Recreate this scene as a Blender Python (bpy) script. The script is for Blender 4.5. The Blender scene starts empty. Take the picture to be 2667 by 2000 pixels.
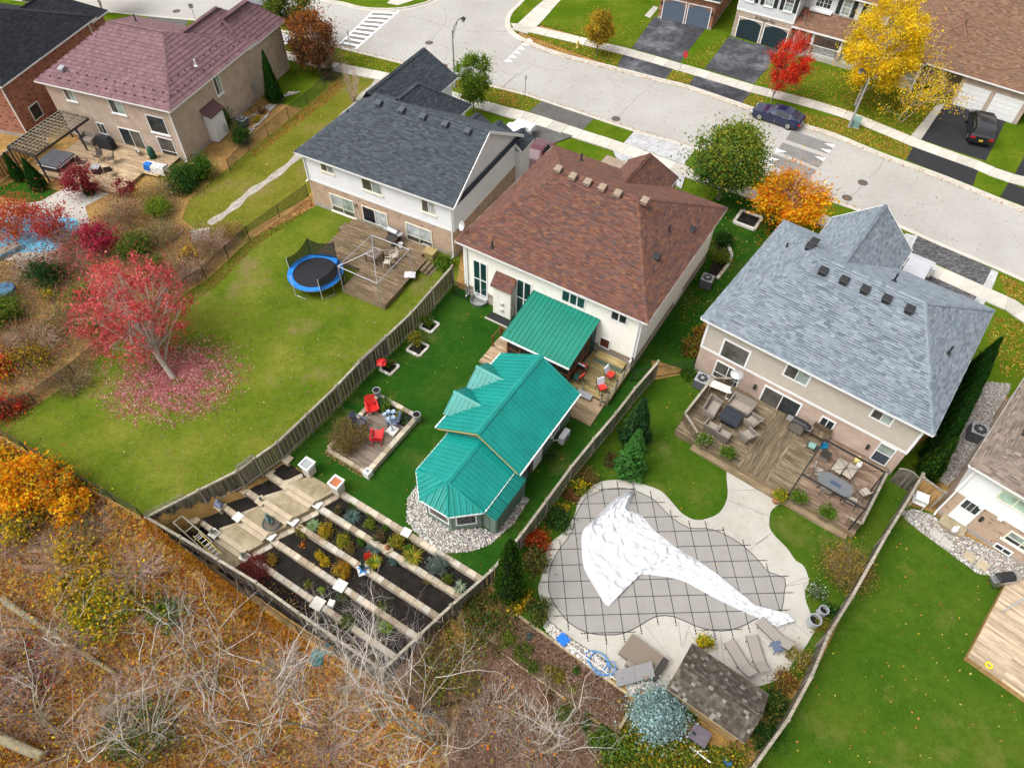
import bpy,math,random
import numpy as np
from mathutils import Vector,Matrix
random.seed(11);rng=np.random.default_rng(11)
SC=bpy.context.scene;COL=SC.collection
CAMH=35.5;FPX=1849.0;PITCH=math.radians(51.19);ROLL=math.radians(1.47)
_f=Vector((0,math.cos(PITCH),-math.sin(PITCH)));_r=Vector((1,0,0));_u=_r.cross(_f)
CR=_r*math.cos(ROLL)+_u*math.sin(ROLL);CU=-_r*math.sin(ROLL)+_u*math.cos(ROLL);CF=_f
cam=bpy.data.cameras.new('camera');cam.sensor_width=36;cam.lens=36*FPX/2667;cam.clip_end=3000;cam.clip_start=.5
co=bpy.data.objects.new('camera',cam);COL.objects.link(co)
m=Matrix((CR,CU,-CF)).transposed().to_4x4();m.translation=(0,0,CAMH);co.matrix_world=m
SC.camera=co
wd=bpy.data.worlds.new('World');SC.world=wd;wd.use_nodes=True;nt=wd.node_tree
SUN_EL,SUN_AZ=58.0,250.0
sk=nt.nodes.new('ShaderNodeTexSky');sk.sky_type='NISHITA';sk.sun_disc=False
sk.sun_elevation=math.radians(SUN_EL);sk.sun_rotation=math.radians(SUN_AZ);sk.dust_density=6;sk.air_density=1.2;sk.ozone_density=.6
hs=nt.nodes.new('ShaderNodeHueSaturation');hs.inputs['Saturation'].default_value=.12
nt.links.new(sk.outputs[0],hs.inputs['Color']);bg=nt.nodes['Background'];bg.inputs[1].default_value=.15
nt.links.new(hs.outputs[0],bg.inputs[0])
sl=bpy.data.lights.new('sun','SUN');sl.energy=1.1;sl.angle=math.radians(35);sl.color=(1,.97,.93)
so=bpy.data.objects.new('sun',sl);COL.objects.link(so)
az,el=math.radians(SUN_AZ),math.radians(SUN_EL)
so.rotation_euler=Vector((math.sin(az)*math.cos(el),math.cos(az)*math.cos(el),math.sin(el))).to_track_quat('Z','Y').to_euler()
vs=SC.view_settings;vs.view_transform='Standard';vs.look='None';vs.gamma=1;vs.use_curve_mapping=False;vs.exposure=.68
S1,S2=700/2212,500/2212
TO={'A1':(0,0,S1),'A2':(650,0,S1),'A3':(1300,0,S1),'A4':(1967,0,S1),'A5':(0,475,S1),'A6':(650,475,S1),'A7':(1300,475,S1),'A8':(1967,475,S1),'B1':(0,975,S1),'B2':(650,975,S1),'B3':(1300,975,S1),'B4':(1967,975,S1),'B5':(0,1475,S1),'B6':(650,1475,S1),'B7':(1300,1475,S1),'B8':(1967,1475,S1),'C1':(380,1180,S2),'C2':(780,1280,S2),'C3':(1080,900,S2),'C4':(1240,750,S2),'C5':(1750,940,S2),'S':(0,0,1)}
def ray(t,x,y):
 ox,oy,s=TO[t];u,v=ox+x*s-1333.5,oy+y*s-1000
 return CR*u-CU*v+CF*FPX
def g(t,x,y,z=0.):
 d=ray(t,x,y);k=(z-CAMH)/d.z
 return Vector((d.x*k,d.y*k,z))
def gs(t,pts,z=0.):return[g(t,x,y,z)for x,y in pts]
def height_at(b,t,x,y):
 """height of a vertical over b whose top shows at the surveyed point"""
 d=ray(t,x,y);hd=math.hypot(b[0],b[1]);hr=math.hypot(d.x,d.y)
 return CAMH+d.z*hd/hr
def link(o):COL.objects.link(o);return o
def tag(o,label=None,cat=None,group=None,kind=None):
 if label:o['label']=label
 if cat:o['category']=cat
 if group:o['group']=group
 if kind:o['kind']=kind
 return o
def thing(name,label,cat,loc=(0,0,0),rz=0.,group=None):
 o=bpy.data.objects.new(name,None);link(o);o.location=loc;o.rotation_euler=(0,0,rz);o.empty_display_size=.2
 return tag(o,label,cat,group)
class MB:
 def __init__(s):s.v=[];s.f=[];s.c=[];s.cur=None
 def add(s,vs,fs):
  n=len(s.v);s.v+=[tuple(p)for p in vs];s.f+=[tuple(i+n for i in q)for q in fs]
  if s.cur is not None:s.c+=[s.cur]*len(fs)
  return s
 def col(s,c):s.cur=(c[0],c[1],c[2],1.);return s
 def box(s,x0,x1,y0,y1,z0,z1):
  return s.add([(x0,y0,z0),(x1,y0,z0),(x1,y1,z0),(x0,y1,z0),(x0,y0,z1),(x1,y0,z1),(x1,y1,z1),(x0,y1,z1)],[(3,2,1,0),(4,5,6,7),(0,1,5,4),(1,2,6,5),(2,3,7,6),(3,0,4,7)])
 def obox(s,c,sz,rz=0.,rx=0.,ry=0.):
  M=Matrix.Translation(c)@Matrix.Rotation(rz,4,'Z')@Matrix.Rotation(ry,4,'Y')@Matrix.Rotation(rx,4,'X')
  a,b,c2=sz[0]/2,sz[1]/2,sz[2]/2
  return s.add([M@Vector((i*a,j*b,k*c2))for k in(-1,1)for i,j in((-1,-1),(1,-1),(1,1),(-1,1))],[(3,2,1,0),(4,5,6,7),(0,1,5,4),(1,2,6,5),(2,3,7,6),(3,0,4,7)])
 def bar(s,a,b,w,h=None,up=(0,0,1)):
  a,b=Vector(a),Vector(b);d=(b-a).normalized();u=Vector(up)
  if abs(d.dot(u))>.98:u=Vector((1,0,0))
  x=d.cross(u).normalized()*(w/2);y=x.cross(d).normalized()*((h or w)/2)
  return s.add([a-x-y,a+x-y,a+x+y,a-x+y,b-x-y,b+x-y,b+x+y,b-x+y],[(0,1,2,3),(7,6,5,4),(0,4,5,1),(1,5,6,2),(2,6,7,3),(3,7,4,0)])
 def tube(s,pts,rs,n=6,cap=True):
  pts=[Vector(p)for p in pts]
  if not hasattr(rs,'__len__'):rs=[rs]*len(pts)
  vs,fs=[],[];px=None
  for i,p in enumerate(pts):
   d=(pts[min(i+1,len(pts)-1)]-pts[max(i-1,0)])
   d=d.normalized()if d.length>1e-6 else Vector((0,0,1))
   if px is None:px=d.orthogonal().normalized()
   px=(px-d*px.dot(d));px=px.normalized()if px.length>1e-5 else d.orthogonal().normalized();py=d.cross(px)
   vs+=[p+(px*math.cos(2*math.pi*k/n)+py*math.sin(2*math.pi*k/n))*rs[i]for k in range(n)]
  for i in range(len(pts)-1):
   for k in range(n):
    k2=(k+1)%n;fs.append((i*n+k,i*n+k2,(i+1)*n+k2,(i+1)*n+k))
  if cap:fs+=[tuple(range(n))[::-1],tuple((len(pts)-1)*n+k for k in range(n))]
  return s.add(vs,fs)
 def lathe(s,prof,n=14,c=(0,0,0)):
  vs=[(c[0]+r*math.cos(2*math.pi*k/n),c[1]+r*math.sin(2*math.pi*k/n),c[2]+z)for r,z in prof for k in range(n)]
  fs=[(i*n+k,i*n+(k+1)%n,(i+1)*n+(k+1)%n,(i+1)*n+k)for i in range(len(prof)-1)for k in range(n)]
  if prof[0][0]>1e-4:fs.append(tuple(range(n))[::-1])
  if prof[-1][0]>1e-4:fs.append(tuple((len(prof)-1)*n+k for k in range(n)))
  return s.add(vs,fs)
 def prism(s,poly,z0,z1):
  n=len(poly);a=sum(poly[i][0]*poly[(i+1)%n][1]-poly[(i+1)%n][0]*poly[i][1]for i in range(n))
  if a<0:poly=list(poly)[::-1]
  vs=[(p[0],p[1],z0)for p in poly]+[(p[0],p[1],z1)for p in poly]
  return s.add(vs,[tuple(range(n))[::-1],tuple(range(n,2*n))]+[(i,(i+1)%n,n+(i+1)%n,n+i)for i in range(n)])
 def hull(s,loops,cap=True):
  """skin rings of equal count"""
  n=len(loops[0]);vs=[p for L in loops for p in L]
  fs=[(i*n+k,i*n+(k+1)%n,(i+1)*n+(k+1)%n,(i+1)*n+k)for i in range(len(loops)-1)for k in range(n)]
  if cap:fs+=[tuple(range(n))[::-1],tuple((len(loops)-1)*n+k for k in range(n))]
  return s.add(vs,fs)
 def mesh(s,name,mat=None,smooth=False,uv=True):
  me=bpy.data.meshes.new(name);me.from_pydata(s.v,[],s.f)
  if mat:me.materials.append(mat)
  if s.c and len(s.c)==len(s.f):
   at=me.attributes.new('Col','FLOAT_COLOR','FACE');at.data.foreach_set('color',[x for c in s.c for x in c])
  if uv and len(s.f)<60000:box_uv(me)
  if smooth:me.polygons.foreach_set('use_smooth',[True]*len(me.polygons))
  me.update();return me
 def build(s,name,mat,parent=None,label=None,cat=None,group=None,kind=None,smooth=False,loc=None,rz=0.,uv=True):
  o=bpy.data.objects.new(name,s.mesh(name,mat,smooth,uv));link(o)
  if parent:o.parent=parent
  if loc is not None:o.location=loc;o.rotation_euler=(0,0,rz)
  return tag(o,label,cat,group,kind)
def box_uv(me):
 uvl=me.uv_layers.new(name='UVMap');V=np.empty(len(me.vertices)*3);me.vertices.foreach_get('co',V);V=V.reshape(-1,3)
 me.update();n=len(me.polygons);N=np.empty(n*3);me.polygons.foreach_get('normal',N);N=N.reshape(-1,3)
 lt=np.empty(n,int);me.polygons.foreach_get('loop_total',lt);li=np.empty(len(me.loops),int);me.loops.foreach_get('vertex_index',li)
 Nf=np.repeat(N,lt,0);P=V[li];flat=np.abs(Nf[:,2])>.95
 t=np.stack([-Nf[:,1],Nf[:,0]],1);L=np.maximum(np.hypot(t[:,0],t[:,1]),1e-6);t/=L[:,None]
 u=np.where(flat,P[:,0],P[:,0]*t[:,0]+P[:,1]*t[:,1]);sl_=np.maximum(L,.05)
 v=np.where(flat,P[:,1],P[:,2]/sl_)
 uvl.data.foreach_set('uv',np.stack([u,v],1).ravel().astype(np.float32))
def obj(name,me,parent=None,loc=None,rz=0.,**kw):
 o=bpy.data.objects.new(name,me);link(o)
 if parent:o.parent=parent
 if loc is not None:o.location=loc;o.rotation_euler=(0,0,rz)
 return tag(o,**kw)
def kids(o):return[c for c in COL.objects if c.parent==o]
def dup(root,loc,rz,label=None,children=None,scale=None):
 r=root.copy();link(r);r.location=loc;r.rotation_euler=(0,0,rz)
 if scale:r.scale=(scale,)*3
 if label:r['label']=label
 for ch in(children if children is not None else root['_k']if False else kids(root)):
  c=ch.copy();link(c);c.parent=r
 return r
def np_quads(name,V,mat,cols=None,parent=None,**kw):
 """V: (n,4,3) separate quads; cols: (n,3)"""
 n=len(V);me=bpy.data.meshes.new(name);me.vertices.add(4*n);me.vertices.foreach_set('co',np.ascontiguousarray(V,np.float32).ravel())
 me.loops.add(4*n);me.loops.foreach_set('vertex_index',np.arange(4*n,dtype=np.int32));me.polygons.add(n)
 me.polygons.foreach_set('loop_start',np.arange(0,4*n,4,dtype=np.int32))
 if cols is not None:
  at=me.attributes.new('Col','FLOAT_COLOR','FACE');at.data.foreach_set('color',np.concatenate([cols,np.ones((n,1))],1).astype(np.float32).ravel())
 me.materials.append(mat);me.update(calc_edges=True)
 o=bpy.data.objects.new(name,me);link(o)
 if parent:o.parent=parent
 return tag(o,**kw)
def leaf_quads(C,size,up=.0,aspect=.75,flat=0.):
 """random leaf cards round centres C; flat=1 lies level"""
 n=len(C);a=rng.normal(size=(n,3));a[:,2]*=(1-flat);a[:,2]+=up
 a/=np.linalg.norm(a,axis=1)[:,None]+1e-9
 b=rng.normal(size=(n,3));b[:,2]*=(1-flat);b-=(b*a).sum(1)[:,None]*a;b/=np.linalg.norm(b,axis=1)[:,None]+1e-9
 s=(np.asarray(size)*rng.uniform(.6,1.35,n))[:,None]*.5;a=a*s;b=b*s*aspect
 return np.stack([C-a,C+b*.9-a*.1,C+a,C-b*.9-a*.1],1)
def pick(pal,n,jit=.12):
 """pal: list of (weight, rgb)"""
 w=np.array([p[0]for p in pal],float);k=rng.choice(len(pal),n,p=w/w.sum());c=np.array([p[1]for p in pal])[k]
 return np.clip(c*(1+rng.normal(0,jit,(n,1)))*(1+rng.normal(0,jit*.35,(n,3))),.002,.95)
def inpoly(P,poly):
 x,y=P[:,0],P[:,1];r=np.zeros(len(P),bool);q=[(p[0],p[1])for p in poly]
 for i in range(len(q)):
  (x0,y0),(x1,y1)=q[i],q[i-1]
  if y0==y1:continue
  r^=((y0>y)!=(y1>y))&(x<(x1-x0)*(y-y0)/(y1-y0)+x0)
 return r
def distpoly(P,poly,closed=True):
 d=np.full(len(P),1e9);q=[np.array((p[0],p[1]))for p in poly]
 for i in range(0 if closed else 1,len(q)):
  a,b=q[i-1],q[i];ab=b-a;t=np.clip(((P[:,:2]-a)@ab)/(ab@ab+1e-9),0,1);d=np.minimum(d,np.linalg.norm(P[:,:2]-a-t[:,None]*ab,axis=1))
 return d
def smooth_line(pts,n=6,closed=False):
 pts=[Vector(p)for p in pts];o=[];N=len(pts)
 for i in range(N if closed else N-1):
  p0=pts[(i-1)%N]if closed or i>0 else pts[i];p1=pts[i];p2=pts[(i+1)%N];p3=pts[(i+2)%N]if closed or i+2<N else p2
  for k in range(n):
   t=k/n;o.append(.5*((2*p1)+(p2-p0)*t+(2*p0-5*p1+4*p2-p3)*t*t+(3*p1-p0-3*p2+p3)*t**3))
 if not closed:o.append(pts[-1])
 return o
MATS={}
def mk(name):
 m=bpy.data.materials.new(name);m.use_nodes=True;MATS[name]=m;t=m.node_tree
 return m,t,t.nodes['Principled BSDF']
def nd(t,typ,**kw):
 n=t.nodes.new('ShaderNode'+typ)
 for k,v in kw.items():
  if k in n.inputs.keys()if isinstance(k,str)else False:n.inputs[k].default_value=v
  else:setattr(n,k,v)
 return n
def rgba(c):return(c[0],c[1],c[2],1)
def ramp(t,fac,stops):
 r=t.nodes.new('ShaderNodeValToRGB');e=r.color_ramp.elements
 e[0].position,e[0].color=stops[0][0],rgba(stops[0][1]);e[1].position,e[1].color=stops[-1][0],rgba(stops[-1][1])
 for p,c in stops[1:-1]:
  x=e.new(p);x.color=rgba(c)
 t.links.new(fac,r.inputs[0]);return r.outputs[0]
def noise(t,vec,scale,detail=4,rough=.55,dist=0.):
 n=t.nodes.new('ShaderNodeTexNoise');n.inputs['Scale'].default_value=scale;n.inputs['Detail'].default_value=detail;n.inputs['Roughness'].default_value=rough;n.inputs['Distortion'].default_value=dist
 if vec is not None:t.links.new(vec,n.inputs['Vector'])
 return n.outputs[0]
def mix(t,a,b,fac,mode='MIX'):
 n=t.nodes.new('ShaderNodeMix');n.data_type='RGBA';n.blend_type=mode
 for s,k in((fac,0),(a,6),(b,7)):
  if hasattr(s,'links')or hasattr(s,'is_linked'):t.links.new(s,n.inputs[k])
  else:n.inputs[k].default_value=s if k==0 else rgba(s)
 return n.outputs[2]
def math_(t,op,a,b=None):
 n=t.nodes.new('ShaderNodeMath');n.operation=op
 for s,k in((a,0),(b,1)):
  if s is None:continue
  if hasattr(s,'is_linked'):t.links.new(s,n.inputs[k])
  else:n.inputs[k].default_value=s
 return n.outputs[0]
def bump(t,b,h,strength=.3,dist=.02):
 n=t.nodes.new('ShaderNodeBump');n.inputs['Strength'].default_value=strength;n.inputs['Distance'].default_value=dist
 t.links.new(h,n.inputs['Height']);t.links.new(n.outputs[0],b.inputs['Normal'])
def geo(t):return t.nodes.new('ShaderNodeNewGeometry').outputs['Position']
def texc(t,k):return t.nodes.new('ShaderNodeTexCoord').outputs[k]
def mapping(t,vec,sc,loc=None):
 n=t.nodes.new('ShaderNodeMapping');n.inputs['Scale'].default_value=sc;t.links.new(vec,n.inputs['Vector'])
 if loc is not None:t.links.new(loc,n.inputs['Location'])
 return n.outputs[0]
def plain(name,c,rough=.6,metal=0.,var=.15,scale=6.,spec=.3,bmp=0.,rnd=0.,coat=0.):
 m,t,b=mk(name);p=texc(t,'Object');n=noise(t,p,scale,5,.6)
 lo=[x*(1-var)for x in c];hi=[min(1,x*(1+var))for x in c];o=ramp(t,n,[(.3,lo),(.7,hi)])
 if rnd:
  oi=t.nodes.new('ShaderNodeObjectInfo').outputs['Random'];k=math_(t,'ADD',math_(t,'MULTIPLY',oi,2*rnd),1-rnd)
  hv=t.nodes.new('ShaderNodeHueSaturation');t.links.new(o,hv.inputs['Color']);t.links.new(k,hv.inputs['Value']);o=hv.outputs[0]
 t.links.new(o,b.inputs['Base Color']);b.inputs['Roughness'].default_value=rough;b.inputs['Metallic'].default_value=metal;b.inputs['Specular IOR Level'].default_value=spec
 if coat:b.inputs['Coat Weight'].default_value=coat;b.inputs['Coat Roughness'].default_value=.05
 if bmp:bump(t,b,noise(t,p,scale*8,3),bmp,.02)
 return m
def attr_mat(name,rough=.8,var=.2,scale=30.,bmp=.2,spec=.2,trans=0.,metal=0.):
 """colour from the Col attribute with grain"""
 m,t,b=mk(name);a=t.nodes.new('ShaderNodeAttribute');a.attribute_name='Col';p=texc(t,'Object');n=noise(t,p,scale,4,.6)
 o=mix(t,a.outputs[0],ramp(t,n,[(.3,(1-var*1.5,)*3),(.7,(1,)*3)]),1.,'MULTIPLY');t.links.new(o,b.inputs['Base Color'])
 b.inputs['Roughness'].default_value=rough;b.inputs['Specular IOR Level'].default_value=spec;b.inputs['Metallic'].default_value=metal
 if bmp:bump(t,b,n,bmp,.01)
 if trans:
  tr=t.nodes.new('ShaderNodeBsdfTranslucent');t.links.new(o,tr.inputs[0]);mx=t.nodes.new('ShaderNodeMixShader');mx.inputs[0].default_value=trans
  t.links.new(b.outputs[0],mx.inputs[1]);t.links.new(tr.outputs[0],mx.inputs[2]);t.links.new(mx.outputs[0],t.nodes['Material Output'].inputs[0])
 return m
def brick(name,c1,c2,mortar,spots=None):
 m,t,b=mk(name);uv=texc(t,'UV');br=t.nodes.new('ShaderNodeTexBrick');t.links.new(uv,br.inputs['Vector'])
 br.inputs['Scale'].default_value=1;br.inputs['Brick Width'].default_value=.22;br.inputs['Row Height'].default_value=.075;br.inputs['Mortar Size'].default_value=.008;br.inputs['Bias'].default_value=0.
 br.inputs['Color1'].default_value=rgba(c1);br.inputs['Color2'].default_value=rgba(c2);br.inputs['Mortar'].default_value=rgba(mortar)
 o=br.outputs[0]
 if spots:
  v=t.nodes.new('ShaderNodeTexVoronoi');v.inputs['Scale'].default_value=1;t.links.new(mapping(t,uv,(4.5,13.3,1)),v.inputs['Vector'])
  sp=ramp(t,v.outputs['Color'],[(.0,(1,1,1)),(spots[0],(1,1,1)),(spots[0]+.02,(0,0,0)),(1,(0,0,0))]);o=mix(t,o,spots[1],sp)
 o=mix(t,o,ramp(t,noise(t,uv,1.2,5),[(.3,(.8,.78,.75)),(.7,(1.05,1.05,1.05))]),1.,'MULTIPLY')
 t.links.new(o,b.inputs['Base Color']);b.inputs['Roughness'].default_value=.9;bump(t,b,br.outputs['Fac'],-.4,.008);return m
def wood(name,c1,c2,c3,stretch=(1.2,14,14),rnd=.25,axis='x',rough=.8):
 """weathered boards: grain runs along object x"""
 m,t,b=mk(name);oi=t.nodes.new('ShaderNodeObjectInfo').outputs['Random'];p=texc(t,'Object')
 off=t.nodes.new('ShaderNodeCombineXYZ');t.links.new(math_(t,'MULTIPLY',oi,37.),off.inputs[0]);t.links.new(math_(t,'MULTIPLY',oi,91.),off.inputs[1])
 s={'x':stretch,'y':(stretch[1],stretch[0],stretch[2]),'z':(stretch[1],stretch[2],stretch[0])}[axis]
 q=mapping(t,p,s,off.outputs[0]);n=noise(t,q,1.,6,.65,.4);o=ramp(t,n,[(.28,c1),(.5,c2),(.72,c3)])
 big=noise(t,mapping(t,p,(.8,.8,.8),off.outputs[0]),1.,3);o=mix(t,o,ramp(t,big,[(.3,(.72,.7,.66)),(.7,(1.1,1.1,1.1))]),1.,'MULTIPLY')
 hv=t.nodes.new('ShaderNodeHueSaturation');t.links.new(o,hv.inputs['Color']);t.links.new(math_(t,'ADD',math_(t,'MULTIPLY',oi,2*rnd),1-rnd),hv.inputs['Value'])
 t.links.new(hv.outputs[0],b.inputs['Base Color']);b.inputs['Roughness'].default_value=rough;b.inputs['Specular IOR Level'].default_value=.2;bump(t,b,n,.25,.01);return m
def ground_mat(name,stops,scale=.5,fine=9.,rough=.95,bmp=.5,bd=.05,patch=None,tint=.35,spec=.1,mid=0):
 m,t,b=mk(name);p=geo(t);a=noise(t,p,scale,6,.62);f=noise(t,p,fine,6,.75);ff=noise(t,p,fine*5,3,.7)
 k=math_(t,'ADD',math_(t,'MULTIPLY',a,.62),math_(t,'MULTIPLY',f,.38));o=ramp(t,k,stops)
 o=mix(t,o,ramp(t,ff,[(.25,(1-tint,)*3),(.75,(1+tint,)*3)]),1.,'MULTIPLY')
 if mid:o=mix(t,o,ramp(t,noise(t,p,2.3,7,.8),[(.3,(1-mid,)*3),(.7,(1+mid,)*3)]),1.,'MULTIPLY')
 if patch:
  o=mix(t,o,patch[0],ramp(t,noise(t,p,patch[1],5,.7),[(patch[2],(0,0,0)),(patch[2]+.12,(patch[3],)*3)]))
 t.links.new(o,b.inputs['Base Color']);b.inputs['Roughness'].default_value=rough;b.inputs['Specular IOR Level'].default_value=spec
 bump(t,b,math_(t,'ADD',f,ff),bmp,bd);return m
def glassy(name,c,rough=.08,blinds=None,spec=.5):
 m,t,b=mk(name);p=texc(t,'UV');o=ramp(t,noise(t,p,1.3,2),[(.35,[x*.6 for x in c]),(.7,[x*1.3 for x in c])])
 if blinds:
  w=t.nodes.new('ShaderNodeTexWave');w.bands_direction='Y' if blinds=='h' else 'X';w.inputs['Scale'].default_value=6 if blinds=='h' else 2.2;w.inputs['Distortion'].default_value=.3;t.links.new(p,w.inputs['Vector'])
  o=mix(t,o,ramp(t,w.outputs[0],[(.2,(.72,)*3),(.6,(1,)*3)]),1.,'MULTIPLY')
 t.links.new(o,b.inputs['Base Color']);b.inputs['Roughness'].default_value=rough;b.inputs['Specular IOR Level'].default_value=spec;return m
SHING=attr_mat('shingle',.9,.22,18,.3,.15);LEAF=attr_mat('leaf',.75,.08,3,0,.12,.5);TWIG=plain('twig_bark',(.40,.36,.32),.9,0,.3,5,.1)
BARK=plain('bark',(.19,.16,.13),.95,0,.35,7,.1,.4);BARKL=plain('pale_bark',(.34,.30,.25),.95,0,.3,6,.1,.4)
GREENBARK=plain('mossy_bark',(.23,.20,.13),.95,0,.3,4,.1,.3)
WHITE=plain('white_trim',(.72,.72,.71),.45,0,.05,3);OFFW=plain('cream_vinyl',(.74,.72,.65),.5,0,.06,2);WSID=plain('white_siding',(.67,.67,.675),.5,0,.05,1.5)
TAUPE=plain('taupe_siding',(.41,.365,.305),.6,0,.07,2);GREYSID=plain('grey_siding',(.52,.54,.55),.6,0,.05,2);ALMOND=plain('almond_frame',(.72,.68,.56),.5,0,.06)
STUCCO=plain('gable_stucco',(.62,.61,.60),.8,0,.06,2,.2,.2)
BR_TAN=brick('tan_brick',(.47,.32,.22),(.41,.28,.19),(.42,.36,.30),(.12,(.16,.10,.075)));BR_BEIGE=brick('beige_brick',(.47,.36,.28),(.42,.32,.25),(.46,.40,.34))
BR_PINK=brick('buff_brick',(.47,.34,.27),(.42,.30,.24),(.47,.40,.35));BR_RED=brick('red_brick',(.30,.10,.055),(.40,.15,.08),(.34,.22,.17),(.22,(.12,.045,.035)))
BR_BROWN=brick('brown_brick',(.30,.22,.16),(.25,.18,.13),(.32,.27,.22));BR_STONE=brick('stone_veneer',(.42,.33,.25),(.30,.22,.16),(.40,.36,.31),(.2,(.5,.42,.33)))
CONC=ground_mat('concrete',[(.3,(.30,.28,.25)),(.5,(.38,.36,.325)),(.7,(.43,.415,.38))],.7,5,.9,.12,.01,tint=.1)
POOLC=ground_mat('pool_concrete',[(.3,(.28,.26,.225)),(.5,(.37,.35,.31)),(.7,(.42,.405,.37))],.35,3,.85,.1,.01,tint=.08)
STEPC=ground_mat('step_concrete',[(.34,(.17,.13,.075)),(.5,(.27,.22,.14)),(.66,(.38,.33,.24))],.9,3,.9,.12,.01,tint=.1)
FOUND=plain('foundation',(.33,.29,.25),.9,0,.15,2,.1,.2)
ASPH=ground_mat('asphalt',[(.36,(.026,.026,.029)),(.5,(.055,.055,.061)),(.64,(.15,.153,.168))],.3,2,.75,.15,.01,tint=.15)
ASPHD=ground_mat('fresh_asphalt',[(.3,(.022,.022,.024)),(.55,(.028,.028,.031)),(.75,(.04,.04,.044))],.5,5,.7,.15,.01,tint=.15)
ASPHO=ground_mat('old_asphalt',[(.3,(.07,.066,.062)),(.5,(.10,.096,.09)),(.72,(.15,.145,.14))],.5,4,.85,.15,.01,tint=.15)
IRON=plain('dark_iron',(.03,.03,.032),.5,.3,.1);BLACK=plain('black_plastic',(.02,.02,.022),.45,0,.1);RUBBER=plain('rubber',(.018,.018,.018),.8,0,.1)
STEEL=plain('galvanised_steel',(.45,.46,.47),.35,.9,.1);CHROME=plain('chrome',(.7,.7,.7),.15,1,.03);GREYP=plain('grey_plastic',(.27,.28,.29),.5,0,.1);ALU=plain('aluminium',(.62,.63,.65),.4,.6,.08)
PANE=glassy('window_glass',(.028,.034,.036));PANEG=glassy('green_window_glass',(.012,.045,.04));PBLIND=glassy('window_blind',(.33,.40,.36),.25,'h',.4);PCURT=glassy('window_curtain',(.44,.47,.47),.25,'v',.4)
PDIM=glassy('dim_window',(.09,.085,.075),.1);PLGREEN=glassy('pale_green_window',(.36,.48,.38),.15);SCREEN=glassy('insect_screen',(.035,.033,.03),.6,None,.2)
PLANK=wood('deck_plank',(.055,.036,.02),(.15,.105,.063),(.32,.245,.165));PLANKW=wood('wet_deck_plank',(.06,.045,.028),(.145,.11,.068),(.32,.26,.18));PLANKR=wood('brown_deck_plank',(.11,.07,.048),(.20,.14,.10),(.30,.23,.17));PLANKL=wood('pale_deck_plank',(.20,.13,.07),(.36,.26,.16),(.50,.40,.29));PLANKO=wood('mossy_deck_plank',(.15,.12,.04),(.30,.23,.10),(.42,.34,.2))
GREYW=wood('grey_fence_board',(.05,.042,.034),(.12,.105,.085),(.22,.20,.17),axis='z',stretch=(1.0,16,16));GREYWX=wood('grey_rail',(.14,.12,.095),(.27,.24,.19),(.40,.37,.31),rnd=.2)
NEWW=wood('new_fence_board',(.22,.12,.045),(.38,.23,.09),(.46,.31,.14),axis='z',stretch=(.8,9,9));CEDARW=wood('porch_timber',(.11,.04,.015),(.19,.075,.025),(.26,.12,.045),rnd=.1);TIMB=wood('timber_edging',(.20,.15,.09),(.33,.27,.17),(.45,.39,.27))
# ================================================================ terrain
FL_TOP=[('A6',1668,690,1.85),('A6',1330,1075,1.85),('A6',910,1470,1.85),('B2',715,95,1.85),('B2',470,330,1.85),('B2',225,562,1.85),('B2',40,690,1.7),('C1',1050,205,1.35),('C1',610,425,.85),('C1',0,735,.1)]
FL=[g(*q)for q in FL_TOP]
FR_TOP=[('C4',2100,850,1.85),('C4',1830,1160,1.85),('B3',960,322,1.85),('B3',780,532,1.85),('B3',592,762,1.85),('B3',395,1028,1.85),('B3',182,1315,1.85),('B6',2000,25,1.5),('B6',1650,330,1.2),('B6',1090,850,.1)]
FR=[g(*q)for q in FR_TOP]
W1a,W1b=g('C2',490,15,.05),g('C2',2085,1020,.05)
LOW=[g('S',-260,980),g('B1',0,500),g('B1',490,800),g('B1',1190,1195),FL[8],FL[7],FL[6],FL[5],W1a,W1b,FR[7],FR[8],g('B7',-150,300),g('B7',160,420),g('B7',1080,1085),g('B7',1360,1300),g('B7',1640,1460),g('B7',2020,1560),g('S',1960,2300),g('S',1500,2600),g('S',-900,2600),g('S',-900,1500)]
TERR=[FL[9],FL[8],FL[7],FL[6],FL[5],W1a,W1b,FR[7],FR[8],FR[9]]
POOLSLOPE=[FR[7],FR[8],g('B6',1640,1260),g('S',1250,2300),g('S',2100,2300),g('B7',2020,1500),g('B7',1080,1085),g('B7',160,420)]
def tz(P):
 P=np.atleast_2d(np.asarray(P,float));d=distpoly(P,LOW);ins=inpoly(P,LOW);te=inpoly(P,TERR);ps=inpoly(P,POOLSLOPE)
 z=np.where(te,-np.minimum(2.6,7*d),np.where(ps,-np.minimum(1.2,.30*d),-np.minimum(4.5,.38*d)))
 return np.where(ins,z,0.)
def tz1(p):return float(tz([[p[0],p[1]]])[0])
def grass(name,a,b,c,**k):k.setdefault('mid',.22);return ground_mat(name,[(.33,a),(.5,b),(.68,c)],spec=0.,**k)
LG_H2=grass('worn_lawn',(.045,.09,.006),(.095,.125,.012),(.165,.165,.028),scale=.28,fine=6,patch=((.17,.13,.055),.22,.56,.75))
LG_RED=grass('deep_lawn',(.011,.048,.006),(.019,.066,.007),(.042,.082,.010),scale=.35,fine=8,patch=((.095,.10,.025),.25,.53,.6))
LG_POOL=grass('bright_lawn',(.022,.066,.006),(.042,.086,.007),(.073,.102,.011),scale=.35,fine=8,patch=((.12,.12,.03),.3,.54,.55))
LG_RT=grass('mown_lawn',(.026,.070,.006),(.046,.091,.008),(.077,.106,.012),scale=.3,fine=7,patch=((.125,.125,.03),.32,.54,.55))
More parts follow.
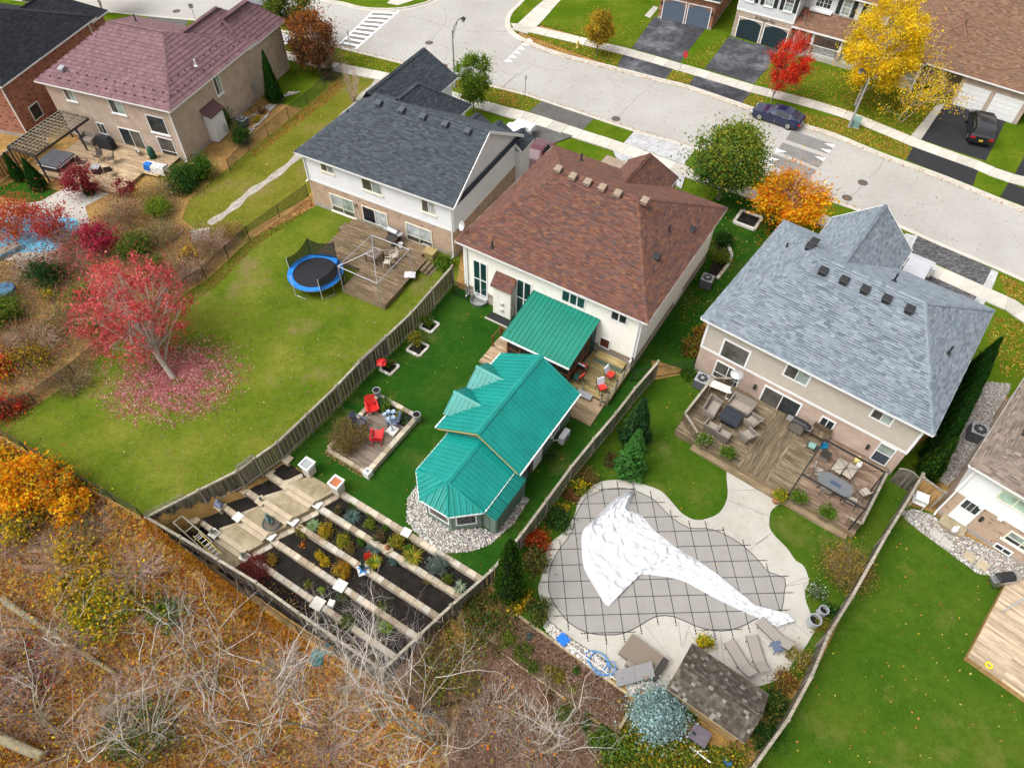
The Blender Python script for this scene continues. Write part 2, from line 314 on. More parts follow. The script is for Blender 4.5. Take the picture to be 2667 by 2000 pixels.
LG_FRONT=grass('front_lawn',(.04,.085,.004),(.07,.115,.007),(.125,.145,.014),scale=.3,fine=7,patch=((.17,.14,.04),.4,.6,.4))
LG_PATH=grass('rough_grass',(.075,.095,.008),(.125,.13,.016),(.18,.16,.035),scale=.3,fine=6,patch=((.17,.11,.055),.3,.56,.6))
FLOOR=grass('leafy_ground',(.16,.095,.035),(.28,.165,.058),(.40,.25,.09),scale=.5,fine=5,patch=((.055,.075,.018),.35,.55,.7),tint=.5)
MULCH=ground_mat('bark_mulch',[(.3,(.06,.032,.018)),(.5,(.14,.08,.05)),(.7,(.27,.18,.12))],1.5,22,.95,.8,.04,tint=.5)
SOIL=ground_mat('black_soil',[(.3,(.008,.007,.006)),(.5,(.018,.015,.013)),(.72,(.04,.033,.027))],2,25,.95,.8,.03,tint=.4)
GRAV=ground_mat('gravel',[(.3,(.22,.19,.165)),(.5,(.33,.30,.265)),(.7,(.45,.42,.38))],2,28,.95,.6,.02,tint=.35)
ROAD=ground_mat('pale_asphalt_road',[(.3,(.27,.255,.235)),(.5,(.335,.32,.295)),(.7,(.39,.375,.35))],.14,2.2,.9,.1,.01,tint=.08)
PAVER=brick('paver_grey',(.42,.42,.43),(.52,.52,.53),(.3,.3,.3),(.3,(.30,.30,.32)));PAVERD=brick('paver_dark',(.045,.042,.045),(.16,.155,.165),(.05,.05,.05),(.3,(.025,.025,.028)))
xs=np.concatenate([np.arange(-90,-30,3),np.arange(-30,26,.4),np.arange(26,92,3)]);ys=np.concatenate([np.arange(-12,26,.4),np.arange(26,160,3)])
X,Y=np.meshgrid(xs,ys);P=np.stack([X.ravel(),Y.ravel()],1);Z=tz(P);Z+=np.where(Z<-.05,rng.normal(0,.03,len(Z)),0)
b=MB();b.v=[(float(a),float(c),float(d))for(a,c),d in zip(P,Z)];nx=len(xs)
b.f=[(j*nx+i,j*nx+i+1,(j+1)*nx+i+1,(j+1)*nx+i)for j in range(len(ys)-1)for i in range(nx-1)]
b.build('ground',FLOOR,kind='structure',smooth=True,uv=False)
b=MB();b.add([(-900,-900,-6),(900,-900,-6),(900,900,-6),(-900,900,-6)],[(0,1,2,3)]);b.build('ground_beyond',LG_FRONT,kind='structure',uv=False)
b=MB()
b.add([(-900,159.9,0),(900,159.9,0),(900,900,0),(-900,900,0)],[(0,1,2,3)]).add([(-900,-12,0),(-89.9,-12,0),(-89.9,160,0),(-900,160,0)],[(0,1,2,3)]).add([(91,-12,0),(900,-12,0),(900,160,0),(91,160,0)],[(0,1,2,3)])
b.build('ground_outer',LG_FRONT,kind='structure',uv=False)
def sheet(name,pts,z,mat,base=None,kind='structure',parent=None,smooth=0,label=None,cat=None):
 P=[Vector(p)for p in pts]
 if smooth:P=smooth_line(P,smooth,True)
 b=MB();b.prism([(p.x,p.y)for p in P],(z-.05)if base is None else base,z);return b.build(name,mat,parent,kind=kind,label=label,cat=cat)
def px(*seq):
 out=[];t=None
 for q in seq:
  if isinstance(q,str):t=q
  else:out.append(g(t,q[0],q[1]))
 return out
FLb=[Vector((p.x,p.y,0))for p in FL];FRb=[Vector((p.x,p.y,0))for p in FR]
YARD2=px('A6',(560,190),(0,470),'A5',(1700,800),(1100,1190),(630,1600),'B1',(310,250),(0,400),'S',(-160,1050),'B1',(0,490),(490,790),(1190,1185))+FLb[8:0:-1]+px('A6',(1690,900),(1740,600))
sheet('lawn',YARD2,.012,LG_H2)
YARDR=FLb[0:6]+[W1a,W1b]+FRb[6::-1]+px('A7',(1250,1440),(1100,1440),'A6',(1800,900))
sheet('lawn',YARDR,.014,LG_RED)
YARDP=FRb[0:8]+px('B7',(170,400),(450,600),(1000,900),(1400,1060),(2050,1250),'B8',(330,1000),(600,600),(790,300),'B4',(960,1540),(1230,1080),(1380,850),(1150,660),(0,150),'A7',(1600,1560))
sheet('lawn',YARDP,.016,LG_POOL)
sheet('lawn',px('B4',(1240,1070),(1440,1130),(2212,1700),'S',(2900,1760),(2900,2300),(1690,2300),(1795,2060),'B8',(20,1640),(470,905),(800,250),'B4',(970,1540)),.018,LG_RT)
YARDPATH=px('A2',(640,560),(720,560),(1110,660),(1200,640),(560,1500),'A6',(480,120),(0,400),'A5',(2000,470),(1640,420),(1500,300),(1560,140),'A2',(0,1240),(640,730))
sheet('lawn',YARDPATH,.013,LG_PATH)
pc=[g('A2',*q)for q in((1090,640),(960,760),(800,930),(600,1110),(400,1290),(200,1455),(0,1590))]+[g('A5',1900,225),g('A5',1720,345)]
pc=smooth_line(pc,4);L=[];Rr=[]
for i,p in enumerate(pc):
 d=(pc[min(i+1,len(pc)-1)]-pc[max(i-1,0)]).normalized();n=Vector((-d.y,d.x,0));w=.33+.1*math.sin(i*1.7)
 L.append(p+n*w);Rr.append(p-n*w)
sheet('footpath',L+Rr[::-1],.022,GRAV)
sheet('lawn',px('A1',(0,1540),(160,1480),(480,1570),(330,1659),'A5',(350,200),(0,120)),.014,LG_RED)
sheet('lawn',px('A7',(1000,1400),(1500,800),(1640,420),(1700,200),(1900,0),(2212,-60),'A8',(600,150),(640,200),(280,300),(0,640),'A7',(1690,1110),(1600,1560),(1330,1480)),.015,LG_RED)
sheet('lawn',px('B4',(1180,700),(1480,480),'A8',(1700,1640),(1960,1080),(2060,945),(2212,1030),'S',(2900,1000),(2700,1000),'B4',(2150,20),(1950,60),(1700,500),(1400,830)),.015,LG_FRONT)
# ================================================================ street
NK=[g('S',-400,-60),g('A1',350,40)]+[g('A1',*q)for q in((1210,140),(1700,185))]+[g('A2',*q)for q in((250,262),(730,400),(1290,540),(1560,620),(2212,775))]+[g('A3',*q)for q in((350,835),(1110,1088),(1600,1232))]+[g('A8',*q)for q in((340,50),(620,162),(880,252),(1130,352),(1335,442),(1560,542),(2212,822))]+[g('S',2950,880)]
FK1=[g('S',-400,-160),g('S',500,-50),g('A2',640,8),g('A2',900,66),g('A2',1080,82),g('A2',1250,76),g('A2',1380,50),g('A2',1520,0),g('S',1230,-60),g('S',1330,-160)]
FK2=[g('S',1450,-160),g('S',1400,-60),g('A3',210,0),g('A3',105,110),g('A3',78,190),g('A3',105,262),g('A3',210,335),g('A3',480,442),g('A3',960,565),g('A3',1360,668),g('A3',1560,718),g('A3',2000,868),g('A4',390,1032),g('A4',650,1112),g('A4',1060,1282),g('A4',1580,1472),g('A4',2212,1725),g('S',2950,640)]
NK,FK1,FK2=smooth_line(NK,3),smooth_line(FK1,3),smooth_line(FK2,3)
sheet('road',NK+FK2[::-1]+FK1[::-1],.005,ROAD,0)
KERBM=ground_mat('kerb_concrete',[(.3,(.36,.33,.29)),(.5,(.45,.42,.37)),(.7,(.5,.48,.43))],1,6,.9,.1,.01,tint=.1)
def strip(line,off0,off1,close=False):
 A,B=[],[]
 for i,p in enumerate(line):
  d=(line[min(i+1,len(line)-1)]-line[max(i-1,0)]);d.z=0;d.normalize();n=Vector((-d.y,d.x,0));A.append(p+n*off0);B.append(p+n*off1)
 return A,B
def kerb(line,s):
 b=MB();prof=((-.42*s,.012),(-.12*s,.02),(-.08*s,.125),(.14*s,.125),(.14*s,0))
 rings=[strip(line,o,o)[0]for o,z in prof]
 for i in range(len(line)-1):
  for k in range(len(prof)-1):
   q=[(rings[k][i],prof[k][1]),(rings[k][i+1],prof[k][1]),(rings[k+1][i+1],prof[k+1][1]),(rings[k+1][i],prof[k+1][1])]
   if s>0:q=q[::-1]
   b.add([(p.x,p.y,z)for p,z in q],[(0,1,2,3)])
 b.build('kerb',KERBM,kind='structure')
kerb(NK,-1);kerb(FK1,1);kerb(FK2,1)
NKi=strip(NK,-.14,-.14)[0];FK1i=strip(FK1,.14,.14)[0];FK2i=strip(FK2,.14,.14)[0]
NW_U=[g('S',-400,30),g('A1',0,120),g('A1',2212,410),g('A2',0,385),g('A2',430,455),g('A2',720,530),g('A2',1170,617),g('A2',1600,742),g('A2',2212,918),g('A3',240,932),g('A3',690,1082),g('A3',1020,1187),g('A3',1510,1367),g('A8',340,180),g('A8',900,430),g('A8',1290,605),g('A8',2060,945),g('A8',2212,1030),g('S',2950,985)]
NW_U=smooth_line(NW_U,2);NW_L=strip(NW_U,-1.5,-1.5)[0]
sheet('verge',NKi+NW_U[::-1],.10,LG_FRONT,0)
FW_L=[g('A3',130,255),g('A3',240,275),g('A3',1020,462),g('A3',1430,582),g('A3',1610,632),g('A3',2070,772),g('A4',320,862),g('A4',740,988),g('A4',1290,1217),g('A4',1830,1412),g('A4',2080,1512),g('S',2950,560)]
FW_L=smooth_line(FW_L,2);FW_U=strip(FW_L,1.5,1.5)[0]
sheet('verge',FK2i[24:]+FW_L[::-1],.10,LG_FRONT,0)
sheet('front_lawn',FW_U[4:]+px('S',(2950,-300),(1480,-300),(1480,-60),'A3',(420,40),(300,200)),.11,LG_FRONT,0)
sheet('front_lawn',FK2i[3:17]+px('A3',(200,250),(320,225),(520,0),'S',(1490,-100)),.108,LG_FRONT,0)
sheet('front_lawn',FK1i+px('S',(1250,-300),(-400,-300)),.11,LG_FRONT,0)
SLABM=[plain('walk_slab_'+n,c,.9,0,.1,1.5,.1,.1,rnd=.14)for n,c in(('a',(.43,.405,.355)),('b',(.47,.44,.385)))]
def walk(U,L,step,z,name,i0=0,i1=None):
 par=MB();par.prism([(p.x,p.y)for p in U]+[(p.x,p.y)for p in L[::-1]],.02,z-.03);root=par.build(name,SLABM[0],kind='structure')
 def res(line):
  o=[line[0]];acc=0;ds=[0]
  for i in range(1,len(line)):ds.append(ds[-1]+(line[i]-line[i-1]).length)
  n=max(1,int(ds[-1]/step));out=[]
  for k in range(n+1):
   t=ds[-1]*k/n;i=max(j for j in range(len(ds))if ds[j]<=t+1e-6);i=min(i,len(line)-2)
   f=(t-ds[i])/max(1e-6,ds[i+1]-ds[i]);out.append(line[i].lerp(line[i+1],f))
  return out
 u=res(U);n=len(u)-1;ds=[0]
 for i in range(1,len(L)):ds.append(ds[-1]+(L[i]-L[i-1]).length)
 for k in range(n):
  q=[]
  for idx in(k,k+1):
   p=u[idx];c=min(range(len(L)-1),key=lambda j:((L[j]+L[j+1])/2-p).length)
   a,bb=L[c],L[c+1];ab=bb-a;t=max(-.5,min(1.5,(p-a).dot(ab)/ab.dot(ab)));q.append((p,a+ab*t))
  (p0,l0),(p1,l1)=q;e=.022;d=(p1-p0).normalized()*e
  c=(p0+p1+l0+l1)/4
  if abs(c.x)>62 or c.y>98 or c.y<5:continue
  b=MB();b.prism([((p0+d-c).x,(p0+d-c).y),((p1-d-c).x,(p1-d-c).y),((l1-d-c).x,(l1-d-c).y),((l0+d-c).x,(l0+d-c).y)],z-.06,z+random.uniform(-.004,.004))
  b.build('slab',SLABM[k%2],root,loc=(c.x,c.y,0))
 return root
a_=strip(NW_U,-1.5,-8.5);sheet('front_lawn',a_[0][3:]+a_[1][3:][::-1],.0118,LG_FRONT);walk(NW_U,NW_L,1.5,.125,'sidewalk');walk(FW_U,FW_L,1.5,.13,'sidewalk')
sw=[g('A3',*q)for q in((100,250),(170,190),(330,40),(370,0))]+[g('S',1445,-60)];se=[g('A3',*q)for q in((230,290),(325,215),(480,40),(520,0))]+[g('S',1490,-60)]
walk(smooth_line(se,3),smooth_line(sw,3),1.5,.135,'sidewalk')
nw=[g('A2',1110,60),g('A2',1170,0),g('S',1050,-40)];ne=[g('A2',1220,55),g('A2',1400,0),g('S',1120,-40)]
walk(ne,nw,1.5,.135,'sidewalk')
def drive(pts,mat,z=.118):return sheet('driveway',pts,z,mat,.03)
drive(px('A3',(1020,460),(1430,582),(1360,665),(970,560)),ASPH);drive(px('A3',(1275,150),(1700,245),(1480,525),(1090,408)),ASPH,.124)
drive(px('A3',(1610,632),(2070,775),(1990,862),(1555,715)),ASPH);drive(px('A3',(1890,310),(2240,420),(2212,570),(2090,700),(1690,578)),ASPH,.124)
drive(px('A4',(0,370),(200,420),(0,690),(-60,680),(-100,500)),ASPH,.123)
drive(px('A4',(1292,1218),(1828,1412),(1785,1540),(1240,1325)),ASPHD);drive(px('A4',(1560,860),(1830,920),(2060,1000),(1890,1335),(1360,1160)),ASPHD,.124)
drive(px('A4',(2080,1512),(2300,1600),(2250,1720),(2010,1630)),ASPHD);drive(px('A4',(2212,1290),(2400,1400),(2300,1530),(2130,1440)),ASPHD,.124)
sheet('front_walk',px('A4',(1590,850),(1560,860),(1362,1158),(1275,1130),(1480,880)),.122,CONC,.03)
sheet('front_walk',px('A3',(1195,140),(1270,60),(1310,75),(1240,160)),.122,CONC,.03)
drive(px('A3',(355,840),(780,985),(690,1080),(245,930)),ASPHO);drive(px('A3',(170,990),(610,1130),(420,1200),(240,1330),(120,1250),(60,1100)),ASPHO,.124)
drive(px('A3',(1112,1090),(1610,1240),(1520,1365),(1025,1187)),PAVER);drive(px('A3',(930,1235),(1430,1412),(1390,1500),(1000,1380)),PAVER,.124)
drive(px('A3',(1440,1420),(1530,1450),(1500,1560),(1390,1500)),PAVER,.126)
drive(px('A8',(1335,445),(1940,722),(1870,860),(1270,575)),PAVERD);drive(px('A8',(1230,430),(1330,450),(1268,580),(1195,500)),PAVER,.12);drive(px('A8',(1940,722),(1995,750),(1940,890),(1870,860)),PAVER,.12)
drive(px('A8',(1180,690),(1400,760),(1815,950),(1780,1010),(1500,1000),(1200,800)),PAVERD,.124);drive(px('A8',(1815,950),(1890,985),(1860,1050),(1780,1010)),PAVER,.126)
drive(px('A2',(0,260),(250,270),(400,330),(250,400),(0,390)),PAVER);drive(px('A2',(0,395),(140,440),(60,520),(-200,420)),PAVER,.124)
drive(px('A1',(1230,145),(1560,175),(1480,300),(1100,280)),ASPHO)
PAINT=plain('road_paint',(.70,.70,.68),.7,0,.12,5,.2)
PATCHM=ground_mat('road_patch',[(.3,(.14,.13,.125)),(.5,(.18,.172,.165)),(.7,(.22,.21,.20))],.8,5,.9,.1,.01,tint=.1)
def flat(name,pts,z,mat,**k):
 b=MB();P=[(p.x,p.y,z)for p in pts];a=sum(P[i][0]*P[(i+1)%len(P)][1]-P[(i+1)%len(P)][0]*P[i][1]for i in range(len(P)))
 if a<0:P=P[::-1]
 b.add(P,[tuple(range(len(P)))]);return b.build(name,mat,**k)
cw=thing('crosswalk','white striped pedestrian crossing painted across the street','crosswalk',(0,0,0))
flat('asphalt_bed',px('A2',(1030,90),(1245,80),(870,405),(735,375)),.009,PATCHM,parent=cw)
for k in range(9):
 t0,t1=k/9+.012,(k+.55)/9;e=lambda a,c,t:(a[0]+(c[0]-a[0])*t,a[1]+(c[1]-a[1])*t)
 A,B_,C,D_=(1030,92),(735,372),(1235,100),(870,402)
 flat('stripe',px('A2',e(A,B_,t0),e(C,D_,t0),e(C,D_,t1),e(A,B_,t1)),.013,PAINT,parent=cw)
flat('edge_line',px('A2',(1235,78),(1250,78),(880,408),(862,404)),.0135,PAINT,parent=cw);flat('edge_line',px('A2',(1020,86),(1034,90),(740,372),(725,372)),.0135,PAINT,parent=cw)
yt=thing('yield_marking','row of small white triangles on the road by the side street corner','road marking',(0,0,0))
for k in range(6):
 x,y=40+34*k,510-34*k
 flat('triangle',px('A3',(x,y),(x+72,y+2),(x+36,y-26)),.009,PAINT,parent=yt)
sp=thing('speed_hump','grey speed hump with white shark teeth across the street','speed hump',(0,0,0))
for j,q in enumerate(([(300,1075),(655,1195),(600,1270),(250,1150)],[(225,1175),(580,1300),(520,1385),(180,1240)],[(150,1270),(500,1400),(430,1500),(90,1340)])):
 b=MB();P=px('A4',*q);b.prism([(p.x,p.y)for p in P],.004,.02+.004*j);b.build('asphalt_patch',PATCHM,sp)
for q in([(565,1182),(655,1195),(640,1222)],[(535,1225),(625,1240),(605,1265)],[(490,1290),(580,1303),(560,1332)],[(175,1225),(260,1255),(160,1262)],[(120,1295),(200,1320),(105,1330)],[(95,1340),(170,1360),(70,1375)]):
 flat('shark_tooth',px('A4',*q),.034,PAINT,parent=sp)
tw=thing('yield_marking','white triangle painted on the road beside the parked grey vehicle','road marking',(0,0,0));flat('triangle',px('A2',(235,275),(305,278),(275,300)),.012,PAINT,parent=tw)
MANH=plain('manhole_iron',(.12,.09,.08),.8,.3,.3,20,.2,.5)
def disc(name,c,r,z,mat,label,n=20,cat='manhole'):
 b=MB();b.lathe([(r,0),(r,.012),(r*.9,.014),(r*.88,.009),(0.0001,.012)],n);return b.build(name,mat,loc=(c.x,c.y,z),label=label,cat=cat)
for(t,x,y,lb)in(('A3',962,980,'round iron manhole cover in the road by the near kerb'),('A4',885,1505,'iron manhole cover at the end of the long road crack'),('A4',755,1630,'iron manhole cover nearest the orange tree'),('A2',1598,545,'manhole cover in the road left of the street lamp'),('A2',1478,355,'manhole cover in the middle of the road by the crossing'),('A1',1453,95,'manhole cover in the road left of the parked grey vehicle')):
 disc('manhole_cover',g(t,x,y),.42,.006,MANH,lb)
CRACK=plain('crack_sealant',(.14,.13,.12),.9,0,.2)
def ribbon(name,pts,w,z,mat,jit=0.,label=None,cat=None,parent=None,kind=None):
 pts=smooth_line(pts,5);A,B=[],[]
 for i,p in enumerate(pts):
  d=(pts[min(i+1,len(pts)-1)]-pts[max(i-1,0)]);d.z=0;d.normalize();n=Vector((-d.y,d.x,0));o=random.uniform(-jit,jit);ww=w*random.uniform(.6,1.3)if jit else w
  A.append(p+n*(o+ww/2));B.append(p+n*(o-ww/2))
 b=MB()
 for i in range(len(pts)-1):b.add([(q.x,q.y,z)for q in(A[i],B[i],B[i+1],A[i+1])],[(0,1,2,3)])
 return b.build(name,mat,parent,label=label,cat=cat,kind=kind)
for q in(px('A4',(1065,1300),(1030,1370),(985,1420),(925,1470)),px('A4',(870,1525),(835,1580),(790,1612)),px('A8',(1,1),(2,2))[:0],px('A3',(1290,675),(1140,800),(985,965)),px('A3',(270,540),(140,630),(20,722)),px('A2',(1210,110),(1440,170),(1620,220),(1850,265),(2130,260)),px('A2',(1360,480),(1450,390),(1580,230)),px('A2',(1600,520),(1640,440)),px('A2',(2080,720),(2212,600)),px('A3',(0,265),(60,262),(110,262)),px('A3',(960,590),(880,640)),px('A3',(240,520),(330,555),(480,585),(570,560)),px('A2',(1600,60),(1622,150),(1600,215)),px('A8',(800,105),(770,150),(745,190)),px('A3',(900,640),(960,700),(1010,740))):
 if q:ribbon('road_crack',q,.035,.0085,CRACK,.05,kind='structure')
# ================================================================ houses
def shing_plane(poly,expo,wmin,wmax,pal,lift=.016,mb=None,keep=None):
 """tabs laid in courses on a convex plane; poly[0]->poly[1] is the eave. Returns MB or list of tab records"""
 p=[Vector(q)for q in poly];ux=(p[1]-p[0]).normalized();n=ux.cross(p[2]-p[0]).normalized()
 if n.z<0:n=-n
 vy=n.cross(ux).normalized()
 if vy.z<0:vy=-vy
 q=[((a-p[0]).dot(ux),(a-p[0]).dot(vy))for a in p];H=max(a[1]for a in q);k=0;v=-.03
 mb=mb or MB()
 while v<H-.02:
  vm=max(.001,min(H-.001,v+expo*.5));xs_=[]
  for i in range(len(q)):
   (x0,y0),(x1,y1)=q[i],q[(i+1)%len(q)]
   if(y0-vm)*(y1-vm)<=0 and abs(y1-y0)>1e-9:xs_.append(x0+(x1-x0)*(vm-y0)/(y1-y0))
  if len(xs_)>=2:
   a,b_=min(xs_),max(xs_);x=a-random.uniform(0,wmax)
   while x<b_:
    w=random.uniform(wmin,wmax)if not isinstance(wmin,(list,tuple))else random.choice(wmin);x0,x1=max(a,x),min(b_,x+w);x+=w
    if x1-x0<.04:continue
    c=pal[random.randrange(len(pal))];j=random.uniform(.86,1.14);c=[e*j for e in c];lf=lift*random.uniform(.6,1.25)
    if keep is not None:keep.append((p[0]+ux*x0+vy*v,x1-x0,ux,vy,n,c,k));continue
    P0,P1=p[0]+ux*(x0+.003)+vy*v,p[0]+ux*(x1-.003)+vy*v;T0,T1=P0+vy*(expo*1.05),P1+vy*(expo*1.05)
    mb.col(c);mb.add([P0+n*lf,P1+n*lf,T1+n*.003,T0+n*.003,P0-n*.004,P1-n*.004],[(0,1,2,3),(4,5,1,0)])
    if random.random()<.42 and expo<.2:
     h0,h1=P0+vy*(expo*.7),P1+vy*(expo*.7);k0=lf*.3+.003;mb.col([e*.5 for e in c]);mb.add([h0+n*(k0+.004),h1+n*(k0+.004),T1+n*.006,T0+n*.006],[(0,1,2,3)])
  v+=expo;k+=1
 return mb
def cap_piece(a,b,w=.15,droop=.055,lift=.03):
 a,b=Vector(a),Vector(b);d=(b-a).normalized();s=d.cross(Vector((0,0,1)));s=s.normalized()if s.length>1e-5 else Vector((1,0,0));u=s.cross(d).normalized()
 if u.z<0:u=-u
 e=d*.012
 return[a-s*w-u*droop+u*lift,a+u*(lift+.012),a+s*w-u*droop+u*lift,b-s*w-u*droop+u*(lift-.012),b+u*lift,b+s*w-u*droop+u*(lift-.012)],[(0,1,4,3),(1,2,5,4),(0,2,1)]
def cap_run(a,b,pal,mb,step=.22,objs=None,mats=None,w=.15):
 a,b=Vector(a),Vector(b);L=(b-a).length;n=max(1,int(L/step))
 for i in range(n):
  p,q=a.lerp(b,i/n),a.lerp(b,(i+1)/n);vs,fs=cap_piece(p,q,w);c=random.choice(pal);j=random.uniform(.9,1.08);mb.col([e*j for e in c]);mb.add(vs,fs)
class House:
 def __init__(s,name,label,RL,yaw,w,d,ze,oh=.4,zb=0.):
  s.yaw=math.radians(yaw);s.ex=Vector((math.cos(s.yaw),math.sin(s.yaw),0));s.ey=Vector((-s.ex.y,s.ex.x,0));s.ze,s.oh=ze,oh
  R=Vector((RL[0],RL[1],0));s.O=R+(s.ex+s.ey)*oh;s.O.z=zb;s.W,s.D=w-2*oh,d-2*oh
  s.root=thing(name,label,'house',s.O,s.yaw)
 def loc(s,t,x,y,z):
  p=g(t,x,y,z)-s.O;return Vector((p.dot(s.ex),p.dot(s.ey),z-s.O.z))
 def hit(s,side,t,x,y,off=0.):
  d=ray(t,x,y);C=Vector((0,0,CAMH));n={'rear':-s.ey,'front':s.ey,'right':s.ex,'left':-s.ex}[side]
  o=s.O+{'rear':Vector(),'front':s.ey*s.D,'right':s.ex*s.W,'left':Vector()}[side]+n*off
  k=(o-C).dot(n)/d.dot(n);p=C+d*k-s.O;return(p.dot(s.ex if side in('rear','front')else s.ey),p.z)
 def pt(s,side,a,off,z):
  return{'rear':(a,-off,z),'front':(a,s.D+off,z),'right':(s.W+off,a,z),'left':(-off,a,z)}[side]
 def wbox(s,mb,side,a0,a1,z0,z1,o0,o1):
  p,q=s.pt(side,a0,o0,z0),s.pt(side,a1,o1,z1);mb.box(min(p[0],q[0]),max(p[0],q[0]),min(p[1],q[1]),max(p[1],q[1]),z0,z1);return mb
 def laps(s,side,a0,a1,z0,z1,mat,expo=.11,name='siding',th=.022):
  mb=MB();z=z0;L=lambda a,o,zz:s.pt(side,a,o,zz)
  while z<z1-.01:
   t=min(z+expo,z1);q=[L(a0,th,z),L(a1,th,z),L(a1,.004,t),L(a0,.004,t)];r=[L(a0,.004,z),L(a1,.004,z),L(a1,th,z),L(a0,th,z)]
   if side in('front','left'):q,r=q[::-1],r[::-1]
   mb.add(q,[(0,1,2,3)]).add(r,[(0,1,2,3)]);z=t
  return mb.build(name,mat,s.root)
 def walls(s,lower,zb,upper,band=WHITE,laps=True,expo=.11,found=.35,gables=None,corner=True):
  mb=MB();mb.box(0,s.W,0,s.D,0,zb if upper else s.ze);s.w0=mb.build('wall',lower,s.root)
  if found:
   mb=MB();mb.box(-.015,s.W+.015,-.015,s.D+.015,0,found);mb.build('foundation',FOUND,s.root)
  if upper:
   mb=MB();mb.box(.003,s.W-.003,.003,s.D-.003,zb,s.ze);mb.build('upper_wall',upper,s.root)
   if laps:
    for sd,L in(('rear',s.W),('right',s.D),('left',s.D)):s.laps(sd,0,L,zb+.12,s.ze-.12,upper,expo)
   if band:
    mb=MB()
    for sd,L in(('rear',s.W),('right',s.D),('left',s.D)):s.wbox(mb,sd,-.03,L+.03,zb-.06,zb+.12,-.01,.035)
    mb.build('band_board',band,s.root)
    if corner:
     for x,y in((0,0),(s.W,0)):
      mb=MB();mb.box(x-.10 if x else-.04,x+.04 if x else.10,-.04,.10,zb+.12,s.ze-.1);mb.build('corner_trim',band,s.root)
 def window(s,side,a0,a1,z0,z1,nx=2,ny=1,frame=WHITE,panes=(PANE,),fw=.075,proud=.05,sill=0,rows=None,name='window',muntin=.05,grid=None,label=None):
  mb=MB();s.wbox(mb,side,a0,a1,z1-fw,z1,-.02,proud);s.wbox(mb,side,a0,a1,z0,z0+fw,-.02,proud);s.wbox(mb,side,a0,a0+fw,z0+fw,z1-fw,-.02,proud);s.wbox(mb,side,a1-fw,a1,z0+fw,z1-fw,-.02,proud)
  X=[a0+fw+(a1-a0-2*fw)*i/nx for i in range(nx+1)];Zr=rows or[i/ny for i in range(ny+1)];Zs=[z0+fw+(z1-z0-2*fw)*r for r in Zr]
  for x in X[1:-1]:s.wbox(mb,side,x-muntin/2,x+muntin/2,z0+fw,z1-fw,-.02,proud-.006)
  for z in Zs[1:-1]:s.wbox(mb,side,a0+fw,a1-fw,z-muntin/2,z+muntin/2,-.02,proud-.01)
  if grid:
   for i in range(1,grid[0]*nx):x=a0+fw+(a1-a0-2*fw)*i/(grid[0]*nx);s.wbox(mb,side,x-.012,x+.012,z0+fw,z1-fw,0,proud-.016)
   for i in range(1,grid[1]):z=z0+fw+(z1-z0-2*fw)*i/grid[1];s.wbox(mb,side,a0+fw,a1-fw,z-.012,z+.012,0,proud-.02)
  o=mb.build(name,frame,s.root,label=label)
  if sill:m2=MB();s.wbox(m2,side,a0-.08,a1+.08,z0-.10,z0-.004,0,.10);m2 .build('sill',frame if sill==1 else sill,o)
  k=0
  for j in range(len(Zs)-1):
   for i in range(nx):
    m3=MB();s.wbox(m3,side,X[i],X[i+1],Zs[j],Zs[j+1],-.02,.028);m3 .build('pane',panes[k%len(panes)],o);k+=1
  return o
 def pwin(s,side,tl,br,nx=2,ny=1,**k):
  a,z1=s.hit(side,*tl);b_,z0=s.hit(side,*br);z0,z1=min(z0,z1),max(z0,z1)
  if 'dz' in k:z0,z1=z0+k.pop('dz'),z1
  return s.window(side,min(a,b_),max(a,b_),max(.05,z0),min(s.ze-.12,z1),nx,ny,**k)
 def roof(s,x0,x1,y0,y1,ze,zr,r0,r1,axis='x',pal=None,expo=.145,w=(.26,.42),indiv=0,mid=None,name='roof',fascia=WHITE,under=None,gable_mat=None,lift=.026,capw=.15,tabs=True,cap_step=.22,gutter=True,drop=0.):
  """hip or gable roof over an eave rectangle (house frame); ridge from r0 to r1 along axis"""
  if axis=='x':f=lambda a,b_,z:Vector((a,b_,z));A0,A1,B0,B1=x0,x1,y0,y1
  else:f=lambda a,b_,z:Vector((b_,a,z));A0,A1,B0,B1=y0,y1,x0,x1
  m_=mid if mid is not None else(B0+B1)/2
  c=[f(A0,B0,ze),f(A1,B0,ze),f(A1,B1,ze),f(A0,B1,ze)];R0,R1=f(r0,m_,zr),f(r1,m_,zr)
  if axis=='x':P={'lo':[c[0],c[1],R1,R0],'hi':[c[2],c[3],R0,R1],'e1':[c[1],c[2],R1],'e0':[c[3],c[0],R0]}
  else:P={'lo':[c[1],c[0],R0,R1],'hi':[c[3],c[2],R1,R0],'e1':[c[2],c[1],R1],'e0':[c[0],c[3],R0]}
  mb=MB();mb.col(pal[0])
  allp=[tuple(v)for v in c]+[tuple(R0),tuple(R1)];base=[tuple(v-Vector((0,0,.05)))for v in c]
  fs=[(0,1,5,4),(1,2,5),(2,3,4,5),(3,0,4)]if axis=='x' else[(0,1,5,4)[::-1],(1,2,5)[::-1],(2,3,4,5)[::-1],(3,0,4)[::-1]]
  fs=[q for i_,q in enumerate(fs)if not(i_==1 and abs(r1-A1)<.01 or i_==3 and abs(r0-A0)<.01)];mb.add(allp,fs).add(base,[(0,1,2,3)])
  ro=mb.build(name,SHING,s.root)
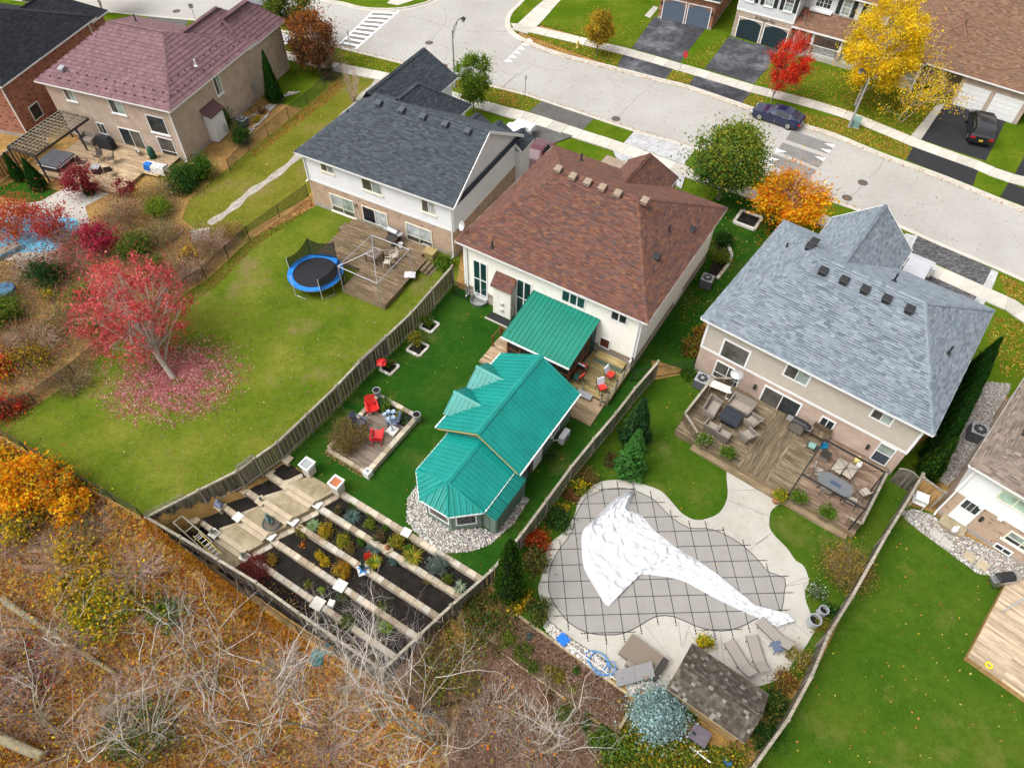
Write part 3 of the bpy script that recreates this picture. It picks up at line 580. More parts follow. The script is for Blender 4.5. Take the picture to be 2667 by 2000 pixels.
  if fascia:
   mb=MB()
   for i in range(4):
    a,b_=c[i],c[(i+1)%4]
    gab=(i==1 and abs(r1-A1)<.01)or(i==3 and abs(r0-A0)<.01)
    if gab:
     top=R1 if i==1 else R0;mb.bar(a-Vector((0,0,.09)),top-Vector((0,0,.09)),.05,.2).bar(top-Vector((0,0,.09)),b_-Vector((0,0,.09)),.05,.2)
    elif gutter:mb.bar(a-Vector((0,0,.07)),b_-Vector((0,0,.07)),.09,.13)
   mb.build('fascia',fascia,s.root)
  mb=MB()
  if tabs:
   for key,pl in P.items():
    if key=='e1' and abs(r1-A1)<.01 or key=='e0' and abs(r0-A0)<.01:continue
    if indiv and key=='lo':
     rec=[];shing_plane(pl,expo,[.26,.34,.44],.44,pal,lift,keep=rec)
     rec.sort(key=lambda r:(s.O+Matrix.Rotation(s.yaw,3,'Z')@r[0]-Vector((0,0,CAMH))).length)
     meshes={}
     for n_,r in enumerate(rec):
      o,wd_,ux,vy,nn,cc,kk=r
      if n_<indiv:
       wq=round(wd_,2);ci=random.randrange(len(pal));key2=(wq,ci)
       if key2 not in meshes:
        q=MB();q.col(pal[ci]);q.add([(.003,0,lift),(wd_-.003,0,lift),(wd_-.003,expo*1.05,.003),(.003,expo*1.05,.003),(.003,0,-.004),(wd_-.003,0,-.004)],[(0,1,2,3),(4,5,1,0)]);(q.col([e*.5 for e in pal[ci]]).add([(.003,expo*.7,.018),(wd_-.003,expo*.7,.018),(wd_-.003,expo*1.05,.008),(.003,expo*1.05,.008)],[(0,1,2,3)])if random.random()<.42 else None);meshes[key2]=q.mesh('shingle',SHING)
       so_=obj('shingle',meshes[key2],ro);M4=Matrix((ux,vy,nn)).transposed().to_4x4();M4 .translation=o;so_.matrix_local=M4
      else:
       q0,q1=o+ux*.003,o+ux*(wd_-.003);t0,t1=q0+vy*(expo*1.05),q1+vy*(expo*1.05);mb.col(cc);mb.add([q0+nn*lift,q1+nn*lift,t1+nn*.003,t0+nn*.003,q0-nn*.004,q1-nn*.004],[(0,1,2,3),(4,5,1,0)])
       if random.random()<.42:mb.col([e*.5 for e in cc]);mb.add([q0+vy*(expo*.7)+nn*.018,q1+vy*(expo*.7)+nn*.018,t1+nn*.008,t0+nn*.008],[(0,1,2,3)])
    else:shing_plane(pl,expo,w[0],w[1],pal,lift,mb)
   mb.build('shingles',SHING,ro,kind='stuff',uv=False)
  mb=MB()
  cap_run(R0,R1,pal,mb,cap_step,w=capw)
  if abs(r1-A1)>.01:
   for i in(1,2):cap_run(c[i],R1,pal,mb,cap_step,w=capw)
  if abs(r0-A0)>.01:
   for i in(0,3):cap_run(c[i],R0,pal,mb,cap_step,w=capw)
  mb.build('ridge_caps',SHING,ro,kind='stuff',uv=False)
  for e,hip in((0,abs(r0-A0)>.01),(1,abs(r1-A1)>.01)):
   if not hip and gable_mat:
    a=(A0 if e==0 else A1)+(s.oh*.8 if e==0 else-s.oh*.8);mb=MB();k=(zr-ze)/(m_-B0)
    t=[f(a,B0+s.oh,ze+s.oh*k*.9-drop),f(a,B1-s.oh,ze+s.oh*k*.9-drop),f(a,m_,zr-.08)];u=[f(a+(.2 if e==0 else-.2),q.y if axis=='x' else q.x,q.z)for q in t]
    mb.hull([t,u]);mb.build('gable_wall',gable_mat,s.root)
  return ro
 def vent(s,p,mat,kind='box',par=None):
  mb=MB()
  if kind=='box':mb.hull([[(-.2,-.2,0),(.2,-.2,0),(.2,.2,0),(-.2,.2,0)],[(-.2,-.2,.22),(.2,-.2,.22),(.2,.2,.30),(-.2,.2,.30)],[(-.25,-.25,.22),(.25,-.25,.22),(.25,.25,.31),(-.25,.25,.31)],[(-.22,-.2,.27),(.22,-.2,.27),(.22,.22,.37),(-.22,.22,.37)]])
  else:mb.lathe([(.16,0),(.09,.04),(.055,.06),(.055,.5),(.07,.5),(.07,.54)],10)
  return mb.build('roof_vent' if kind=='box' else 'vent_pipe',mat,par or s.root,loc=p)
def on_plane(t,x,y,P0,n):
 d=ray(t,x,y);C=Vector((0,0,CAMH));k=(P0-C).dot(n)/d.dot(n);return C+d*k
def on_rear(h,t,x,y,y0,ze,ym,zr):
 """surveyed point on the rear roof slope -> house frame"""
 sl_=(zr-ze)/(ym-y0);nl=Vector((0,-sl_,1));Rm=Matrix.Rotation(h.yaw,3,'Z');P0=h.O+Rm@Vector((0,y0,ze));p=on_plane(t,x,y,P0,Rm@nl)-h.O
 return Vector((p.dot(h.ex),p.dot(h.ey),p.z))
def downspout(h,x,side='rear',z0=.1,z1=None,mat=WHITE,y=None):
 mb=MB();z1=z1 or h.ze-.1
 if side=='rear':mb.box(x-.045,x+.045,-.12,-.04,z0,z1);mb.obox((x,-.2,z0+.05),(.09,.35,.08))
 else:mb.box(h.W+.04,h.W+.12,x-.045,x+.045,z0,z1)
 mb.build('downspout',mat,h.root)
PRED=[(0.164,0.076,0.056),(0.149,0.07,0.053),(0.18,0.083,0.057),(0.127,0.07,0.059),(0.195,0.096,0.059),(0.147,0.079,0.066),(0.161,0.073,0.053),(0.118,0.071,0.064)]
H=House('house','cream sided house with brown shingle hip roof in the middle',g('S',1185,627,4.9),-30.68,13.9,13.2,4.9);HRED=H
H.walls(BR_BROWN,.95,OFFW,band=None,expo=.12,found=.62)
for x,y in((0,0),(H.W,0)):
 mb=MB();mb.box(x-.09 if x else-.04,x+.04 if x else.09,-.04,.09,.95,4.8);mb.build('corner_trim',WHITE,H.root)
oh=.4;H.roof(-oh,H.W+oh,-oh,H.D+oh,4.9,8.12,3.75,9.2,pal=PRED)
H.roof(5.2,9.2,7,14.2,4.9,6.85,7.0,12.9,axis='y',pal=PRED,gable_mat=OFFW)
mb=MB();mb.box(3.5,9.2,12.3,14.0,0,4.8);mb.build('garage_wall',BR_BROWN,H.root)
H.roof(1.6,6.2,12,15.0,2.9,3.9,2.8,5.0,pal=PRED);mb=MB();mb.box(2,5.9,12.3,14.4,0,2.88);mb.build('porch_wall',BR_BROWN,H.root)
for(t0,t1,nx,ny,pn)in((('A6',1838,625),('A6',1962,968),2,2,(PANEG,)),(('A7',518,873),('A7',706,1052),3,1,(PANEG,)),(('A7',925,1043),('A7',1050,1178),2,1,(PANE,)),(('A7',832,1262),('A7',908,1380),1,1,(glassy('red_curtained_glass',(.09,.02,.02)),))):
 H.pwin('rear',t0,t1,nx,ny,panes=pn,fw=.09,muntin=.09)
a,z1=H.hit('rear','A7',145,783);a2,z0=H.hit('rear','A6',1962,968);b2,_=H.hit('rear','A7',272,850);H.window('rear',a,b2,z0,z1,2,2,panes=(PANEG,),fw=.09,muntin=.09)
H.pwin('right',('A7',1430,1010),('A7',1505,880),2,1)
a,z=H.hit('rear','A6',1905,1010);H.window('rear',a-.45,a+.45,.2,.62,2,1)
mb=MB();mb.lathe([(.62,0),(.62,.3),(.58,.3),(.58,.02)],16);mb.build('window_well',STEEL,H.root,loc=(a,-.25,0))
b0=H.loc('A6',1985,1090,.1).x;b1=H.loc('A6',2118,1165,.1).x
mb=MB();mb.box(b0,b1,-.62,-.03,.12,2.75);mb.build('bump_out',OFFW,H.root)
mb=MB();mb.col(PRED[0]);mb.hull([[(b0-.12,-.78,2.66),(b1+.12,-.78,2.66),(b1+.12,-.03,3.35),(b0-.12,-.03,3.35)],[(b0-.12,-.78,2.74),(b1+.12,-.78,2.74),(b1+.12,-.03,3.43),(b0-.12,-.03,3.43)]]);bo=mb.build('bump_out_roof',SHING,H.root)
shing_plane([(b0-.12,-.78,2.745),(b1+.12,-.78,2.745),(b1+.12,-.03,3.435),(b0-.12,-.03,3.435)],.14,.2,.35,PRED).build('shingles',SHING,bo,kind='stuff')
for zz,r in((1.35,.13),(.75,.1)):
 mb=MB();mb.tube([(b0+.75,-.62,zz),(b0+.75,-.72,zz)],r,12);mb.tube([(b0+.75,-.7,zz),(b0+.75,-.8,zz)],r*.6,10);mb.build('exhaust_vent',ALU,H.root)
mb=MB();mb.box(b0-.15,b1+.15,-1.25,-.64,.0,.05);mb.build('gravel_pad',ASPHD,H.root)
mb=MB();mb.box(b0-.25,b1+.25,-1.35,-1.25,0,.1);mb.build('pad_edging',CONC,H.root)
VBR=plain('tan_vent',(.25,.19,.14),.7);VBK=plain('black_vent',(.02,.02,.022),.6)
for t,x,y in(('A3',485,1412),('A3',605,1475),('A3',726,1522),('A3',846,1566),('A3',973,1615),('A7',1195,170)):
 p=on_rear(H,t,x,y,-oh,4.9,H.D/2,8.12);p.z=min(p.z,8.0);H.vent(p,VBR)
for t,x,y in(('A6',1997,540),):H.vent(on_rear(H,t,x,y,-oh,4.9,H.D/2,8.12),VBK,'pipe')
for(x,y,z,kd)in((11.6,6.4,6.3,'pipe'),(12.5,8.3,5.4,'box'),(11.9,3.9,6.0,'box'),(3.6,9.3,7.0,'pipe')):H.vent((x,y,z),VBK,kd)
downspout(H,H.W-.15,'rear',.9);downspout(H,.25,'rear')
def dish(name,label,loc,rz):
 t=thing(name,label,'dish',loc,rz);mb=MB();prof=[(.0001,0),(.15,.02),(.28,.07),(.33,.11),(.33,.125),(.28,.085),(.15,.035),(.0001,.015)]
 M=Matrix.Rotation(math.radians(-65),4,'X')@Matrix.Translation((0,0,.0));q=MB();q.lathe(prof,18);mb.add([M@Vector(v)+Vector((0,.0,.65))for v in q.v],q.f);mb.build('reflector',ALU,t,smooth=True)
 mb=MB();mb.tube([(0,-.25,0),(0,-.15,.3),(0,.02,.62)],.03,8);mb.build('mast',STEEL,t);mb=MB();mb.bar((0,0,.5),(0,.45,.55),.03);mb.obox((0,.45,.6),(.08,.1,.1));mb.build('feed_arm',STEEL,t);return t
dish('satellite_dish','grey satellite dish on the left corner of the brown roof',H.O+H.ex*-.2+H.ey*.3+Vector((0,0,5.05)),H.yaw+2.6)
PDK=[(0.062,0.073,0.086),(0.07,0.082,0.096),(0.052,0.062,0.073),(0.08,0.093,0.107),(0.066,0.073,0.087)]
H=House('house','white sided house with dark grey shingle roof and brick ground floor',g('A2',365,1250,4.9),-26.84,13.85,10.4,4.9);H2=H
H.walls(BR_TAN,2.45,WSID,expo=.12)
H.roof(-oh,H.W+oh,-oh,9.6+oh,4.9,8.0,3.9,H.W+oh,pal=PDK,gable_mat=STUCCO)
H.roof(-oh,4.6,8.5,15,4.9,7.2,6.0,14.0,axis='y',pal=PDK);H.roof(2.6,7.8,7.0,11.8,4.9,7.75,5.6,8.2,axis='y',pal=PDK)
mb=MB();mb.box(0,4.2,9,14.6,0,4.9);mb.box(4,7.4,9,11.4,0,4.85);mb.build('front_wing_wall',WSID,H.root)
for k in range(3):
 x0=8.0+k*1.9;H.roof(x0,x0+1.85,9.4,11.2+.15*k,4.2-.2*k,5.0-.2*k,9.41,10.9+.15*k,axis='y',pal=PDK,gable_mat=STUCCO);mb=MB();mb.box(x0+.15,x0+1.7,9.5,10.9+.1*k,0,4.2-.2*k);mb.build('front_bay_wall',WSID,H.root)
for t0,t1,nx,kw in((('A2',578,1335),('A2',700,1438),2,dict(panes=(PDIM,PBLIND))),(('A2',915,1455),('A2',1097,1612),2,dict(panes=(PDIM,PBLIND))),(('A6',1410,130),('A6',1535,275),2,dict(panes=(PDIM,PCURT))),(('A6',655,83),('A6',880,300),2,dict(ny=2,rows=[0,.3,1],panes=(PDIM,PDIM,PCURT,PBLIND))),(('A6',1280,323),('A6',1512,547),2,dict(ny=2,rows=[0,.3,1],panes=(PDIM,PDIM,PCURT,PCURT)))):
 H.pwin('rear',t0,t1,nx,frame=ALMOND,sill=1,**kw)
o=H.pwin('rear',('A6',920,185),('A6',1150,388),2,frame=ALMOND,panes=(glassy('dark_blue_screen_door',(.012,.016,.024)),PCURT),name='patio_door')
for x in(785,1465):
 a,z=H.hit('rear','A6',x,330 if x<1000 else 585);H.window('rear',a-.35,a+.35,.02,.28,2,1,frame=WHITE,fw=.05)
LANT=plain('lantern_black',(.025,.023,.02),.5)
def lantern(h,side,a,z,mat=LANT):
 mb=MB();h.wbox(mb,side,a-.05,a+.05,z-.02,z+.12,0,.05);h.wbox(mb,side,a-.07,a+.07,z-.18,z+.06,.05,.2);h.wbox(mb,side,a-.09,a+.09,z+.06,z+.1,.03,.22);mb.build('wall_lantern',mat,h.root)
a,z=H.hit('rear','A6',875,180);lantern(H,'rear',a,z,STEEL)
for t,x,y in(('A2',1064,868),('A2',1252,926),('A2',1428,980),('A2',1610,1042),('A2',1795,1100)):
 H.vent(on_rear(H,t,x,y,-oh,4.9,4.8,8.0),plain('slate_vent',(.06,.07,.085),.6)if 'slate_vent' not in MATS else MATS['slate_vent'])
for q in((2.3,6.4,6.3),(1.4,4.2,5.9)):H.vent(q,VBK,'pipe')
downspout(H,H.W-.1,'rear',mat=WHITE);downspout(H,.06,'rear',2.4)
PBL=[(0.212,0.251,0.284),(0.227,0.263,0.296),(0.197,0.233,0.266),(0.161,0.191,0.22),(0.209,0.236,0.275),(0.239,0.275,0.305),(0.215,0.248,0.281)]
H=House('house','taupe sided house with blue grey shingle hip roof beside the covered pool',g('A7',1665,1115,4.9),-36.61,13.8,11.9,4.9);HBL=H
H.walls(BR_PINK,2.3,TAUPE,expo=.115)
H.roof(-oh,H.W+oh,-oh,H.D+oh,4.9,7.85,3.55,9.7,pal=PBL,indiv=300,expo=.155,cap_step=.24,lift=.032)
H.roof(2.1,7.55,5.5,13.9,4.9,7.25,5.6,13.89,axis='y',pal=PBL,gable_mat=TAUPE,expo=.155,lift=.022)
mb=MB();mb.box(2.5,7.1,11,13.5,0,4.9);mb.build('front_wing_wall',TAUPE,H.root)
H.pwin('rear',('A7',1855,1278),('A7',2022,1538),1,panes=(PDIM,),fw=.12);H.pwin('rear',('A7',1795,1458),('C5',742,314),2,2,rows=[0,.32,1],panes=(PDIM,PANE,PDIM,PDIM))
H.pwin('rear',('C5',1075,272),('C5',1392,718),2,panes=(PDIM,PANE),name='patio_door',fw=.1);H.pwin('rear',('C5',1335,15),('C5',1550,300),2,panes=(PDIM,PBLIND),fw=.1);H.pwin('rear',('B4',980,266),('B4',1108,432),2,panes=(PDIM,PBLIND),fw=.1)
H.pwin('rear',('C5',1735,626),('C5',1832,814),2,panes=(PANE,),sill=1)
a0,z1=H.hit('rear','B4',1010,590);a1,_=H.hit('rear','B4',1122,645)
o=H.window('rear',a0,a1+.15,.5,2.2,1,2,rows=[0,.55,1],panes=(plain('slate_door',(.045,.055,.075),.5),PBLIND),name='back_door',fw=.06)
for t,x,y in(('B4',2110,90),):
 pass
a,z=H.hit('rear','C5',965,285);lantern(H,'rear',a,z);a,z=H.hit('rear','B4',932,585);lantern(H,'rear',a,z)
for t,x,y in(('A8',550,750),('A8',722,826),('A8',893,902),('A8',1070,980),('A8',1258,1065)):H.vent(on_rear(H,t,x,y,-oh,4.9,H.D/2,7.85),VBK)
for q,kd in(((1.2,7.3,5.9),'pipe'),((2.6,7.6,6.9),'box'),((2.6,6.7,7.1),'box'),((7.7,7.2,7.1),'pipe'),((12.1,4.7,6.0),'pipe')):H.vent(q,VBK,kd)
PBG=[(.20,.115,.125),(.185,.105,.115),(.215,.125,.135)]
H=House('house','beige brick house with burgundy metal tile roof beside the footpath',g('A1',280,665,4.9),-18.26,13.2,12.6,4.9);HBG=H
H.walls(BR_BEIGE,4.9,None)
BURG=plain('burgundy_metal',(.105,.047,.05),.5)
H.roof(-oh,H.W+oh,-oh,H.D+oh,4.9,7.65,3.3,8.7,pal=PBG,expo=.37,w=(.24,.26),lift=.04,cap_step=.4,capw=.13)
H.roof(6.5,12.0,7,15.2,4.9,7.0,7.4,12.6,axis='y',pal=PBG,expo=.37,w=(.24,.26),lift=.04,cap_step=.4);H.roof(8.2,12.6,11,17.2,4.6,6.6,11.4,15.4,axis='y',pal=PBG,expo=.37,w=(.24,.26),lift=.04,cap_step=.4)
mb=MB();mb.box(6.9,11.6,11.5,14.8,0,4.85);mb.box(8.6,12.2,11.5,16.8,0,4.5);mb.build('front_wing_wall',BR_BEIGE,H.root)
for t0,t1,nx,kw in(((505,722),(642,842),2,dict(panes=(PDIM,PBLIND),sill=1)),((875,808),(1047,952),2,dict(panes=(PDIM,PBLIND),sill=1)),((1190,938),(1402,1118),1,dict(panes=(PANE,),sill=1)),((1280,1118),(1478,1302),1,dict(ny=2,rows=[0,.25,1],panes=(PANE,PDIM))),((785,1003),(897,1112),2,dict(panes=(PDIM,PANE),sill=1)),((965,1042),(1227,1262),2,dict(panes=(PANE,PDIM),name='patio_door')),((600,1055),(692,1150),1,dict(panes=(PDIM,),name='back_door'))):
 H.pwin('rear',('A1',)+t0,('A1',)+t1,nx,**kw)
H.pwin('right',('A1',1738,640),('A1',1838,755),2,panes=(PDIM,PBLIND),sill=1)
clip=MB();clip.hull([[(-.05,0,0),(.05,0,0),(.05,.12,0),(-.05,.12,0)],[(-.04,0,.1),(.04,0,.1),(.04,.04,.1),(-.04,.04,.1)]]);SNOW=clip.mesh('snow_guard',plain('snow_guard_metal',(.03,.022,.024),.5))
rs_=(7.65-4.9)/(H.D/2+oh);re_=(7.65-4.9)/(H.W+oh-8.7)
for r in range(2):
 for k in range(13):
  x=.9+k*.92+r*.46;y=.15+r*.75;o=obj('snow_guard',SNOW,H.root,(x,y,4.9+(y+oh)*rs_+.06))
  y2=.9+k*.88+r*.44;x2=H.W-.2-r*.7;o=obj('snow_guard',SNOW,H.root,(x2,y2,4.9+(H.W+oh-x2)*re_+.06),math.pi/2)
downspout(H,H.W-.1,'rear');
a0,_=H.hit('right','A1',1640,1200);mb=MB();mb.box(H.W+.01,H.W+.75,3.2,4.9,.1,2.4);mb.build('bump_out',WSID,H.root)
mb=MB();mb.hull([[(H.W+.0,3.05,2.95),(H.W+.9,3.05,2.38),(H.W+.9,5.05,2.38),(H.W+.0,5.05,2.95)],[(H.W+.0,3.05,3.05),(H.W+.9,3.05,2.48),(H.W+.9,5.05,2.48),(H.W+.0,5.05,3.05)]]);mb.build('bump_out_roof',BURG,H.root)
mb=MB();mb.box(H.W+.02,H.W+.2,10.2,10.5,1.2,1.75);mb.tube([(H.W+.1,10.35,1.2),(H.W+.1,10.35,.2)],.03,6);mb.build('electric_meter',GREYP,H.root)
H.vent((1.7,.9,5.5),GREYP,'box');H.vent((11.9,4.9,5.9),WHITE,'pipe');H.vent((4.2,7.9,7.0),VBK,'pipe')
H=House('house','red brick house with charcoal shingle roof at the left edge',Vector((0,0,0)),-12.5,13,13,5.0);HFL=H
ce=g('A1',10,715,5.0);H.O=Vector((ce.x,ce.y,0))-H.ex*(13-.4)+H.ey*.4;H.root.location=H.O
H.walls(BR_RED,5,None);H.roof(-oh,H.W+oh,-oh,12.6,5.0,8.0,4.2,8.4,pal=[(.026,.028,.034),(.034,.036,.043),(.022,.024,.03)])
H.roof(4,11.5,9,15.5,4.2,6.4,9.4,13,axis='y',pal=[(.026,.028,.034),(.034,.036,.043)]);mb=MB();mb.box(4.4,11.1,11.5,15.1,0,4.2);mb.build('garage_wall',BR_RED,H.root)
downspout(H,H.W-.1,'rear');downspout(H,11.6,'right');H.vent((9.6,1.5,6.1),VBK,'pipe')
H.window('right',1.2,2.4,.9,2.2,1)
PTN=[(0.231,0.181,0.149),(0.205,0.161,0.132),(0.255,0.201,0.165),(0.178,0.141,0.119)]
H=House('house','white and buff brick house with brown shingle roof at the right edge',g('B4',1765,745,4.9),-42.3,12.6,11.6,4.9);HTN=H
H.walls(BR_TAN,2.4,WSID,expo=.12)
H.roof(-oh,H.W+oh,-oh,H.D+oh,4.9,7.9,3.6,8.4,pal=PTN,expo=.155,lift=.022)
a,z1=H.hit('rear','B4',2045,938);_,z0=H.hit('rear','B4',1995,1022);H.window('rear',a,a+1.7,z0,z1,2,panes=(PLGREEN,),frame=ALMOND)
a,z1=H.hit('rear','B4',2108,1280);_,z0=H.hit('rear','B4',2045,1348);H.window('rear',a,a+1.6,z0,z1,2,2,rows=[0,.4,1],panes=(PANE,PDIM,PBLIND,PBLIND),frame=ALMOND,sill=1)
a0,zt=H.hit('rear','B4',1710,1045);a1,_=H.hit('rear','B4',1835,1120);o=H.window('rear',a0-.05,a0+.95,.35,2.35,1,2,rows=[0,.58,1],panes=(WHITE,PANE),name='back_door',grid=(3,1),fw=.1)
mb=MB();mb.box(a0-.25,a0+1.1,-.75,-.02,0,.3);mb.build('door_step',STEPC,H.root)
a,z=H.hit('rear','B4',1960,1490);H.window('rear',a-.4,a+.5,.15,.6,2,1)
for x in(1870,2020):
 a,z=H.hit('rear','B4',x,1090 if x<1900 else 1180);mb=MB();H.wbox(mb,'rear',a-.12,a+.12,z-.08,z+.1,0,.16);mb.build('exhaust_vent',WHITE,H.root)
a,z=H.hit('rear','B4',1868,1178);lantern(H,'rear',a,z)
H.pwin('right',('B4',1,1),('B4',2,2))if False else None
for q,kd in(((.9,2.6,5.75),'box'),((1.6,4.6,6.3),'pipe')):H.vent(q,VBK,kd)
downspout(H,.05,'rear')
def garage_door(h,a0,a1,z0,z1,mat,arch=0.,frame=WHITE,label=None,rows=5,side='rear'):
 mb=MB();n=rows;rec=-.0
 for k in range(n):
  za,zb_=z0+(z1-z0)*k/n,z0+(z1-z0)*(k+1)/n;h.wbox(mb,side,a0,a1,za+.012,zb_-.012,.0,.04);h.wbox(mb,side,a0,a1,za-.012,za+.012,0,.025)
  for i in range(4):
   b0_,b1_=a0+(a1-a0)*(i+.12)/4,a0+(a1-a0)*(i+.88)/4;h.wbox(mb,side,b0_,b1_,za+.1,zb_-.1,.04,.052)
 o=mb.build('garage_door',mat,h.root,label=label)
 if frame:
  mb=MB();h.wbox(mb,side,a0-.1,a0-.004,z0,z1+.1,.0,.09);h.wbox(mb,side,a1+.004,a1+.1,z0,z1+.1,.0,.09);h.wbox(mb,side,a0,a1,z1+.004,z1+.1,0,.09);mb.build('door_frame',frame,o)
 return o
def arch_head(h,a0,a1,z1,rise,mat,top=None):
 """wall infill over a segmental arch"""
 n=10;mb=MB();top=z1+rise+.25
 for k in range(n):
  t0,t1=k/n,(k+1)/n;f=lambda t:z1+rise*(1-(2*t-1)**2)
  q=[(a0+(a1-a0)*t0,f(t0)),(a0+(a1-a0)*t1,f(t1)),(a0+(a1-a0)*t1,top),(a0+(a1-a0)*t0,top)]
  mb.hull([[h.pt('rear',a,.055,z)for a,z in q],[h.pt('rear',a,-.02,z)for a,z in q]])
 mb.build('arch_infill',mat,h.root)
PBN=[(0.216,0.119,0.077),(0.196,0.109,0.072),(0.239,0.136,0.089),(0.189,0.116,0.084)]
BLUED=plain('blue_grey_paint',(.10,.125,.17),.5,0,.05);NAVYD=plain('dark_teal_paint',(.018,.032,.038),.5,0,.1)
H=House('house','red brick house with two blue grey garage doors at the top of the picture',Vector((0,0,0)),-25.5,7.4,12,3.1);HB1=H
p=g('A3',1305,148,.12);H.O=Vector((p.x,p.y,.1));H.root.location=H.O;H.W=6.0;H.D=9;H.walls(BR_RED,3.1,None,found=.25)
H.roof(-.4,6.4,-.4,9.4,3.1,5.2,2.6,3.4,pal=[(.03,.033,.04),(.04,.044,.052)]);mb=MB();mb.box(-6,6,7,15,0,5.6);mb.build('main_wall',BR_RED,H.root);H.roof(-6.4,6.4,6.6,15.4,5.6,8.2,-2.4,2.4,pal=[(.03,.033,.04),(.04,.044,.052)])
for k in(0,1):garage_door(H,.45+k*2.75,2.85+k*2.75,.02,2.15,BLUED);arch_head(H,.45+k*2.75,2.85+k*2.75,1.78,.35,BR_RED)
for k in range(2):lantern(H,'rear',5.8 if k else.2,1.7)
H=House('house','grey sided house with stone front, dark garage doors and a white railed porch',Vector((0,0,0)),-32.0,7,9,5.6);HB2=H
p=g('A3',1905,292,.12);H.O=Vector((p.x,p.y,.1));H.root.location=H.O;H.W=6.0;H.D=9
H.walls(BR_STONE,2.75,GREYSID,found=.2);H.roof(-.4,6.4,-.4,9.4,5.6,7.8,2.6,3.4,pal=PBN)
for k in(0,1):garage_door(H,.55+k*2.8,2.95+k*2.8,.02,2.05,NAVYD);arch_head(H,.55+k*2.8,2.95+k*2.8,1.72,.32,BR_STONE)
SHUT=plain('black_shutter',(.02,.025,.025),.6)
def shuttered(h,a0,a1,z0,z1):
 o=h.window('rear',a0,a1,z0,z1,1,2,panes=(PBLIND,PDIM),sill=1,grid=(2,4))
 for q0,q1 in((a0-.42,a0-.05),(a1+.05,a1+.42)):
  mb=MB();h.wbox(mb,'rear',q0,q1,z0,z1,.02,.06)
  for k in range(10):zz=z0+.08+(z1-z0-.16)*k/10;h.wbox(mb,'rear',q0+.05,q1-.05,zz,zz+.06,.06,.072)
  mb.build('shutter',SHUT,h.root)
shuttered(H,.6,1.5,3.75,5.3);shuttered(H,2.6,3.5,3.75,5.3);shuttered(H,4.6,5.5,3.75,5.3)
mb=MB();mb.box(6.0,14.2,2.4,9,0,5.6);mb.build('main_wall',GREYSID,H.root);mb=MB();mb.box(6.0,14.2,2.37,2.4,.3,2.75);mb.build('porch_back_wall',BR_STONE,H.root)
H.roof(5.6,14.6,2.0,9.4,5.6,8,9,11.5,pal=PBN)
mb=MB();mb.hull([[(6.02,-.35,2.62),(14.2,-.35,2.62),(14.2,2.36,3.5),(6.02,2.36,3.5)],[(6.02,-.35,2.72),(14.2,-.35,2.72),(14.2,2.36,3.6),(6.02,2.36,3.6)]]);mb.c=[];mb.cur=None;pr=MB();pr.col(PBN[1]);pr.add(mb.v,mb.f);pr=pr.build('porch_roof',SHING,H.root)
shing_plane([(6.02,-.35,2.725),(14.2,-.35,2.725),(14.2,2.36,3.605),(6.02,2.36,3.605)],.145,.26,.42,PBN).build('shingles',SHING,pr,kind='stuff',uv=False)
mb=MB();mb.box(6.0,14.2,-.42,-.34,2.56,2.72);mb.build('porch_fascia',WHITE,H.root)
mb=MB();mb.box(6.0,14.2,-.1,2.36,0,.45);mb.build('porch_floor',CONC,H.root)
for x in(8.3,11.2,14.0):
 mb=MB();mb.box(x-.2,x+.2,-.1,.3,.45,1.3);mb.build('column_base',BR_STONE,H.root);mb=MB();mb.hull([[(x-.16,-.06,1.3),(x+.16,-.06,1.3),(x+.16,.26,1.3),(x-.16,.26,1.3)],[(x-.11,-.01,2.56),(x+.11,-.01,2.56),(x+.11,.21,2.56),(x-.11,.21,2.56)]]);mb.build('column',WHITE,H.root)
bal=MB();bal.box(-.02,.02,-.02,.02,0,.8);balm=bal.mesh('baluster',WHITE)
for x0,x1 in((8.5,11.0),(11.4,13.8)):
 mb=MB();mb.box(x0,x1,.06,.14,1.28,1.34);mb.box(x0,x1,.07,.13,.5,.55);mb.build('railing',WHITE,H.root)
 for k in range(int((x1-x0)/.14)):obj('baluster',balm,H.root,(x0+.08+k*.14,.1,.5))
OCHRE=plain('ochre_door',(.42,.22,.015),.5)
mb=MB();mb.box(6.5,8.0,2.30,2.368,.45,2.5);mb.build('front_door',OCHRE,H.root)
H.D0=0
def off_window(h,a0,a1,z0,z1,off,**k):
 old=h.pt;h.pt=lambda side,a,o,z:(a,off-o,z);r=h.window('rear',a0,a1,z0,z1,**k);h.pt=old;return r
off_window(H,9.0,10.4,1.2,2.3,2.37,nx=2);off_window(H,7.0,8.6,3.9,5.3,2.4,nx=2,grid=(2,3),panes=(PANE,));off_window(H,9.6,10.5,3.75,5.3,2.4,nx=1,ny=2,grid=(2,4),panes=(PBLIND,));off_window(H,12,12.9,3.75,5.3,2.4,nx=1,ny=2,grid=(2,4),panes=(PBLIND,))
mb=MB();mb.box(6.7,8.9,1.9,2.4,3.6,3.8);mb.build('balcony_ledge',WHITE,H.root)
for q0,q1 in((9.12,9.52),(10.58,10.98),(11.52,11.92),(12.98,13.38)):
 mb=MB();mb.box(q0,q1,2.33,2.4,3.75,5.3);mb.build('shutter',SHUT,H.root)
cu=bpy.data.curves.new('lettering','FONT');cu.body='24 Ebrain Way';cu.size=.42;cu.extrude=.012;cu.shear=.35;cu.align_x='CENTER'
to=bpy.data.objects.new('lettering',cu);link(to);bpy.context.view_layer.update();me=bpy.data.meshes.new_from_object(to.evaluated_get(bpy.context.evaluated_depsgraph_get()));bpy.data.objects.remove(to)
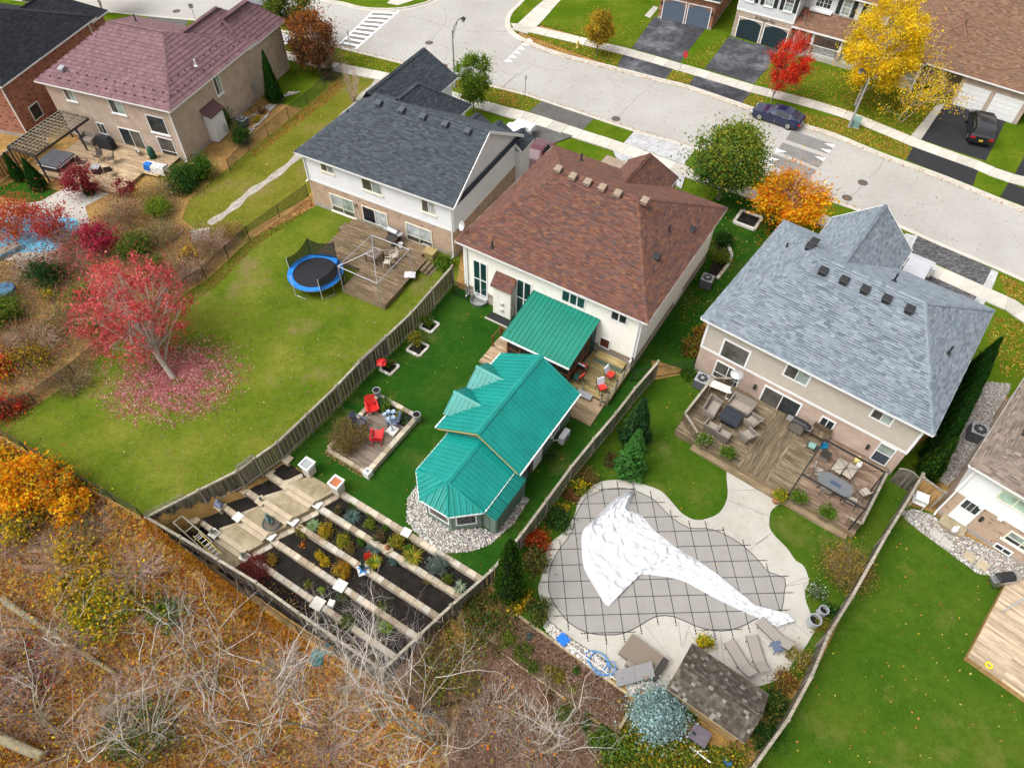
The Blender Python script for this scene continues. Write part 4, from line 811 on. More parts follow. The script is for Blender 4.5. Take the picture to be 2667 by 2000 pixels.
me.materials.clear();me.materials.append(BLACK);lo=obj('house_lettering',me,H.root,(3.1,-.075,2.32),label='black script lettering with the house number');lo.rotation_euler=(math.pi/2,0,0);lo.scale=(.85,.85,.85)
H=House('house','brown roofed bungalow with two white garage doors across the street',Vector((0,0,0)),-36.0,7,10,3.0);HB3=H
p=g('A4',1600,850,.12);H.O=Vector((p.x,p.y,.1));H.root.location=H.O;H.W=6.0;H.D=10
H.walls(BR_BEIGE,3.0,None,found=.2);H.roof(-9.4,9.5,-.4,15.4,3.0,8.4,-2.5,4.5,pal=PBN,expo=.16,lift=.026)
for k in(0,1):garage_door(H,.3+k*2.85,2.75+k*2.85,.02,2.15,WHITE,frame=None)
mb=MB();mb.box(-9,0,2.2,13,0,3.0);mb.build('main_wall',BR_BEIGE,H.root);pass
H.roof(-5.2,.4,.6,9,3.1,5.9,3.0,8.8,axis='y',pal=PBN,expo=.16,lift=.022);H.roof(-7.6,-3.4,-.5,8,2.9,5.0,-.49,7.8,axis='y',pal=PBN,gable_mat=GREYSID,expo=.16,lift=.022)
mb=MB();mb.box(-7.3,-3.7,1.2,4,0,2.9);mb.build('porch_back_wall',GREYSID,H.root)
for x in(-7.3,-3.7):mb=MB();mb.box(x-.1,x+.1,-.3,-.1,0,2.9);mb.build('porch_post',WHITE,H.root)
mb=MB();mb.box(-7.3,-3.7,-.3,1.2,0,.3);mb.build('porch_floor',CONC,H.root)
mb=MB();mb.box(-7.2,-3.8,-.24,-.18,1.1,1.16);mb.box(-7.2,-3.8,-.23,-.19,.4,.45);mb.build('railing',WHITE,H.root)
for k in range(22):obj('baluster',balm,H.root,(-7.1+k*.15,-.21,.38))
mb=MB();mb.box(4.1,5.7,2.6,5,3.9,5.3);mb.build('dormer_wall',WHITE,H.root);off_window(H,4.45,5.35,4.35,5.0,2.6,nx=2,grid=(2,2));H.roof(3.8,6.0,2.2,6.2,5.25,6.2,3.0,6.1,axis='y',pal=PBN,expo=.16,lift=.022)
# ================================================================ workshop, porch, decks, fences
TEAL=plain('teal_steel',(.003,.205,.175),.42,0,.14,.9,.45);SAGE=plain('sage_board',(.15,.205,.16),.6,0,.12,3)
class Frame:
 def __init__(s,O,yaw):s.O=Vector((O[0],O[1],O[2]if len(O)>2 else 0));s.yaw=math.radians(yaw);s.ex=Vector((math.cos(s.yaw),math.sin(s.yaw),0));s.ey=Vector((-s.ex.y,s.ex.x,0))
 def loc(s,t,x,y,z):p=g(t,x,y,z)-s.O;return Vector((p.dot(s.ex),p.dot(s.ey),p.z))
 def w(s,x,y,z=0.):return s.O+s.ex*x+s.ey*y+Vector((0,0,z))
def metal_slope(root,poly,w,mat,rib=.055,name='roof_panel',parent=None):
 p=[Vector(q)for q in poly];ux=(p[1]-p[0]).normalized();n=ux.cross(p[2]-p[0]).normalized()
 if n.z<0:n=-n
 vy=n.cross(ux).normalized()
 if vy.z<0:vy=-vy
 q=[((a-p[0]).dot(ux),(a-p[0]).dot(vy))for a in p];U0,U1=min(a[0]for a in q),max(a[0]for a in q);N=max(1,round((U1-U0)/w));w=(U1-U0)/N
 def rng_(u):
  ys_=[]
  for i in range(len(q)):
   (x0,y0),(x1,y1)=q[i],q[(i+1)%len(q)]
   if(x0-u)*(x1-u)<=0 and abs(x1-x0)>1e-9:ys_.append(y0+(y1-y0)*(u-x0)/(x1-x0))
  return(min(ys_),max(ys_))if len(ys_)>1 else(0,0)
 for k in range(N):
  u0,u1=U0+k*w,U0+(k+1)*w;a0,b0=rng_(u0+.002);a1,b1=rng_(u1-.002);M_=lambda u,v,h=0:p[0]+ux*u+vy*v+n*h
  mb=MB();mb.add([M_(u0,a0),M_(u1,a1),M_(u1,b1),M_(u0,b0),M_(u0,a0,-.012),M_(u1,a1,-.012)],[(0,1,2,3),(4,5,1,0)])
  for uu,hh in((u0+.02,rib),(u0+w*.5,rib*.35)):
   a,b_=rng_(uu)
   if b_-a>.1:mb.hull([[M_(uu-.022,a),M_(uu-.011,a,hh),M_(uu+.011,a,hh),M_(uu+.022,a)],[M_(uu-.022,b_),M_(uu-.011,b_,hh),M_(uu+.011,b_,hh),M_(uu+.022,b_)]])
  mb.build(name,mat,parent or root)
WS=Frame((-4.24,23.19,0),-31.7);ws=thing('workshop','sage green workshop with teal metal roof and round bay in the middle yard','workshop',WS.O,WS.yaw)
ZE,ZR,XW,YL,XM=2.6,4.25,5.62,6.65,2.85
mb=MB();mb.box(.35,5.3,.35,6.3,0,2.75);mb.build('wall',SAGE,ws)
mb=MB();mb.hull([[(.35,.35,2.7),(5.3,.35,2.7),(2.85,.35,4.05)],[(.35,6.3,2.7),(5.3,6.3,2.7),(2.85,6.3,4.05)]]);mb.build('gable_wall',SAGE,ws)
rf=MB();rf.hull([[(0,0,ZE-.03),(XM,0,ZR-.03),(XW,0,ZE-.03),(XW-.05,0,ZE-.09),(XM,0,ZR-.12),(.05,0,ZE-.09)],[(0,YL,ZE-.03),(XM,YL,ZR-.03),(XW,YL,ZE-.03),(XW-.05,YL,ZE-.09),(XM,YL,ZR-.12),(.05,YL,ZE-.09)]]);rf=rf.build('roof',TEAL,ws)
metal_slope(ws,[(XW,0,ZE),(XW,YL,ZE),(XM,YL,ZR),(XM,0,ZR)],.305,TEAL,parent=rf);metal_slope(ws,[(0,YL,ZE),(0,0,ZE),(XM,0,ZR),(XM,YL,ZR)],.305,TEAL,parent=rf)
def ridge(root,a,b,w=.17,mat=TEAL):
 mb=MB();vs_,fs_=cap_piece(a,b,w,.075,.05);mb.add(vs_,fs_);mb.build('ridge_cap',mat,root)
ridge(rf,(XM,-.02,ZR),(XM,YL+.02,ZR))
YTRIM=plain('yellow_trim',(.50,.36,.12),.6)
mb=MB()
for a,b_ in(((.1,.02,ZE-.1),(XM,.02,ZR-.14)),((XM,.02,ZR-.14),(XW-.1,.02,ZE-.1))):mb.bar(a,b_,.05,.1)
mb.build('rake_trim',YTRIM,ws)
mb=MB();mb.box(XW-.02,XW+.08,.0,YL,ZE-.13,ZE-.02);mb.box(-.08,.02,0,YL,ZE-.13,ZE-.02);mb.build('gutter',WHITE,ws)
for yd in(2.1,4.35):
 dm=MB();dm.box(.02,1.2,yd-.85,yd+.85,2.5,2.9);dm.hull([[(.02,yd-.85,2.9),(.02,yd+.85,2.9),(.02,yd,3.38)],[(1.4,yd-.85,2.9),(1.4,yd+.85,2.9),(1.4,yd,3.38)]]);d=dm.build('dormer',SAGE,ws)
 k=(ZR-ZE)/XM;zr=3.55;xe=(zr-ZE)/k;zl=2.72;xl=(zl-ZE)/k
 for sg in(-1,1):
  metal_slope(ws,[(-.18,yd+sg*1.15,zl),(xl+.05,yd+sg*1.15,zl),(xe+.1,yd,zr),(-.18,yd,zr)][::1],.28,TEAL,.03,parent=d)
 ridge(d,(-.2,yd,zr),(xe+.12,yd,zr),.12)
 mb=MB();mb.bar((-.16,yd-1.15,zl-.07),(-.16,yd,zr-.08),.04,.1).bar((-.16,yd,zr-.08),(-.16,yd+1.15,zl-.07),.04,.1);mb.build('dormer_trim',WHITE,d)
E_=[Vector(q)for q in((.62,.34,2.2),(.62,-2.7,2.2),(1.88,-4.05,2.2),(3.8,-4.05,2.2),(5.2,-2.8,2.2),(5.2,.34,2.2))];PK,RE=Vector((2.92,-2.85,3.3)),Vector((2.92,.34,3.3))
bay=MB();wl=[(.95,.4),(.95,-2.55),(2.02,-3.7),(3.66,-3.7),(4.87,-2.65),(4.87,.4)];bay.prism(wl,0,2.2);bay=bay.build('bay_wall',SAGE,ws)
br_=MB();br_.add([tuple(e-Vector((0,0,.03)))for e in E_]+[tuple(PK-Vector((0,0,.03))),tuple(RE-Vector((0,0,.03)))],[(0,1,6,7),(1,2,6),(2,3,6),(3,4,6),(4,5,7,6),(5,4,3,2,1,0)]);br_=br_.build('bay_roof',TEAL,ws)
for pl in([E_[0],E_[1],PK,RE],[E_[1],E_[2],PK],[E_[2],E_[3],PK],[E_[3],E_[4],PK],[E_[4],E_[5],RE,PK]):metal_slope(ws,pl,.3,TEAL,parent=br_)
ridge(br_,PK,RE)
for e in E_[1:5]:ridge(br_,e,PK,.09)
mb=MB()
for i in range(5):mb.bar(E_[i]-Vector((0,0,.06)),E_[i+1]-Vector((0,0,.06)),.07,.1)
mb.build('gutter',WHITE,ws)
bat=MB();bat.box(-.02,.02,-.02,.02,0,1);BATT=bat.mesh('batten',SAGE)
def battens(a,b_,z0,z1,root):
 a,b_=Vector(a),Vector(b_);L=(b_-a).length;n=int(L/.3)
 for k in range(n+1):p=a.lerp(b_,k/max(1,n));o=obj('batten',BATT,root,(p.x,p.y,z0),math.atan2((b_-a).y,(b_-a).x));o.scale=(1,1,z1-z0)
battens((5.31,.4),(5.31,6.25),0,2.6,ws);battens((.4,.34),(.4,.34),0,2.6,ws)
for i in range(5):battens(Vector(wl[i]).to_3d(),Vector(wl[i+1]).to_3d(),0,2.15,ws)
def free_window(root,a,b_,z0,z1,fw=.08,pane=PANE,nx=1,frame=WHITE,name='window'):
 a,b_=Vector(a).to_3d(),Vector(b_).to_3d();rz=math.atan2((b_-a).y,(b_-a).x);L=(b_-a).length;mb=MB()
 mb.box(0,L,-.05,.05,z1-fw,z1);mb.box(0,L,-.05,.05,z0,z0+fw);mb.box(0,fw,-.048,.048,z0+fw,z1-fw);mb.box(L-fw,L,-.048,.048,z0+fw,z1-fw)
 for k in range(1,nx):mb.box(L*k/nx-.03,L*k/nx+.03,-.045,.045,z0+fw,z1-fw)
 o=mb.build(name,frame,root,loc=(a.x,a.y,0),rz=rz);m2=MB();m2 .box(fw,L-fw,-.03,.03,z0+fw,z1-fw);m2 .build('pane',pane,o);return o
def seg(i,t0,t1):a,b_=Vector(wl[i]),Vector(wl[i+1]);return a.lerp(b_,t0),a.lerp(b_,t1)
for i,t0,t1 in((2,.08,.92),(3,.14,.86),(1,.12,.88)):free_window(ws,*seg(i,t0,t1),.55,1.75,pane=PDIM if i!=3 else PANE)
free_window(ws,(5.32,3.95),(5.32,4.9),.9,2.25,pane=PDIM);free_window(ws,(5.33,1.9),(5.33,2.9),.1,2.2,pane=WHITE,name='door')
mb=MB();mb.box(5.34,5.4,1.45,1.85,.3,2.2);mb.build('trellis',GREYW,ws)
lt=MB();lt.hull([[(5.1,-2.75,2.12),(5.9,-2.75,1.85),(5.9,.3,1.85),(5.1,.3,2.12)],[(5.1,-2.75,2.17),(5.9,-2.75,1.9),(5.9,.3,1.9),(5.1,.3,2.17)]]);lt=lt.build('lean_to_roof',TEAL,ws)
metal_slope(ws,[(5.9,-2.75,1.9),(5.9,.3,1.9),(5.1,.3,2.17),(5.1,-2.75,2.17)],.3,TEAL,.025,parent=lt)
mb=MB();mb.box(4.85,5.8,-2.55,.36,0,1.9);mb.build('lean_to_wall',SAGE,ws);battens((5.81,-2.5),(5.81,.3),0,1.85,ws);battens((4.95,-2.56),(5.75,-2.56),0,1.85,ws)
hp=thing('heat_pump','white heat pump unit on the ground by the workshop wall','heat pump',WS.w(5.75,4.85),WS.yaw)
mb=MB();mb.box(-.17,.17,-.42,.42,.1,.72);mb.build('case',WHITE,hp);mb=MB();mb.tube([(.17,0,.4),(.19,0,.4)],.26,18);mb.build('fan_grille',GREYP,hp);mb=MB();mb.box(-.15,.15,-.36,-.28,0,.1);mb.box(-.15,.15,.28,.36,0,.1);mb.build('feet',GREYP,hp)
mb=MB();mb.tube([(-.1,-.42,.5),(-.35,-.6,.4),(-.42,-.75,1.0)],.035,6);mb.build('pipe',WHITE,hp)
def np_mesh(name,V,F,mat,cols=None,parent=None,smooth=False,**kw):
 me=bpy.data.meshes.new(name);n=len(F);me.vertices.add(len(V));me.vertices.foreach_set('co',np.ascontiguousarray(V,np.float32).ravel());k=F.shape[1]
 me.loops.add(n*k);me.loops.foreach_set('vertex_index',np.ascontiguousarray(F,np.int32).ravel());me.polygons.add(n);me.polygons.foreach_set('loop_start',np.arange(0,n*k,k,dtype=np.int32))
 if cols is not None:at=me.attributes.new('Col','FLOAT_COLOR','FACE');at.data.foreach_set('color',np.concatenate([cols,np.ones((n,1))],1).astype(np.float32).ravel())
 if smooth:me.polygons.foreach_set('use_smooth',np.ones(n,bool))
 me.materials.append(mat);me.update(calc_edges=True);o=bpy.data.objects.new(name,me);link(o)
 if parent:o.parent=parent
 return tag(o,**kw)
STONEM=attr_mat('river_stone',.7,.15,12,.1,.3);RIVER=[(3,(.5,.47,.43)),(2,(.36,.33,.30)),(2,(.6,.58,.55)),(1,(.33,.25,.19)),(1,(.22,.21,.2))]
def scatter(poly,n,dens=None):
 xs_=[p[0]for p in poly];ys_=[p[1]for p in poly];out=np.zeros((0,2));k=0
 while len(out)<n and k<40:
  P=np.stack([rng.uniform(min(xs_),max(xs_),n*2),rng.uniform(min(ys_),max(ys_),n*2)],1);P=P[inpoly(P,poly)]
  if dens is not None:P=P[rng.uniform(size=len(P))<dens(P)]
  out=np.concatenate([out,P]);k+=1
 return out[:n]
def pebbles(name,poly,n,size,z,pal=RIVER,label=None,cat=None,zf=None):
 P=scatter(poly,n);N=len(P);s=size*rng.uniform(.5,1.3,N);D=np.array([(1,0,0),(.3,.95,0),(-.8,.6,0),(-.8,-.6,0),(.3,-.95,0),(0,0,.7),(0,0,-.5)]);a=rng.uniform(0,6.28,N);ca,sa=np.cos(a),np.sin(a)
 sc=np.stack([s*rng.uniform(.7,1.2,N),s*rng.uniform(.6,1,N),s*rng.uniform(.5,.9,N)],1);V=D[None]*sc[:,None];X_=V[...,0]*ca[:,None]-V[...,1]*sa[:,None];Y_=V[...,0]*sa[:,None]+V[...,1]*ca[:,None]
 zz=(zf(P)if zf else np.full(N,z))+s*.3;V=np.stack([X_+P[:,:1],Y_+P[:,1:2],V[...,2]+zz[:,None]],2).reshape(-1,3)
 F0=np.array([(0,1,5),(1,2,5),(2,3,5),(3,4,5),(4,0,5),(1,0,6),(2,1,6),(3,2,6),(4,3,6),(0,4,6)]);F=(F0[None]+(np.arange(N)*7)[:,None,None]).reshape(-1,3)
 return np_mesh(name,V,F,STONEM,np.repeat(pick(pal,N,.12),10,0),kind='stuff',label=label,cat=cat,smooth=True)
ring=[WS.w(*q)for q in((.3,-1.9),(.35,-3.4),(1.2,-4.6),(2.6,-5.05),(4.2,-4.95),(5.2,-4.2),(5.9,-3.2),(6.25,-1.5),(6.2,.2),(5.8,.3),(5.8,-2.55),(4.9,-2.7),(3.66,-3.7),(2.02,-3.7),(.95,-2.55),(.95,-1.6))]
sheet('rock_bed',ring,.03,GRAV);pebbles('river_rocks',ring,2600,.075,.03,label='pale river rocks ringing the workshop bay',cat='rocks')
def HW(h,x,y,z=0.):return h.O+h.ex*x+h.ey*y+Vector((0,0,z))
po=thing('screened_porch','screened timber porch with teal metal shed roof behind the cream house','porch',HW(HRED,5.7,-.05),HRED.yaw)
mb=MB();mb.box(0,4.6,-3.6,-.02,0,.3);mb.build('floor',PLANKO,po)
PT=[(-.2,-3.95,2.35),(4.7,-3.95,2.35),(4.7,-.0,3.2),(-.2,-.0,3.2)]
mb=MB();mb.hull([[tuple(Vector(p)-Vector((0,0,.1)))for p in PT],[tuple(Vector(p)-Vector((0,0,.015)))for p in PT]]);prf=mb.build('roof',TEAL,po);metal_slope(po,PT,.3,plain('teal_steel_shed',(.003,.18,.12),.42,0,.14,.9,.45),parent=prf)
mb=MB();mb.box(-.22,4.72,-4.03,-3.94,2.25,2.35);mb.build('gutter',WHITE,po)
TRIMG=plain('dark_teal_trim',(.006,.05,.042),.5)
mb=MB();mb.box(4.3,4.6,-.75,-.1,.3,2.95);mb.build('end_panel',TRIMG,po)
for x in(0,.95,1.9,2.8,3.65,4.5):
 mb=MB();mb.box(x,x+.1,-3.6,-3.5,.3,2.35);mb.build('post',CEDARW,po)
for y in(-2.75,-1.9,-1.05):
 mb=MB();mb.box(4.5,4.6,y,y+.09,.3,2.6-.2*abs(y)/4);mb.build('post',CEDARW,po)
for z in(1.05,2.2):
 mb=MB();mb.box(.1,4.5,-3.58,-3.52,z,z+.08);mb.build('rail',CEDARW,po);mb=MB();mb.box(4.52,4.58,-3.5,-.8,z,z+.08);mb.build('rail',CEDARW,po)
mb=MB();mb.box(.05,4.55,-3.54,-3.535,.3,2.3);mb.build('screen',SCREEN,po);mb=MB();mb.box(4.545,4.55,-3.5,-.3,.3,2.5);mb.build('screen',SCREEN,po);mb=MB();mb.box(.05,.055,-3.5,-.1,.3,2.5);mb.build('screen',SCREEN,po)
def planks(root,x0,x1,y0,y1,z,w,mat,along='x',th=.03,gap=.006,seg_=None,name='plank',lens=None):
 """boards laid over a rectangle of a frame; along = run direction"""
 L=(x1-x0)if along=='x' else(y1-y0);n=max(1,round(((y1-y0)if along=='x' else(x1-x0))/w));W=((y1-y0)if along=='x' else(x1-x0))/n;cache={}
 for k in range(n):
  cuts=[0,L]if not seg_ else sorted([0,L]+[max(.4,min(L-.4,L*.5+random.choice((-1,-.5,0,.5,1))*L*.25))])
  for a,b_ in zip(cuts[:-1],cuts[1:]):
   key=round(b_-a,2)
   if key not in cache:mb=MB();mb.box(-(b_-a)/2+.003,(b_-a)/2-.003,-W/2+gap/2,W/2-gap/2,-th,0);cache[key]=mb.mesh(name,mat)
   c=(a+b_)/2;q=(k+.5)*W
   if along=='x':o=obj(name,cache[key],root,(x0+c,y0+q,z+random.uniform(-.003,.003)))
   else:o=obj(name,cache[key],root,(x0+q,y0+c,z+random.uniform(-.003,.003)),math.pi/2)
def deck_base(root,x0,x1,y0,y1,z,mat=GREYWX,th=.03):
 mb=MB();mb.box(x0+.03,x1-.03,y0+.03,y1-.03,0,z-th-.005);mb.build('deck_frame',mat,root)
 for a,b_ in(((x0,y0),(x1,y0)),((x1,y0),(x1,y1)),((x0,y0),(x0,y1))):
  mb=MB();mb.bar((a[0],a[1],(z-th)/2),(b_[0],b_[1],(z-th)/2),.035,z-th);mb.build('skirt_board',mat,root)
BASEW=wood('deck_base_wood',(.10,.07,.04),(.2,.15,.09),(.3,.24,.15),rnd=.1)
dk=thing('deck','yellowed wooden deck with red chairs beside the screened porch','deck',HW(HRED,0,0),HRED.yaw)
deck_base(dk,10.32,13.1,-3.55,-.05,.3,BASEW);planks(dk,10.32,13.1,-3.55,-.05,.3,.14,PLANKO);deck_base(dk,11.0,12.95,-5.55,-3.58,.12,BASEW);planks(dk,11.0,12.95,-5.55,-3.58,.12,.14,PLANKL)
for(x,y)in((13.05,-.2),(13.05,-1.3),(13.05,-2.4),(13.05,-3.5),(12.75,-3.9),(11.3,-3.5)):
 mb=MB();mb.box(x-.05,x+.05,y-.05,y+.05,.0,1.2);mb.build('rail_post',GREYWX,dk);mb=MB();mb.lathe([(.06,0),(.075,.05),(.0001,.12)],8);mb.build('post_cap',BLACK,dk,loc=(x,y,1.2))
for z in(.5,.8,1.1):
 mb=MB();mb.bar((13.05,-.2,z),(13.05,-3.5,z),.04,.09);mb.bar((13.05,-3.5,z),(12.75,-3.9,z),.04,.09);mb.build('rail',GREYWX,dk)
dk2=thing('deck','small pale wooden landing at the left of the screened porch','deck',HW(HRED,0,0),HRED.yaw)
deck_base(dk2,4.35,5.65,-4.9,-2.2,.15,BASEW);planks(dk2,4.35,5.65,-4.9,-2.2,.15,.14,PLANKL)
for(x,y)in((4.4,-2.3),(5.5,-2.3),(4.4,-3.3)):mb=MB();mb.box(x-.05,x+.05,y-.05,y+.05,0,1.15);mb.build('rail_post',CEDARW,dk2)
mb=MB();mb.bar((4.4,-2.3,1.05),(5.5,-2.3,1.05),.05,.05);mb.bar((4.4,-2.3,1.05),(4.4,-3.3,1.05),.05,.05);mb.build('rail',CEDARW,dk2)
for k in range(7):mb=MB();mb.box(4.5+k*.14,4.53+k*.14,-2.32,-2.29,.2,1.05);mb.build('baluster',CEDARW,dk2)
bn=thing('storage_bench','grey green slatted storage bench against the cream house wall','bench',HW(HRED,10.75,-.95),HRED.yaw)
mb=MB();mb.box(0,2.0,0,.62,.3,.72);mb.build('box',SAGE,bn);planks(bn,-.03,2.03,-.03,.65,.75,.14,PLANKO,'x')
mb=MB();mb.obox((11.55,-3.78,.33),(1.05,.5,.06));mb.build('step_mat',GREYP,dk)
d2=thing('deck','weathered two level wooden deck behind the white sided house','deck',HW(H2,0,0),H2 .yaw)
deck_base(d2,4.1,11.0,-4.75,-.35,.42,BASEW);planks(d2,4.1,11.0,-4.75,-.35,.42,.14,PLANK,'x',seg_=1);deck_base(d2,7.95,11.6,-7.05,-4.77,.42,BASEW);planks(d2,7.95,11.6,-7.05,-4.77,.42,.14,PLANK,'x');planks(d2,11.0,11.6,-4.75,-1.5,.42,.14,PLANK,'x')
for k in range(3):
 mb=MB();mb.box(11.62+k*.3,11.92+k*.3,-2.7,-1.5,0,.42-.13*(k+1));mb.build('step',PLANKW,d2)
mb=MB();mb.box(10.9,11.8,-1.15,-.35,.0,.55);mb.build('door_step',PLANKO,d2);mb=MB();mb.box(3.6,4.08,-1.7,-.9,0,.25);mb.build('step',PLANKW,d2)
d3=thing('deck','large weathered wooden deck behind the taupe house','deck',HW(HBL,0,0),HBL.yaw)
for(x0,x1,al)in((1.6,5.75,'x'),(5.75,7.55,'y'),(7.55,9.05,'x')):
 planks(d3,x0,x1,-5.35,-.05,.5,.14,PLANKW,al,seg_=1 if al=='x' and x1-x0>3 else None)
planks(d3,9.05,12.75,-5.35,-.05,.53,.14,PLANKR,'x',seg_=1);deck_base(d3,1.6,9.05,-5.35,-.05,.5,BASEW);deck_base(d3,9.06,12.75,-5.35,-.05,.52,BASEW)
mb=MB();mb.box(2.9,12.5,-5.75,-5.37,0,.18);mb.build('step',BASEW,d3)
def railing(root,pts,z0,z1,mat,sp=.13):
 for a,b_ in zip(pts[:-1],pts[1:]):
  a,b_=Vector(a),Vector(b_);mb=MB();mb.bar((a.x,a.y,z1),(b_.x,b_.y,z1),.14,.04);mb.build('top_rail',mat,root);L=(b_-a).length;n=int(L/sp)
  pk=MB();pk.box(-.045,.045,-.012,.012,0,z1-z0-.02);me=pk.mesh('baluster',PLANKW)
  for k in range(n+1):p=a.lerp(b_,k/max(1,n));obj('baluster',me,root,(p.x,p.y,z0),math.atan2((b_-a).y,(b_-a).x))
railing(d3,[(2.6,-.25,0),(1.62,-1.0,0),(1.6,-4.5,0),(2.9,-5.3,0)],.1,1.3,GREYWX);railing(d3,[(12.7,-1.1,0),(12.72,-5.1,0),(12.1,-5.15,0)],.1,1.3,GREYWX)
d4=thing('deck','pale wooden deck behind the beige brick house','deck',HW(HBG,0,0),HBG.yaw)
planks(d4,2.0,10.1,-6.0,-.05,.3,.15,PLANKL,'x',seg_=1);planks(d4,10.1,11.6,-3.0,-.05,.3,.15,PLANKL,'x');deck_base(d4,2.0,10.1,-6,-.05,.3,BASEW)
d5=thing('deck','pale wooden deck behind the house at the right edge','deck',HW(HTN,0,0),HTN.yaw)
planks(d5,4.45,11,-7.1,-1.0,.4,.15,wood('bleached_plank',(.30,.22,.14),(.42,.33,.23),(.52,.44,.34)),'x',seg_=1);deck_base(d5,4.45,11,-7.1,-1.0,.4,NEWW)
pkm=MB();pkm.box(-.068,.068,-.01,.01,0,1);PICK=pkm.mesh('picket',GREYW);pn_=MB();pn_.box(-.068,.068,-.01,.01,0,1);PICKN=pn_.mesh('picket',NEWW)
def wood_fence(name,label,tops,hgt,ground=None,pick_=PICK,rail=GREYWX,post_cap=True,skip=(),both=True,maxlen=2.5):
 root=thing(name,label,'fence',(0,0,0));P=[]
 for i,(a,b_)in enumerate(zip(tops[:-1],tops[1:])):
  n=max(1,round((Vector((b_.x-a.x,b_.y-a.y,0))).length/maxlen))
  for k in range(n):P.append((a.lerp(b_,k/n),i))
 P.append((tops[-1],99))
 for(a,i),(b_,_)in zip(P[:-1],P[1:]):
  if i in skip:continue
  d=b_-a;L=math.hypot(d.x,d.y);rz=math.atan2(d.y,d.x);n=max(2,int(L/.148))
  for z in(-.0,):mb=MB();mb.bar(a+Vector((0,0,.01)),b_+Vector((0,0,.01)),.14,.038);mb.build('cap_rail',rail,root)
  mb=MB();nx_=Vector((-d.y,d.x,0)).normalized()*.03;mb.bar(a-Vector((0,0,.09))+nx_,b_-Vector((0,0,.09))+nx_,.04,.09);mb.build('rail',rail,root)
  mb=MB();mb.bar(a-Vector((0,0,hgt-.25))+nx_,b_-Vector((0,0,hgt-.25))+nx_,.04,.09);mb.build('rail',rail,root)
  for k in range(n):
   t=(k+.5)/n;p=a.lerp(b_,t);o=obj('picket',pick_,root,(p.x+(nx_.x*.6 if k%2 and both else-nx_.x*.6),p.y+(nx_.y*.6 if k%2 and both else-nx_.y*.6),p.z-hgt+random.uniform(-.01,.02)),rz+random.uniform(-.02,.02));o.scale=(1,1,hgt-.06)
 for(a,i)in P:
  if i in skip and i!=99:continue
  mb=MB();mb.box(-.055,.055,-.055,.055,-hgt-.1,.06)
  if post_cap:mb.hull([[(-.09,-.09,.06),(.09,-.09,.06),(.09,.09,.06),(-.09,.09,.06)],[(-.09,-.09,.085),(.09,-.09,.085),(.09,.09,.085),(-.09,.09,.085)],[(-.03,-.03,.13),(.03,-.03,.13),(.03,.03,.13),(-.03,.03,.13)]])
  mb.build('post',GREYWX,root,loc=a,rz=rz)
 return root
FLF=wood_fence('wooden_fence','grey board fence with trellises left of the middle yard',FL,1.8)
FRF=wood_fence('wooden_fence','grey board fence between the workshop and the covered pool',FR[:8],1.8);
wood_fence('wooden_fence','grey board fence end at the lower right of the terraced beds',[g('B6',1990,35,1.45),g('B6',1660,320,1.15),g('B6',1400,560,.7),g('B6',1110,840,.15)],1.75)
wood_fence('wooden_fence','low slatted fence along the bottom of the terraced beds',[FL[-1],g('C1',390,960,.1),g('B6',50,130,.1),g('B6',400,380,.1),g('B6',720,600,.1),g('B6',1090,850,.1)],1.6)
def trellis(root,a,b_,z0,z1,sp=.16,off=.06,mat=GREYWX):
 d=b_-a;L=math.hypot(d.x,d.y);rz=math.atan2(d.y,d.x);mb=MB();n=int(L/sp);m_=int((z1-z0)/sp)
 for k in range(n+1):x=L*k/n;mb.box(x-.014,x+.014,-.008,.008,z0+(b_.z-a.z)*k/n,z1+(b_.z-a.z)*k/n)
 for k in range(m_+1):z=z0+(z1-z0)*k/m_;mb.bar((0,.016,z),(L,.016,z+b_.z-a.z),.016,.028)
 mb.build('trellis',mat,root,loc=(a.x+math.sin(rz)*off,a.y-math.cos(rz)*off,a.z),rz=rz)
trellis(FLF,FL[1].lerp(FL[2],.55),FL[2].lerp(FL[3],.25),-1.5,.15);trellis(FLF,FL[6],FL[7],-1.5,.3);trellis(FLF,FL[8].lerp(FL[9],.25),FL[9],-1.5,.35);trellis(FLF,FL[6].lerp(FL[7],.05),FL[6].lerp(FL[7],.95),-1.5,.35,off=.1)
gt=thing('garden_gate','black iron gate between the wooden fence and the cream house','gate',FLb[0],0)
gp=[g('A6',1680,920),g('A6',1800,980)];d=gp[1]-gp[0];rz=math.atan2(d.y,d.x);gt.location=gp[0];gt.rotation_euler=(0,0,rz);L=d.length
def iron_panel(root,L,h,n,arch=.15):
 mb=MB();mb.box(0,.04,-.02,.02,0,h);mb.box(L-.04,L,-.02,.02,0,h);mb.box(0,L,-.015,.015,.1,.14);mb.box(0,L,-.015,.015,h-.12,h-.08);mb.build('frame',IRON,root)
 for k in range(1,n):x=L*k/n;mb=MB();mb.box(x-.009,x+.009,-.009,.009,.1,h-.1+arch*math.sin(math.pi*k/n));mb.build('bar',IRON,root)
iron_panel(gt,L,1.4,10)
gt2=thing('iron_fence','low black iron fence across the side yard by the taupe house','fence',(0,0,0));a,b_=g('A7',1160,1530),g('A7',1600,1500);a=g('C4',1780,1080);b_=g('A7',1590,1560);d=b_-a;gt2 .location=a;gt2 .rotation_euler=(0,0,math.atan2(d.y,d.x));iron_panel(gt2,d.length,1.2,int(d.length/.12),0)
RP=[g('B4',1380,822,1.7),g('B4',1228,1082,1.7),g('B4',1092,1300,1.7),g('B4',958,1540,1.7),g('B8',795,250,1.7),g('B8',608,550,1.7),g('B8',462,905,1.7),g('B8',268,1262,1.7),g('B8',-5,1640,1.7),g('S',1900,2120,1.7)]
wood_fence('wooden_fence','grey board fence between the covered pool and the right hand lawn',RP,1.65)
